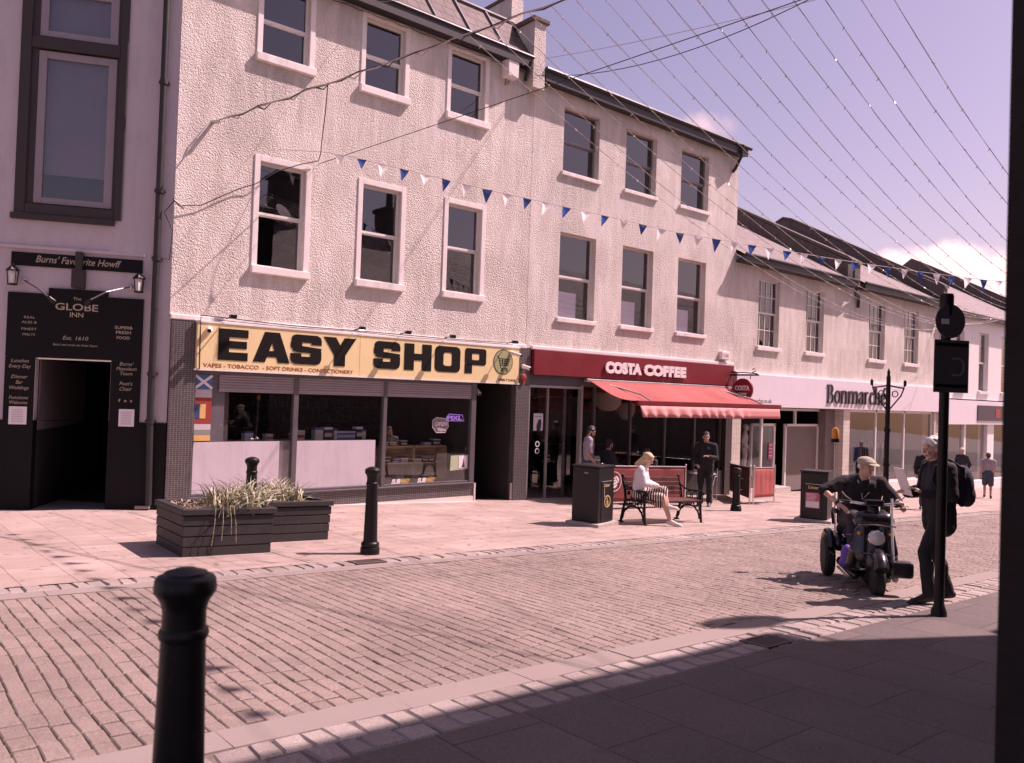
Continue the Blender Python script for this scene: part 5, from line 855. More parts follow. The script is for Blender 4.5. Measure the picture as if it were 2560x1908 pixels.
plants('tall pale strappy leaves in the nearer planter', 3.76, 9.72, gz(3.7, 9.8)+.50, .36, .42, 420, 2, 'leaf_blade', .44)
plants('low dry ground plants filling the corner of the nearer planter', 3.60, 9.92, gz(3.6, 9.9)+.50, .46, .50, 130, 6, 'leaf_dry', .14, 0, 1500)
plants('pale strappy leaves in the farther planter', 4.62, 10.55, gz(4.7, 10.5)+.50, .36, .5, 380, 4, 'leaf_blade', .42, 0, 500)
b = MB()
for k, (x, y, dx, L) in enumerate(((3.42, 9.27, -.05, .42), (3.50, 9.26, -.02, .36), (3.62, 9.25, .03, .40), (3.58, 9.26, .01, .3))): b.tube([(x+.02, y+.12, gz(x, y)+.55), (x, y+.01, gz(x, y)+.58), (x+dx*.5, y-.035, gz(x, y)+.55-L*.4), (x+dx, y-.03, gz(x, y)+.55-L)], .006, 5, .003)
o = obj('trailing_stems', b, 'leaf_blade'); tag(o, 'few bare stems hanging down the front planks of the nearer planter', 'stems')

def bin_(label, loc, rz, slabxy, poster=False):
    t = thing('litter_bin', label, 'litter bin', loc, rz, 'black square litter bins'); w_ = .27
    b = MB(); b.box(-slabxy, slabxy, -slabxy*.95, slabxy*.95, -.04, .07); obj('slab', b, 'concrete', t, bev=.008)
    b = MB(); b.box(-w_, w_, -w_, w_, .075, 1.03); obj('case', b, 'black_gloss', t, bev=.012); b = MB(); b.box(-w_-.015, w_+.015, -w_-.015, w_+.015, 1.035, 1.07); obj('lid', b, 'black_gloss', t, bev=.008)
    f = -w_-.003; b = MB(); b.box(-.17, .17, f-.006, f+.002, .09, .78); obj('door', b, 'black_gloss', t, bev=.004); b = MB(); b.box(-.17, .17, f-.012, f-.001, .792, .80); obj('door_hinge', b, 'alu', t)
    q = text('Litter', .085, 0, .004, .002, width=.21); obj('lettering', shift(q, -.11, f-.013, .70), 'gold', t)
    if not poster:
        b = MB(); b.ring(circ(.03, .44, .11, 30), circ(.03, .44, .085, 30), f-.012, f-.006); b.plate(circ(.02, .485, .018, 12), f-.011, f-.006); b.plate([(.0, .46), (.04, .46), (.05, .42), (.035, .38), (.05, .37), (.02, .365), (.0, .40)], f-.0112, f-.006); b.ribbon([(.04, .45), (.07, .43), (.075, .40)], .010, f-.0108, f-.006); b.plate([(.06, .365), (.085, .365), (.09, .395), (.055, .395)], f-.0105, f-.006); obj('emblem', b, 'gold', t)
        b = MB(); b.box(-.10, -.085, f-.018, f-.006, .52, .68); obj('handle', b, 'alu', t); q = text('Dog waste', .03, 0, .003, 0, width=.07); q.xf(M.Rotation(R(-90), 4, 'Z')); obj('sticker', shift(q, -w_-.005, .02, .93), 'letter_white', t)
    else:
        b = MB(); b.box(-.02+-.14, .12, f-.012, f-.006, .30, .62); o = obj('poster', b, 'poster_pink', t); b = MB(); b.box(-.15, .11, f-.014, f-.0125, .31, .44); obj('poster_panel', b, 'paper', o); b = MB()
        for z, w2 in ((.59, .2), (.565, .17), (.54, .19), (.515, .2), (.49, .16), (.465, .18)): b.box(-.14, -.14+w2, f-.015, f-.0125, z, z+.008)
        for z in (.36, .40): b.box(-.14, .09, f-.017, f-.0145, z, z+.02)
        obj('poster_lettering', b, 'letter_white', o)
    return t
bin_('black litter bin with a gold ring emblem beside the bench', (10.42, 9.98, gz(10.4, 10)+.01), R(13), .36)
bin_('black litter bin with a pink poster on its face', (15.85, 8.70, gz(15.85, 8.7)+.01), R(-73), .37, True)

# bench with cast iron scroll ends
bx, by = 12.13, 9.80
bt = thing('park_bench', 'dark red slatted bench with cast iron scroll ends where a woman sits', 'bench', (bx, by, gz(bx, by)+.006), R(-2)); bt.rotation_euler = (0, KX, R(-2))
for k, (y, z) in enumerate(((-.27, .435), (-.175, .44), (-.08, .44), (.015, .438), (.11, .432))): b = MB(); b.box(-.76, .76, y-.042, y+.042, z-.014, z+.014); obj('seat_slat', b, 'bench_slat', bt, bev=.006)
for k in range(4): z = .54+k*.085; y = .20+k*.030; b = MB(); b.box(-.76, .76, y-.013, y+.013, z-.036, z+.036); obj('back_slat', b, 'bench_slat', bt, bev=.006)
for sx, in ((-.80,), (.80,)):
    e = MB(); T = lambda pts, r=.018, r1=None: e.tube([(sx, y, z) for y, z in pts], r, 8, r1)
    T([(-.31, .0), (-.28, .22), (-.265, .44), (-.27, .60)], .024); T([(-.36, .0), (-.28, .0)], .02); T([(.30, .0), (.26, .2), (.205, .43), (.235, .6), (.29, .76), (.315, .86), (.30, .885)], .026); T([(.24, 0), (.36, 0)], .02)
    T([(-.27, .42), (-.05, .425), (.205, .42)], .02); T([(-.27, .08)]+[(.25*-cos(a*pi/12), .10+.22*sin(a*pi/12)) for a in range(13)]+[(.27, .06)], .018)
    T([(.30, .80), (.24, .70), (.13, .63), (.0, .605), (-.18, .61), (-.30, .61), (-.335, .585), (-.33, .555), (-.30, .55)], .021)
    for cy, cz, r_ in ((0, .36, .05), (-.15, .36, .045), (.13, .36, .04), (-.13, .51, .07), (.03, .52, .06), (-.20, .27, .045), (.19, .27, .045)): T([(cy+r_*cos(a*pi/7), cz+r_*sin(a*pi/7)) for a in range(15)], .011)
    obj('bench_end', e, 'black_iron', bt, sm=True)
for y, z in ((-.2, .425), (.19, .43)): b = MB(); b.box(-.79, .79, y-.015, y+.015, z-.035, z-.016); obj('rail', b, 'black_iron', bt)

# coffee shop barriers
def barrier(label, p, q, h, mt, logo=False):
    (x0, y0), (x1, y1) = p, q; L = math.hypot(x1-x0, y1-y0); a = math.atan2(y1-y0, x1-x0); z0, z1 = gz(x0, y0), gz(x1, y1); t = thing('cafe_barrier', label, 'barrier', (x0, y0, z0), a, 'fabric barriers round the cafe terrace'); sl = (z1-z0)/L
    for u in (0, L): b = MB(); b.cyl((u, 0, sl*u), (u, 0, sl*u+h+.02), .021); b.box(u-.03, u+.03, -.23, .23, sl*u+.0, sl*u+.022); b.ell((u, 0, sl*u+h+.03), (.026, .026, .02)); obj('post', b, 'chrome', t, sm=True)
    for zz in (h-.015, .16): b = MB(); b.cyl((0, 0, zz), (L, 0, zz+sl*L), .014); obj('rail', b, 'chrome', t, sm=True)
    b = MB(); n = 30; m_ = 8
    for j in range(m_+1):
        for i in range(n+1): u = .03+(L-.06)*i/n; v = j/m_; b.v.append((u, .012*sin(v*pi)*sin(i*.9)*.7+.01*sin(v*pi)*sin(i*.31+1)+.006, sl*u+.17+(h-.19)*v))
    for j in range(m_):
        for i in range(n): k = j*(n+1)+i; b.f.append((k, k+1, k+n+2, k+n+1))
    o = obj('banner', b, mt, t, sm=True); s_ = o.modifiers.new('cloth_thickness', 'SOLIDIFY'); s_.thickness = .004
    if logo:
        c = MB(); cx, cz = logo, .62+sl*logo; c.ring(circ(cx, cz, .215, 40), circ(cx, cz, .203, 40), -.028, -.022); o = obj('emblem', c, 'letter_white', t); c = MB()
        for bx_, bz_, rt in ((-.06, .05, 20), (.07, .04, -25), (.0, -.08, 50)):
            pts = [(bx_+.058*cos(a)*cos(R(rt+60))-.085*sin(a)*sin(R(rt+60)), bz_+.058*cos(a)*sin(R(rt+60))+.085*sin(a)*cos(R(rt+60))) for a in [2*pi*i/22 for i in range(22)]]; c.plate([(cx+u, cz+v) for u, v in pts], -.028, -.022)
        obj('coffee_beans', c, 'letter_white', o); c = MB()
        for bx_, bz_, rt in ((-.06, .05, 20), (.07, .04, -25), (.0, -.08, 50)): r2 = R(rt+150); c.ribbon([(cx+bx_-.075*cos(r2)+.012*sin(r2), cz+bz_-.075*sin(r2)-.012*cos(r2)), (cx+bx_, cz+bz_), (cx+bx_+.075*cos(r2), cz+bz_+.075*sin(r2))], .014, -.031, -.0285)
        obj('bean_crease', c, 'maroon', o)
    return t
barrier('long dark red cafe barrier with a coffee bean emblem behind the bench', (12.62, 11.85), (15.45, 11.8), .97, 'banner_red', .38)
barrier('bright red cafe barrier panel catching the sun by the handled bollard', (18.18, 11.72), (19.5, 11.93), .97, 'awning_red')
barrier('dark cafe barrier running from the ribbed pillar to the bright red panel', (18.14, 11.80), (20.38, 13.95), .96, 'banner_dark')
# bistro tables and chairs
def table(label, x, y, h=.76):
    t = thing('bistro_table', label, 'table', (x, y, gz(x, y)+.006), 0, 'small round cafe tables'); b = MB(); b.lathe([(.34, h-.022), (.345, h-.012), (.34, h), (.0, h)], n=32); obj('table_top', b, 'alu', t, sm=True); b = MB(); b.cyl((0, 0, .03), (0, 0, h-.02), .028); obj('column', b, 'alu_dark', t)
    for k in range(4): a = k*pi/2+.4; b = MB(); b.tube([(0, 0, .08), (.12*cos(a), .12*sin(a), .05), (.26*cos(a), .26*sin(a), .012)], .018, 6); obj('foot', b, 'alu_dark', t)
    return t
table('small round cafe table with a paper cup at the smoker\'s side', 17.0, 12.45); table('small round cafe table behind the long barrier', 14.75, 13.05)
t = thing('paper_cup', 'paper coffee cup standing on the round cafe table', 'cup', (16.92, 12.36, gz(17, 12.45)+.767)); b = MB(); b.lathe([(.032, 0), (.043, .12), (.045, .122)], n=18); obj('cup', b, 'box_cream', t, sm=True); b = MB(); b.lathe([(.046, .12), (.046, .13), (.036, .138), (.0, .138)], n=18); obj('lid', b, 'letter_white', t, sm=True)
def chair(label, x, y, rz):
    t = thing('cafe_chair', label, 'chair', (x, y, gz(x, y)+.006), rz, 'metal cafe chairs'); 
    for sx in (-1, 1):
        b = MB(); b.tube([(-.19, sx*.2, 0), (-.2, sx*.2, .45), (-.25, sx*.19, .86)], .013, 7); obj('leg', b, 'alu', t); b = MB(); b.tube([(.22, sx*.21, 0), (.19, sx*.2, .45), (-.0, sx*.2, .65), (-.22, sx*.195, .66)], .013, 7); obj('leg', b, 'alu', t)
    for k in range(6): b = MB(); y_ = -.17+k*.068; b.box(-.2, .2, y_-.022, y_+.022, .445, .46); obj('seat_slat', b, 'dark_wood', t)
    for k in range(3): b = MB(); z = .58+k*.1; b.box(-.245-k*.008, -.23-k*.008, -.18, .18, z, z+.06); obj('back_slat', b, 'dark_wood', t)
    return t
chair('metal cafe chair with dark slats beside the table with the paper cup', 17.55, 12.7, R(-160)); chair('metal cafe chair with dark slats under the man seated on the terrace', 14.1, 13.2, R(10))

# sign pole near the camera
pz = gz(8.24, 3.23); sp = thing('sign_pole', 'tall black pole seen against the light with a round sign over a square sign', 'sign pole', (8.24, 3.23, pz)); b = MB(); b.cyl((0, 0, -.05), (0, 0, 3.10), .045, n=20); b.lathe([(.062, 2.92), (.066, 3.1), (.06, 3.13), (.0, 3.14)], n=20); b.lathe([(.075, -.02), (.07, .05), (.046, .12)], n=20); obj('post', b, 'black_iron', sp, sm=True)
fa = R(139)   # the signs face along the street, away from the camera
b = MB(); b.cyl((0, -.052, 2.86), (0, -.060, 2.86), .165, n=40); b.xf(M.Rotation(R(-28), 4, 'Z')); o = obj('round_sign', b, 'alu_dark', sp); b = MB(); b.box(-.07, .07, -.056, -.046, 2.78, 2.81).box(-.07, .07, -.056, -.046, 2.9, 2.93); b.xf(M.Rotation(R(-28), 4, 'Z')); obj('clip', b, 'alu', sp); b = MB(); b.box(-.10, -.02, -.066, -.0605, 2.83, 2.88); b.xf(M.Rotation(R(-28), 4, 'Z')); obj('sticker', b, 'paper', sp)
b = MB(); b.box(-.17, .22, -.058, -.05, 2.17, 2.68); b.xf(M.Rotation(R(-28), 4, 'Z')); o = obj('square_sign', b, 'alu_dark', sp, bev=.002); b = MB(); b.box(-.155, .205, -.064, -.0582, 2.62, 2.65).box(-.155, .205, -.064, -.0582, 2.22, 2.25); b.xf(M.Rotation(R(-28), 4, 'Z')); obj('stiffener', b, 'black_iron', o)
b = MB(); b.ribbon([(.03, 2.50), (.12, 2.50), (.16, 2.46), (.16, 2.38), (.12, 2.34), (.03, 2.34)], .018, -.060, -.0582); b.xf(M.Rotation(R(-28), 4, 'Z')); obj('faded_mark', b, 'shutter_grey', o)
# ornamental post by the clothes shop
lx, ly = 18.5, 8.47; t = thing('ornamental_post', 'black cast iron post with two scrolled arms before the clothes shop', 'post', (lx, ly, gz(lx, ly)), R(-38)); b = MB(); b.lathe([(.11, 0), (.11, .3), (.07, .42), (.06, .5), (.05, 2.9), (.045, 3.2), (.05, 3.22), (.03, 3.3), (.035, 3.36), (.0, 3.46)], n=18).lathe([(.07, 1.2), (.075, 1.25), (.05, 1.3)], n=18).lathe([(.07, 2.0), (.075, 2.05), (.05, 2.1)], n=18); obj('post', b, 'black_iron', t, sm=True)
for s in (-1, 1): b = MB(); b.tube([(0, 0, 3.05), (s*.35, 0, 3.0), (s*.40, 0, 3.08)], .018, 7).tube([(0, 0, 2.45), (s*.12, 0, 2.6), (s*.30, 0, 2.82), (s*.37, 0, 3.0)], .016, 7).lathe([(.03, 3.05), (.035, 3.15), (.0, 3.2)], (s*.39, 0, 0), 10).tube([(s*.16+.07*cos(a*.7), 0, 2.86+.07*sin(a*.7)) for a in range(10)], .012, 6); obj('arm', b, 'black_iron', t, sm=True)
# ------------------------------------------------------------------ wires, lights and bunting
CA, CB = V((4.9, 14.12, 6.2)), V((10, .78, 8.0))
def cab(t): p = CA.lerp(CB, t); p.z -= .1*4*t*(1-t); return p
t = thing('span_cable', 'thick twisted cable with dangling bulbs strung across the street from the wall', 'cable', CA); b = MB(); pts = [tuple(cab(i/40)+V((0, 0, .02*sin(i*2.3)))) for i in range(41)]; b.tube(pts, .013, 7); obj('cable', b, 'cable_pale', t, world=True); b = MB(); b.tube([tuple(V(p)+V((.016*sin(i*1.9), 0, .022*cos(i*1.9)))) for i, p in enumerate(pts)], .009, 5); obj('wrap', b, 'cable_black', t, world=True)
b = MB(); b.cap(CA+V((0, .08, .02)), CA+V((.05, -.1, .0)), .035); b.tube([tuple(CA+V((-.05, .06, 0))), (4.62, 14.14, 5.85), (4.5, 14.17, 5.6)], .012, 5); obj('wall_eye', b, 'alu', t, world=True)
for i in range(9): p = cab(.03+i*.045); e = cab(.05+i*.045); b = MB(); b.tube([tuple(p), tuple(p.lerp(e, .5)+V((.0, 0, -.07))), tuple(e)], .015, 5, .006); obj('tape', b, 'cable_black' if i % 2 else 'cable_pale', t, world=True)
t = thing('span_cable', 'distant span cable holding the far ends of the string lights', 'cable', (35, 14.15, 5.05)); b = MB(); b.tube([(35, 14.18, 5.05), (35, 13.2, 5.0), (35, 9.5, 5.6), (35, 5.5, 6.1), (35, .7, 6.9)], .018, 6); obj('cable', b, 'cable_pale', t, world=True)
bm_ = MB(); bm_.cap((0, 0, 0), (0, 0, -.035), .008, .006, 6).cyl((0, 0, .012), (0, 0, -.004), .010, n=6); BULB = mesh_of('bulb', bm_, 'bulb')
SG = 'light strings running along the street'
NS = 16
for k in range(NS):
    u = k/(NS-1); p = cab(.365+.345*u); q = V((35, 13.5-7.6*u, 5.05+1.0*u)); sag = 1.5+.45*u+.12*sin(k*2.1); pts = catenary(p, q, sag, 26); which = ['lowest, nearest the shop fronts', 'second from the shop fronts', 'third from the shop fronts', 'fourth from the shop fronts', 'fifth from the shop fronts', 'sixth from the shop fronts', 'seventh from the shop fronts', 'eighth from the shop fronts', 'eighth from the top corner', 'seventh from the top corner', 'sixth from the top corner', 'fifth from the top corner', 'fourth from the top corner', 'third from the top corner', 'second from the top corner', 'outermost, crossing the top corner of the sky'][k]
    t = thing('string_light', 'thin light string, '+which, 'string light', p, 0, SG); b = MB(); b.tube(pts, .0042, 5); b.tube([tuple(V(a)+V((0, .012*sin(i*2), .012*cos(i*2)))) for i, a in enumerate(pts)], .0022, 4); obj('cable', b, 'cable_pale', t, world=True)
    n = 34
    for i in range(n):
        f = (i+.5)/n; f = f*f*.35+f*.65; r_ = p.lerp(q, f); r_.z -= sag*4*f*(1-f); o = bpy.data.objects.new('bulb', BULB); SC.collection.objects.link(o); o.parent = t; o.location = r_-p; o.rotation_euler = (random.uniform(-.9, .9), random.uniform(-.9, .9), 0)
def wire(label, pts, r_, mt='cable_black', name='overhead_wire'): b = MB(); b.tube(pts, r_, 6); o = obj(name, b, mt); return tag(o, label, 'wire')
wire('taut black wire rising from the wall over the middle of the framed windows', catenary((6.92, 14.17, 5.9), (9.0, .76, 6.47), .02, 20), .006)
wire('slack black wire looping up from the raised skew block into the sky', catenary((12.2, 13.92, 9.05), (11, -.9, 10.2), 1.55, 30), .008)
wire('thin pale wire from the skew block low across the roof line', catenary((12.47, 14.0, 9.55), (12.5, .78, 8.0), .25, 20), .006, 'cable_pale')
wire('thin black cable sagging along the wall from the pub drainpipe up to the span cable', [(4.24, 14.05, 4.72), (4.36, 14.12, 4.63), (4.76, 14.15, 4.72), (5.08, 14.15, 4.93), (5.4, 14.15, 5.13), (5.69, 14.12, 5.27), (6.07, 14.12, 5.57), (6.52, 14.14, 5.80), (6.90, 14.12, 5.95), (6.83, 13.9, 6.02), (6.6, 13.4, 6.12), (6.2, 12.5, 6.30), (5.83, 11.7, 6.48)], .009)
wire('black cable clipped round the corner beside the pub drainpipe', [(4.0, 14.25, 3.72), (4.25, 14.14, 3.70), (4.28, 14.13, 4.2), (4.15, 14.2, 4.5), (4.28, 14.1, 4.7)], .008)
t = thing('cable_joint', 'short grey cable connector hanging beside the pub drainpipe', 'connector', (4.36, 14.1, 4.65)); b = MB(); b.cap((-.09, -.0, .06), (.07, 0, -.05), .018, .014); obj('sleeve', b, 'alu_dark', t, sm=True)
fb_ = MB(); fb_.v = [(-.10, 0, 0), (.10, 0, 0), (.055, .02, -.12), (0, .05, -.25), (-.055, .02, -.12), (0, -.012, -.09)]; fb_.f = [(0, 5, 4), (0, 1, 5), (1, 2, 5), (5, 2, 3), (5, 3, 4)]
FLAGS = [mesh_of('flag', fb_, 'bunting_white'), mesh_of('flag', fb_, 'bunting_blue')]
def bunting(label, pts, step, ends, seed):
    rnd = random.Random(seed); t = thing('bunting', label, 'bunting', pts[0], 0, 'pennant strings over the street'); b = MB(); b.tube(pts, .005, 5); obj('cord', b, 'cable_pale', t, world=True); P = [V(p) for p in pts]; d = [0]
    for i in range(len(P)-1): d.append(d[-1]+(P[i+1]-P[i]).length)
    s = ends[0]; k = 0
    while s < d[-1]-ends[1]:
        i = max(j for j in range(len(d)) if d[j] <= s); i = min(i, len(P)-2); f = (s-d[i])/(d[i+1]-d[i]); q = P[i].lerp(P[i+1], f); e = (P[i+1]-P[i]); o = bpy.data.objects.new('flag', FLAGS[k % 2]); SC.collection.objects.link(o); o.parent = t; o.location = q-P[0]; sc_ = rnd.uniform(.88, 1.02); o.scale = (sc_, 1, sc_*rnd.uniform(.8, 1.1)); o.rotation_euler = (rnd.uniform(-.35, .45), -math.atan2(e.z, e.xy.length)*-1*-1+rnd.uniform(-.12, .12), math.atan2(e.y, e.x)+rnd.uniform(-.25, .25)); s += step; k += 1
    return t
bunting('string of blue and white pennants crossing in front of the roughcast walls', [(6.1, 14.16, 6.0), (6.67, 13.47, 5.93), (7.07, 13.25, 5.9), (8.01, 12.75, 5.74), (9.42, 12.0, 5.5), (10.41, 11.47, 5.35), (11.44, 10.92, 5.2), (12.81, 10.19, 4.98), (14.85, 9.09, 4.79), (16.18, 8.38, 4.67), (17.86, 7.48, 4.55), (19.31, 6.71, 4.48), (22, 5.3, 4.55), (30, .8, 5.2)], .40, (1.2, .6), 3)
bunting('pennant string high overhead whose shadows dot the setts', catenary((7.95, 13.9, 9.3), (7.45, .78, 8.0), .8, 14), .47, (4.9, .8), 9)
# ------------------------------------------------------------------ people: one continuous body each, clothes and hair as its children
def fuse(name, mb, mt, parent, vox=.010, it=5, fac=.5):
    """melts overlapping tapered limbs into one smooth surface"""
    me = bpy.data.meshes.new('tmp'); me.from_pydata(mb.v, [], mb.f); o = bpy.data.objects.new('tmp', me); SC.collection.objects.link(o)
    r_ = o.modifiers.new('r', 'REMESH'); r_.mode = 'VOXEL'; r_.voxel_size = vox; s = o.modifiers.new('s', 'SMOOTH'); s.iterations = it; s.factor = fac
    bpy.context.view_layer.update(); m2 = bpy.data.meshes.new_from_object(o.evaluated_get(bpy.context.evaluated_depsgraph_get())); bpy.data.objects.remove(o); bpy.data.meshes.remove(me)
    m2.name = name; m2.materials.clear(); m2.materials.append(MATS[mt])
    for p in m2.polygons: p.use_smooth = True
    q = bpy.data.objects.new(name, m2); SC.collection.objects.link(q)
    if parent: q.parent = parent
    return q
def folds(o, seed):
    """creases in cloth"""
    for k, (sz, st) in enumerate(((.16, .022), (.055, .010))):
        tx = bpy.data.textures.new('folds', 'CLOUDS'); tx.noise_scale = sz; tx.noise_depth = 2; d = o.modifiers.new('folds', 'DISPLACE'); d.texture = tx; d.strength = st; d.mid_level = .42; d.texture_coords = 'LOCAL'
STAND = dict(pelvis=(0, 0, .97), waist=(0, 0, 1.10), chest=(.01, 0, 1.30), neck=(0, 0, 1.46), head=(.03, 0, 1.615), shL=(0, .185, 1.42), shR=(0, -.185, 1.42), elL=(-.02, .235, 1.13), elR=(-.02, -.235, 1.13), wrL=(.05, .25, .89), wrR=(.05, -.25, .89), hipL=(0, .09, .93), hipR=(0, -.09, .93), knL=(.02, .10, .50), knR=(.02, -.10, .50), anL=(-.01, .10, .085), anR=(-.01, -.10, .085), toL=(.16, .12, .03), toR=(.16, -.12, .03), face=0., nod=0., hdL=None, hdR=None)
def head_rot(J): return M.Rotation(J['face'], 3, 'Z') @ M.Rotation(J['nod'], 3, 'Y')
def hand(b, w_, d, side, curl=.5, thumb=None):
    """palm, four separate bent fingers and a thumb from the side of the palm"""
    d = d.normalized(); up = V((0, 0, 1)) if abs(d.z) < .85 else V((1, 0, 0)); x = d.cross(up).normalized(); n = x.cross(d).normalized()
    if abs(d.z) > .85: x, n = n, -x*side            # hanging hands: palms face the thigh
    for k in (-1, 0, 1): b.cap(w_+x*k*.022, w_+d*.085+x*k*.026, .016, .014, 8)
    for k, L in zip((-1.5, -.5, .5, 1.5), (.060, .074, .070, .054)):
        p = w_+d*.088+x*k*.020; a = curl*.7; q = p+(d*cos(a)-n*sin(a))*L*.55; a = curl*1.6; r_ = q+(d*cos(a)-n*sin(a))*L*.5; b.cap(p, q, .0098, .009, 8); b.cap(q, r_, .009, .0075, 8)
    s = -side; p = w_+d*.025+x*s*.030; q = p+(d*.6+x*s*.7-n*.2).normalized()*.042; b.cap(p, q, .013, .011, 8); b.cap(q, q+(d*.9+x*s*.15-n*.35).normalized()*.036, .011, .008, 8)
def person(label, loc, rz, pose, wear, hair, skin='skin', size=1.0, group=None, build=1.0, beard=None, curl=(.6, .6)):
    J = dict(STAND); J.update(pose); P = {k: V(v) for k, v in J.items() if isinstance(v, tuple)}
    b = MB(); k = build; H_ = head_rot(J); hc = P['head']
    hp = lambda x, y, z: hc+H_ @ V((x, y, z))
    b.ell(hc+H_ @ V((-.008, 0, .025)), (.094, .074, .098), 18, H_); b.ell(hp(.018, 0, -.045), (.066, .056, .075), 16, H_); b.cap(hp(.05, 0, -.085), hp(.062, 0, -.092), .026, .022, 10)
    b.cap(hp(.088, 0, .018), hp(.108, 0, -.018), .009, .0135, 8); b.cap(hp(.076, -.035, .040), hp(.080, .035, .040), .014, .014, 8); b.cap(hp(.074, -.03, -.03), hp(.074, .03, -.03), .018, .018, 8); b.cap(hp(.083, -.016, -.058), hp(.083, .016, -.058), .010, .010, 8)
    for s in (-1, 1): b.ell(hp(-.002, s*.078, .0), (.018, .010, .031), 10, H_)
    b.cap(P['neck']+V((0, 0, -.04)), hp(-.012, 0, -.05), .058*k, .052, 14)
    tor = [('pelvis', .115, .10), ('waist', .115, .085), ('chest', .125, .105)]
    sd = (P['shL']-P['shR']).normalized(); hd = (P['hipL']-P['hipR']).normalized(); mid = (P['shL']+P['shR'])/2
    def torso(q, e=0, low=True):
        i0 = len(q.v)
        q.cap(P['pelvis']+hd*.062, P['waist']+sd*.055, (.102+e)*k, (.092+e)*k); q.cap(P['pelvis']-hd*.062, P['waist']-sd*.055, (.102+e)*k, (.092+e)*k); q.cap(P['waist']+sd*.055, P['chest']+sd*.068, (.092+e)*k, (.102+e)*k); q.cap(P['waist']-sd*.055, P['chest']-sd*.068, (.092+e)*k, (.102+e)*k)
        q.cap(P['waist'], P['chest'], (.100+e)*k, (.112+e)*k); q.cap(P['chest']+sd*.06, P['shL']-sd*.03, .095+e, .058+e); q.cap(P['chest']-sd*.06, P['shR']+sd*.03, .095+e, .058+e); q.cap(P['shL']-sd*.02, mid+V((0, 0, .035)), .052+e, .058+e); q.cap(P['shR']+sd*.02, mid+V((0, 0, .035)), .052+e, .058+e)
        ax = [P['pelvis'], P['waist'], P['chest'], mid]; fw = sd.cross(V((0, 0, 1))).normalized()      # a chest is wider than deep
        for i in range(i0, len(q.v)):
            p = V(q.v[i]); j = 0
            while j < 2 and p.z > ax[j+1].z: j += 1
            c = ax[j].lerp(ax[j+1], min(1, max(0, (p.z-ax[j].z)/max(.01, ax[j+1].z-ax[j].z)))); dd = (p-c).dot(fw); q.v[i] = tuple(p-fw*dd*.16)
    def arm(q, s, e=0, upto=1.0, fore=True):
        a, c, d = P['sh'+s], P['el'+s], P['wr'+s]; q.cap(a, a.lerp(c, min(1, upto)), .054+e, .054+e-(.014)*min(1, upto))
        if fore: q.cap(c, d, .042+e, .027+e*.9)
    def leg(q, s, e=0, f=1.0, t=1.0, shin=True):
        a, c, d = P['hip'+s], P['kn'+s], P['an'+s]; q.cap(a, c, (.088+e)*k, .054+e)
        if shin: q.cap(c, c.lerp(d, t), .053+e, .053+e-(.018-f*.004)*t); calf = c.lerp(d, .3); q.cap(calf+V((-.012, 0, 0)), c.lerp(d, min(t, .55)), .056+e, .045+e)
    def foot(q, s, e=0):
        a, c = P['an'+s], P['to'+s]; d = (c-a); dxy = V((d.x, d.y, 0)).normalized(); dn = d.normalized(); heel = a-dn*.045+V((0, 0, -.035)) if abs(d.z) < .12 else a-dn*.02
        q.cap(a+V((0, 0, -.01)), heel, .036+e, .034+e); q.cap(heel, c, .034+e, .028+e); q.cap(a, c, .036+e, .026+e); q.cap(c, c+dn*.05, .033+e, .022+e)
    torso(b)
    for s, sg, cu in (('L', 1, curl[0]), ('R', -1, curl[1])):
        arm(b, s); leg(b, s); foot(b, s); d = V(J['hd'+s]) if J['hd'+s] else (P['wr'+s]-P['el'+s]); hand(b, P['wr'+s], d, sg, cu)
    o = fuse('person', b, skin, None, .0085, 4); o.location = loc; o.rotation_euler = (0, 0, rz); o.scale = (size,)*3; tag(o, label, 'person', group)
    for w_ in wear:
        kind, mt, e = w_[0], w_[1], w_[2]; q = MB(); opt = w_[3] if len(w_) > 3 else {}
        if kind in ('tshirt', 'jacket', 'shirt'):
            torso(q, e)
            for s in 'LR': arm(q, s, e+.004, .62 if kind == 'tshirt' else 1.0, kind != 'tshirt' and kind != 'shirt')
            q.cap(P['neck']+V((0, 0, -.05)), P['neck']+V((.0, 0, -.01)), .062+e, .058+e)
            if 'hem' in opt:
                for sg_ in (-1, 1): q.cap(P['chest']+sd*.055*sg_, P['pelvis']+hd*.066*sg_+V(opt['hem']), (.098+e)*k, (.092+e)*k)
            if 'hem' in opt: q.cap(P['pelvis']+hd*.07, P['pelvis']+hd*.08+V(opt['hem']), (.088+e)*k, (.086+e)*k); q.cap(P['pelvis']-hd*.07, P['pelvis']-hd*.08+V(opt['hem']), (.088+e)*k, (.086+e)*k)
        if kind in ('trousers', 'shorts'):
            q.cap(P['pelvis']+hd*.06, P['pelvis']-hd*.06, (.096+e)*k, (.096+e)*k)
            q.cap(P['pelvis']+hd*.05, P['waist'].lerp(P['pelvis'], .5)+hd*.05, (.094+e)*k, (.09+e)*k); q.cap(P['pelvis']-hd*.05, P['waist'].lerp(P['pelvis'], .5)-hd*.05, (.094+e)*k, (.09+e)*k)
            for s in 'LR':
                if kind == 'trousers': leg(q, s, e, 0, .93); q.cap(P['kn'+s].lerp(P['an'+s], .6), P['kn'+s].lerp(P['an'+s], .96), .050+e, .054+e)
                else: q.cap(P['hip'+s], P['hip'+s].lerp(P['kn'+s], .9), (.095+e)*k, .078+e)
        if kind == 'shoe':
            for s in 'LR': q2 = MB(); foot(q2, s, e); fuse('shoe', q2, mt, o, .009, 3)
            continue
        co = fuse(kind, q, mt, o, .011, 4); folds(co, len(label)+len(kind))
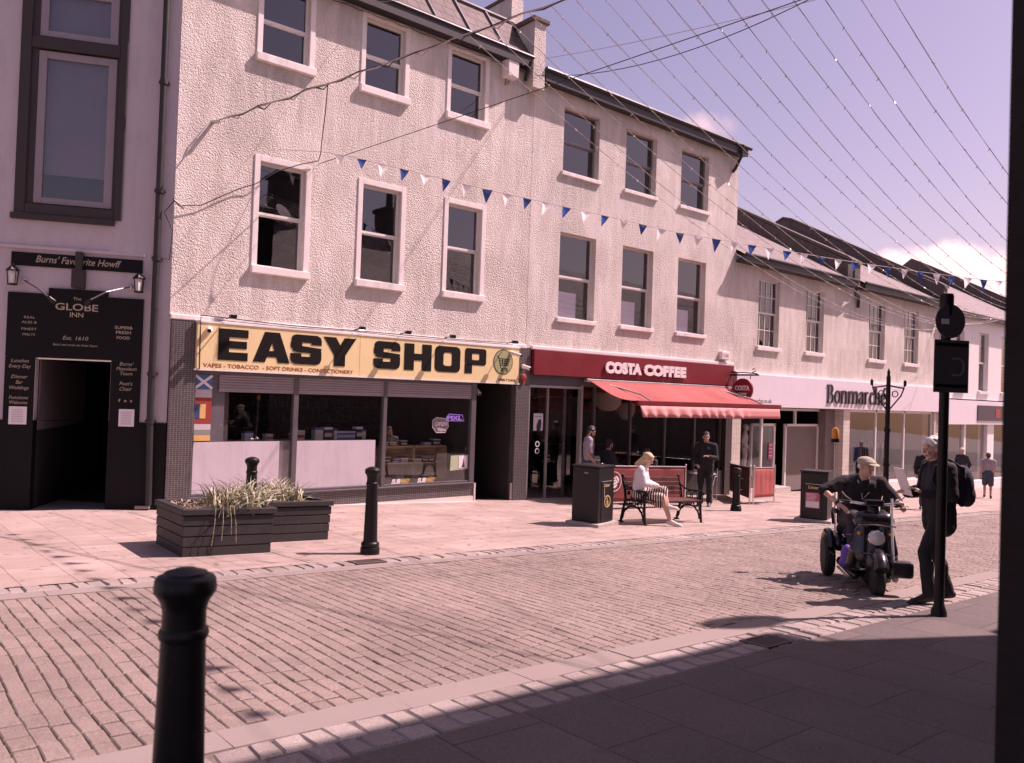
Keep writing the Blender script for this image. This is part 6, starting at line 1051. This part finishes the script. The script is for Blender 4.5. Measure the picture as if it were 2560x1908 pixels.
    def facebits():
        for s in (-1, 1): q = MB(); q.ell(hp(.082, s*.031, .013), (.006, .010, .006), 10, H_); obj('eye', q, 'eye', o, sm=True)
        q = MB(); q.cap(hp(.089, -.020, -.056), hp(.089, .020, -.056), .0065, .0065, 8); obj('mouth', q, 'lips', o, sm=True)
    facebits()
    q = MB()
    if hair[0] == 'short':
        q.ell(hp(-.018, 0, .045), (.096, .079, .086), 16, H_); q.ell(hp(-.05, 0, -.01), (.058, .07, .07), 14, H_); rnd = random.Random(len(label))
        for i in range(70):
            a_, e_ = rnd.uniform(0, 6.3), rnd.uniform(-.1, 1.5); p_ = (-.018+.097*cos(e_)*cos(a_), .080*cos(e_)*sin(a_), .045+.088*sin(e_))
            if p_[0] < .055 or p_[2] > .09: q.ell(hp(*p_), (.018, .013, .014), 8, H_)
    if hair[0] == 'long':
        rnd = random.Random(4); q.ell(hp(-.02, 0, .048), (.105, .09, .085), 16, H_); q.ell(hp(-.05, 0, -.03), (.07, .088, .11), 16, H_)
        for i in range(26): a = rnd.uniform(-1, 1); y = .082*a; x = -.02-.07*(1-a*a)+rnd.uniform(-.02, .05)*(abs(a)); s0 = hp(x, y, .03); s1 = hp(x-.02+rnd.uniform(-.02, .02), y*1.15, -.10); s2 = hp(x-.05+rnd.uniform(-.03, .05), y*1.25, -.19+rnd.uniform(-.03, .04)); q.cap(s0, s1, .022, .020, 8); q.cap(s1, s2, .020, .010, 8)
        for s in (-1, 1): q.cap(hp(.06, s*.05, .09), hp(.05, s*.085, .0), .02, .016, 8)
    if hair[0] == 'cap':
        q.ell(hp(-.012, 0, .058), (.112, .092, .062), 18, H_); q.ell(hp(.01, 0, .052), (.118, .096, .040), 18, H_)
    if hair[0] in ('short', 'long', 'cap'): fuse('cap' if hair[0] == 'cap' else 'hair', q, hair[1], o, .010, 3)
    if hair[0] == 'cap':
        q = MB(); q.ell(hp(.115, 0, .040), (.055, .072, .012), 16, H_ @ M.Rotation(.25, 3, 'Y')); obj('visor', q, hair[1], o, sm=True); q = MB(); q.ell(hp(-.05, 0, .0), (.052, .076, .055), 14, H_); fuse('hair', q, 'hair_white', o, .01, 3)
    if beard: q = MB(); q.ell(hp(.035, 0, -.075), (.062, .060, .05), 14, H_); q.cap(hp(.01, .06, -.02), hp(.04, .045, -.075), .016, .018, 8); q.cap(hp(.01, -.06, -.02), hp(.04, -.045, -.075), .016, .018, 8); fuse('beard', q, beard, o, .01, 3)
    return o, P, J
def at_(x, y, dz=.006): return (x, y, gz(x, y)+dz)

# woman on the bench, legs crossed, looking down at her lap
sit = dict(pelvis=(0, 0, .56), waist=(.0, 0, .70), chest=(.045, 0, .90), neck=(.10, 0, 1.06), head=(.165, 0, 1.195), shL=(.07, .175, 1.01), shR=(.07, -.175, 1.01), elL=(.13, .22, .76), elR=(.14, -.215, .76), wrL=(.34, .06, .70), wrR=(.345, -.05, .72), hipL=(.04, .09, .54), hipR=(.04, -.09, .54),
           knL=(.47, .045, .64), knR=(.46, -.06, .52), anL=(.56, -.06, .36), anR=(.62, -.08, .09), toL=(.70, -.06, .33), toR=(.78, -.09, .03), nod=.55, face=.0, hdL=(.35, -.3, -.1), hdR=(.35, .3, -.1))
wx, wy = 11.50, 9.86
o, P, J = person('blonde woman sitting cross legged on the bench in a white jacket and striped skirt', at_(wx, wy), R(-58), sit, [('jacket', 'cloth_white', .016, {'hem': (.03, 0, -.03)}), ('shoe', 'shoe_white', .006)], ('long', 'hair_blonde'), 'skin_pale', 1.0, None, 1.08)
q = MB(); q.cap(P['pelvis']+V((0, .06, 0)), P['pelvis']+V((0, -.06, 0)), .135, .135); q.cap(P['hipL'], P['knL'].lerp(P['hipL'], .02), .118, .082); q.cap(P['hipR'], P['knR'].lerp(P['hipR'], .1), .115, .078); q.cap(P['knL'].lerp(P['hipL'], .35)+V((0, -.03, -.03)), (.42, -.04, .36), .085, .035); q.cap((.20, 0, .50), (.42, -.05, .35), .10, .04); q.cap(P['knL'], (.50, .0, .50), .078, .05); folds(fuse('skirt', q, 'cloth_stripe', o, .011, 5), 3)
q = MB(); q.ell((.16, .13, .64), (.13, .07, .10), 14); q.ell((.20, .15, .60), (.10, .05, .11), 14); q.cap((.06, .17, .62), (.24, .16, .70), .04, .03); hb = fuse('handbag', q, 'cloth_white', None, .012, 3); hb.location = at_(wx, wy); hb.rotation_euler = (0, 0, R(-58)); tag(hb, 'white bundle of bag and scarf on the lap of the woman on the bench', 'bag')

# smoker in black
P_ = dict(wrL=(.24, .10, 1.18), elL=(.05, .24, 1.14), elR=(.02, -.25, 1.15), wrR=(.20, -.17, .98), hdL=(.3, -.3, .1), hdR=(.4, .2, -.1), face=.35, nod=.05, knL=(.05, .10, .5), anL=(.02, .11, .085))
o, P, J = person('man in black top and cap smoking by the end of the long barrier', at_(16.29, 11.85), R(-152), P_, [('jacket', 'cloth_black', .018, {'hem': (0, 0, -.04)}), ('trousers', 'cloth_black', .014), ('shoe', 'shoe_dark', .008)], ('short', 'hair_dark'), 'skin', 1.035, None, 1.05)
hc = P['head']; H_ = head_rot(J); q = MB(); q.cyl(hc+H_ @ V((.10, .01, -.055)), hc+H_ @ V((.17, .015, -.06)), .0045, n=8); c = obj('cigarette', q, 'paper'); c.location = at_(16.29, 11.85); c.rotation_euler = (0, 0, R(-152)); c.scale = (1.035,)*3; tag(c, 'white cigarette held in the lips of the man in black', 'cigarette')
# man in the grey t-shirt
P_ = dict(elR=(-.03, -.24, 1.12), wrR=(.13, -.21, .92), elL=(-.03, .24, 1.12), wrL=(.12, .2, .92), face=-.1, nod=.42, head=(.055, 0, 1.60), neck=(.02, 0, 1.46))
o, P, J = person('bearded man in a grey t-shirt standing behind the litter bin with the emblem', at_(13.62, 13.25), R(-38), P_, [('tshirt', 'cloth_grey', .020), ('trousers', 'cloth_denim', .014), ('shoe', 'shoe_dark', .008)], ('short', 'hair_dark'), 'skin', 1.045, None, 1.12, 'hair_dark')
q = text('boss', .10, 0, .003, .003, width=.16); q.xf(M.Translation((.00, -.268, 1.30)) @ M.Rotation(R(80), 4, 'Y')); obj('sleeve_lettering', q, 'letter_white', o)
q = MB(); hc = P['head']; H_ = head_rot(J); q.tube([hc+H_ @ V((.07*cos(a), .082*sin(a), .075+.02*cos(a))) for a in [R(-110+22*i) for i in range(11)]], .009, 6); obj('sunglasses', q, 'chrome', o, sm=True)
# man seated on the terrace
st2 = dict(sit); st2.update(chest=(.0, 0, .90), neck=(.02, 0, 1.08), head=(.05, 0, 1.23), shL=(.0, .19, 1.03), shR=(.0, -.19, 1.03), nod=.05, knL=(.46, .13, .54), anL=(.45, .13, .09), toL=(.6, .14, .03), knR=(.46, -.12, .54), anR=(.45, -.12, .09), toR=(.6, -.13, .03), wrL=(.33, .12, .76), wrR=(.33, -.12, .76), elL=(.08, .24, .78), elR=(.08, -.24, .78), hdL=(.4, -.1, 0), hdR=(.4, .1, 0), face=.15)
o, P, J = person('man with dark beard in a dark jacket seated behind the long barrier', at_(14.25, 13.22, .09), R(-12), st2, [('jacket', 'cloth_navy', .018), ('trousers', 'cloth_denim', .014), ('shoe', 'shoe_dark', .008)], ('short', 'hair_dark'), 'skin_pale', 1.05, None, 1.08, 'hair_dark')
st3 = dict(st2); st3.update(nod=.3, head=(.09, 0, 1.21))
o, P, J = person('person with short dark hair seated behind the woman on the bench', at_(15.0, 12.55), R(175), st3, [('jacket', 'cloth_black', .02), ('trousers', 'cloth_denim', .014), ('shoe', 'shoe_dark', .008)], ('short', 'hair_dark'), 'skin', 1.0, None, 1.05)
chair('metal cafe chair under the person with short dark hair', 15.05, 12.55, R(175))
# man with rucksack by the sign pole
mx, my = 8.93, 3.52
P_ = dict(pelvis=(0, 0, .96), waist=(.0, 0, 1.10), chest=(.02, 0, 1.30), neck=(.04, 0, 1.46), head=(.09, 0, 1.61), face=.15, nod=.15, shL=(.02, .19, 1.42), shR=(.02, -.19, 1.42), elL=(.02, .25, 1.16), wrL=(.25, .15, 1.16), elR=(.05, -.25, 1.15), wrR=(.29, -.10, 1.13), hdL=(.4, -.2, .25), hdR=(.4, .2, .15),
          hipL=(0, .09, .92), hipR=(0, -.09, .92), knL=(.20, .10, .54), anL=(.14, .11, .10), toL=(.31, .12, .03), knR=(-.04, -.10, .50), anR=(-.17, -.11, .09), toR=(-.01, -.13, .03))
o, P, J = person('white haired man in black with a rucksack standing behind the sign pole', at_(mx, my), R(140), P_, [('jacket', 'cloth_black', .024, {'hem': (.0, 0, -.13)}), ('trousers', 'cloth_black', .012), ('shoe', 'shoe_dark', .008)], ('short', 'hair_white'), 'skin_pale', 1.0, None, 1.12)
def held(name, label, cat, q, mt, loc, rz, vox=0): 
    h = fuse(name, q, mt, None, vox, 4) if vox else obj(name, q, mt); h.location = loc; h.rotation_euler = (0, 0, rz); return tag(h, label, cat)
q = MB(); q.ell((-.235, 0, 1.24), (.095, .155, .22), 16); q.ell((-.28, 0, 1.14), (.075, .13, .13), 16); q.cap((-.17, .11, 1.43), (-.17, .11, 1.05), .03); q.cap((-.17, -.11, 1.43), (-.17, -.11, 1.05), .03)
for s in (-1, 1): q.tube([(-.17, s*.12, 1.42), (-.02, s*.125, 1.515), (.12, s*.125, 1.44), (.155, s*.13, 1.30), (.08, s*.16, 1.14), (-.15, s*.13, 1.06)], .019, 8)
held('rucksack', 'black rucksack on the back of the white haired man', 'rucksack', q, 'cloth_navy', at_(mx, my), R(140), .012)
q = MB(); q.box(-.002, .002, -.11, .11, 0, .30); q.xf(M.Translation((.35, .02, 1.12)) @ M.Rotation(.35, 4, 'Y')); held('paper_sheet', 'white sheets of paper held up by the white haired man', 'paper', q, 'paper', at_(mx, my), R(140))
# people farther along
P_ = dict(knL=(.14, .1, .52), anL=(.20, .1, .10), toL=(.36, .11, .04), anR=(-.20, -.1, .12), knR=(.0, -.1, .5), toR=(-.05, -.11, .04), elL=(-.12, .23, 1.14), wrL=(.0, .25, .92), elR=(.05, -.24, 1.15), wrR=(.2, -.2, 1.0))
person('dark haired person in black farther off between the rider and the white haired man', at_(22.4, 9.2), R(-165), P_, [('jacket', 'cloth_black', .02), ('trousers', 'cloth_denim', .015), ('shoe', 'shoe_dark', .008)], ('short', 'hair_dark'), 'skin', .97)
person('pedestrian with a pale head and dark clothes before the end building', at_(33.2, 12.3), R(160), P_, [('jacket', 'cloth_navy', .02), ('trousers', 'cloth_black', .015), ('shoe', 'shoe_dark', .008)], ('short', 'hair_white'), 'skin_pale', 1.0)
person('pedestrian in a grey top and dark shorts walking away past the end building', at_(31.2, 10.7), R(20), P_, [('tshirt', 'cloth_grey', .02), ('shorts', 'cloth_denim', .02), ('shoe', 'shoe_dark', .008)], ('short', 'hair_dark'), 'skin', .92)
# shop dummy
P_ = dict(elL=(-.05, .24, 1.15), wrL=(.12, .17, .95), elR=(-.04, -.23, 1.14), wrR=(.10, -.18, .93), face=.3)
o, P, J = person('x', (22.3, FY+.55, -.72), R(-60), P_, [('jacket', 'mannequin', .012), ('trousers', 'mannequin', .010)], ('none',), 'mannequin', .95); o.name = 'shop_mannequin'; tag(o, 'pale mannequin in a white outfit in the clothes shop window', 'mannequin')
for c in kids(o):
    if c.name.startswith(('eye', 'mouth')): bpy.data.objects.remove(c)
mb = MB(); mb.box(21.3, 22.5, FY+.2, FY+.66, -1.1, -.70); x = obj('display_plinth', mb, 'pale_room'); tag(x, 'low plinth under the mannequin in the clothes shop window', 'plinth')

# ------------------------------------------------------------------ mobility scooter and its rider
SX, SY = 9.68, 4.76; srz = R(-143.1); sl = (SX, SY, gz(SX, SY)+.004)
sc = thing('mobility_scooter', 'black mobility scooter with big wheels, round headlamp and amber beacon', 'scooter', sl, srz); sc.rotation_euler = (R(0), R(-1.5), srz)
def wheel(x, y, r_, w_, n=5):
    b = MB(); b.lathe([(r_*.62, -w_/2), (r_*.9, -w_/2), (r_, -w_*.3), (r_, w_*.3), (r_*.9, w_/2), (r_*.62, w_/2)], (x, y, r_), 32, (0, 1, 0)); wo = obj('wheel', b, 'tyre', sc, sm=True); c = MB(); c.lathe([(.0, -w_*.42), (r_*.2, -w_*.42), (r_*.25, -w_*.2), (r_*.6, -w_*.25), (r_*.64, 0), (r_*.6, w_*.25), (r_*.25, w_*.2), (r_*.2, w_*.42), (0, w_*.42)], (x, y, r_), 24, (0, 1, 0)); obj('rim', c, 'alu_dark', wo, sm=True)
wheel(0, .34, .235, .12); wheel(0, -.34, .235, .12); wheel(1.12, 0, .19, .11)
b = MB()
for y in (.34, -.34): b.tube([(.30*cos(a), y, .235+.30*sin(a)) for a in [R(170-16*i) for i in range(11)]], .05, 8)
obj('rear_mudguard', b, 'scooter_black', sc, sm=True)
b = MB(); b.cap((.1, 0, .20), (.82, 0, .155), .11, .10); b.cap((.1, .2, .2), (.8, .17, .155), .06, .05); b.cap((.1, -.2, .2), (.8, -.17, .155), .06, .05); b.cap((.82, 0, .16), (1.0, 0, .34), .08, .09); b.cap((-.12, 0, .36), (.12, 0, .36), .2, .2); b.cap((-.14, .24, .42), (.14, .24, .42), .12, .10); b.cap((-.14, -.24, .42), (.14, -.24, .42), .12, .10); fuse('floor_body', b, 'scooter_black', sc, .016, 4)
b = MB(); b.cap((.88, -.12, .80), (.88, .12, .80), .10, .10); b.cap((.84, -.22, .30), (.90, -.20, .50), .06, .05); b.cap((.84, .22, .30), (.90, .20, .50), .06, .05); fuse('leg_shield', b, 'scooter_black', sc, .014, 4); b = MB(); b.box(.35, .86, -.25, .25, .215, .235); obj('foot_mat', b, 'tyre', sc, bev=.01); b = MB(); b.box(.25, .85, -.275, -.255, .14, .165).box(.25, .85, .255, .275, .14, .165); obj('side_strip', b, 'alu', sc, bev=.006)
b = MB(); b.cap((1.0, 0, .34), (.93, 0, .60), .11, .11); b.cap((.97, .12, .40), (.9, .10, .80), .085, .065); b.cap((.97, -.12, .40), (.9, -.10, .80), .085, .065); b.cap((.95, .2, .45), (.92, .17, .68), .05, .04); b.cap((.95, -.2, .45), (.92, -.17, .68), .05, .04); b.cap((.90, 0, .8), (.84, 0, .95), .07, .06); fuse('front_cowl', b, 'scooter_black', sc, .014, 4)
b = MB(); b.tube([(1.12+.27*cos(a), 0, .19+.26*sin(a)) for a in [R(165-15*i) for i in range(10)]], .075, 10); obj('front_mudguard', b, 'scooter_black', sc, sm=True)
b = MB(); b.tube([(.72, -.33, .98), (.84, -.2, .985), (.87, 0, .96), (.84, .2, .985), (.72, .33, .98)], .016, 8); hbm = obj('handlebar', b, 'chrome', sc, sm=True)
for s in (-1, 1): b = MB(); b.cap((.70, s*.34, .98), (.80, s*.24, .985), .021, .021); obj('grip', b, 'tyre', hbm, sm=True)
for s in (-1, 1):
    b = MB(); b.tube([(.83, s*.2, .99), (.88, s*.30, 1.06), (.88, s*.35, 1.12)], .007, 6); mo = obj('mirror', b, 'chrome', sc, sm=True); b = MB(); b.lathe([(.0, -.012), (.055, -.01), (.058, .008), (.0, .012)], (.885, s*.38, 1.15), 20, (1, 0, .1)); obj('mirror_glass', b, 'chrome', mo, sm=True)
b = MB(); b.box(.80, .93, -.10, .10, .96, 1.03); obj('dash_panel', b, 'scooter_black', sc, bev=.015)
b = MB(); b.lathe([(.0, .0), (.075, .005), (.08, .03), (.06, .05), (.0, .058)], (1.03, .0, .62), 24, (1, 0, .12)); hl = obj('headlight', b, 'lens', sc, sm=True); b = MB(); b.lathe([(.083, -.02), (.09, .02), (.08, .035), (.076, .02)], (1.03, .0, .62), 24, (1, 0, .12)); obj('headlight_rim', b, 'chrome', hl, sm=True)
for s in (-1, 1): b = MB(); b.ell((1.0, s*.17, .66), (.02, .024, .024), 12); b.cap((.95, s*.08, .66), (.99, s*.16, .66), .01, .01, 8); obj('indicator', b, 'amber', sc, sm=True)
for z, h in ((.76, .19), (.45, .17)): b = MB(); b.tube([(1.02-z*.05+.09, -h, z), (1.10-z*.05, 0, z+.01), (1.02-z*.05+.09, h, z)], .009, 6); obj('bumper_bar', b, 'chrome', sc, sm=True)
b = MB(); b.cap((-.02, .18, .58), (-.02, -.18, .58), .07, .07); b.cap((.34, .17, .58), (.34, -.17, .58), .06, .06); b.cap((-.02, 0, .58), (.34, 0, .58), .08, .075); b.cap((-.12, .17, .66), (-.20, .16, 1.08), .06, .05); b.cap((-.12, -.17, .66), (-.20, -.16, 1.08), .06, .05); b.cap((-.12, 0, .66), (-.20, 0, 1.1), .08, .07); fuse('seat', b, 'cloth_navy', sc, .016, 4); b = MB(); b.cyl((.1, 0, .3), (.1, 0, .56), .05); obj('seat_post', b, 'alu_dark', sc)
for s in (-1, 1): b = MB(); b.tube([(-.15, s*.26, .62), (-.12, s*.28, .78), (.2, s*.28, .80)], .018, 7); b.cap((.0, s*.28, .815), (.22, s*.28, .81), .028, .026); obj('armrest', b, 'tyre', sc, sm=True)
b = MB(); b.tube([(-.26, -.22, .5), (-.27, -.23, 1.0), (-.27, -.24, 1.68)], .010, 7); be = obj('beacon_pole', b, 'alu', sc, sm=True); b = MB(); b.lathe([(.035, 1.66), (.045, 1.70), (.045, 1.78), (.03, 1.82), (.0, 1.83)], (-.27, -.24, 0), 18); obj('beacon', b, 'amber', be, sm=True); b = MB(); b.lathe([(.05, 1.64), (.05, 1.685), (.0, 1.69)], (-.27, -.24, 0), 18); obj('beacon_base', b, 'black_iron', be, sm=True)
b = MB(); b.prism([(.02, -.05), (.28, -.08), (.30, .12), (.03, .10)], lambda u, v: (.72+u*.9, .20+v*.9, .24), lambda u, v: (.70+u*.9, .205+v*.9, .50)); 
def onsc(o, label, cat): o.location = sl; o.rotation_euler = sc.rotation_euler; return tag(o, label, cat)
q = MB(); q.ell((.70, -.24, .36), (.06, .075, .13), 14); q.ell((.68, -.24, .28), (.075, .09, .06), 14); q.tube([(.69, -.30, .46), (.69, -.28, .60), (.69, -.19, .60), (.69, -.18, .46)], .008, 6); onsc(fuse('shopping_bag', q, 'bag_purple', None, .012, 3), 'bright purple bag hanging at the foot deck of the scooter', 'bag')
q = MB(); q.tube([(.96, .17, 1.06), (1.06, .16, .6), (1.10, .17, .3)], .013, 8); ck = obj('walking_stick', q, 'letter_white'); onsc(ck, 'white walking stick strapped upright along the front of the scooter', 'walking stick'); q = MB(); q.cap((1.10, .17, .32), (1.125, .18, .20), .02, .035); obj('stick_foot', q, 'box_cream', ck, sm=True)
q = MB(); q.box(1.02, 1.20, .11, .36, .22, .40); q.xf(M.Rotation(.0, 4, 'X')); o = obj('front_box', q, 'scooter_black', None, bev=.04); onsc(o, 'black box fixed low beside the front wheel of the scooter', 'box')
P_ = dict(pelvis=(.06, 0, .76), waist=(.10, 0, .90), chest=(.17, 0, 1.09), neck=(.22, 0, 1.24), head=(.29, .02, 1.385), shL=(.19, .20, 1.19), shR=(.18, -.20, 1.18), elL=(.30, .37, .98), wrL=(.60, .34, 1.0), elR=(.27, -.45, 1.07), wrR=(.50, -.30, .93), hipL=(.10, .09, .73), hipR=(.10, -.09, .73), knL=(.52, .17, .78), knR=(.52, -.15, .78), anL=(.60, .17, .32), anR=(.60, -.13, .32), toL=(.76, .20, .27), toR=(.76, -.15, .27), face=.62, nod=.08, hdL=(.5, .0, -.1), hdR=(.4, .25, -.15))
o, P, J = person('man in a tweed flat cap and dark polo shirt sitting on the mobility scooter', sl, srz, P_, [('shirt', 'cloth_black', .022), ('trousers', 'cloth_navy', .030), ('shoe', 'shoe_dark', .008)], ('cap', 'cloth_tweed'), 'skin_pale', 1.0, None, 1.34, None, (1.0, .5))
q = MB(); wr = P['wrR']; dr = (P['wrR']-P['elR']).normalized(); q.cyl(wr-dr*.05, wr-dr*.02, .034, n=16); obj('wrist_watch', q, 'black_iron', o)
q = MB(); q.tube([P['neck']+V((.06, .07, -.02)), P['chest']+V((.14, .05, -.02)), P['chest']+V((.15, -.02, -.10)), P['chest']+V((.13, -.03, .02)), P['neck']+V((.06, -.07, -.02))], .006, 6); obj('lanyard', q, 'box_cream', o)
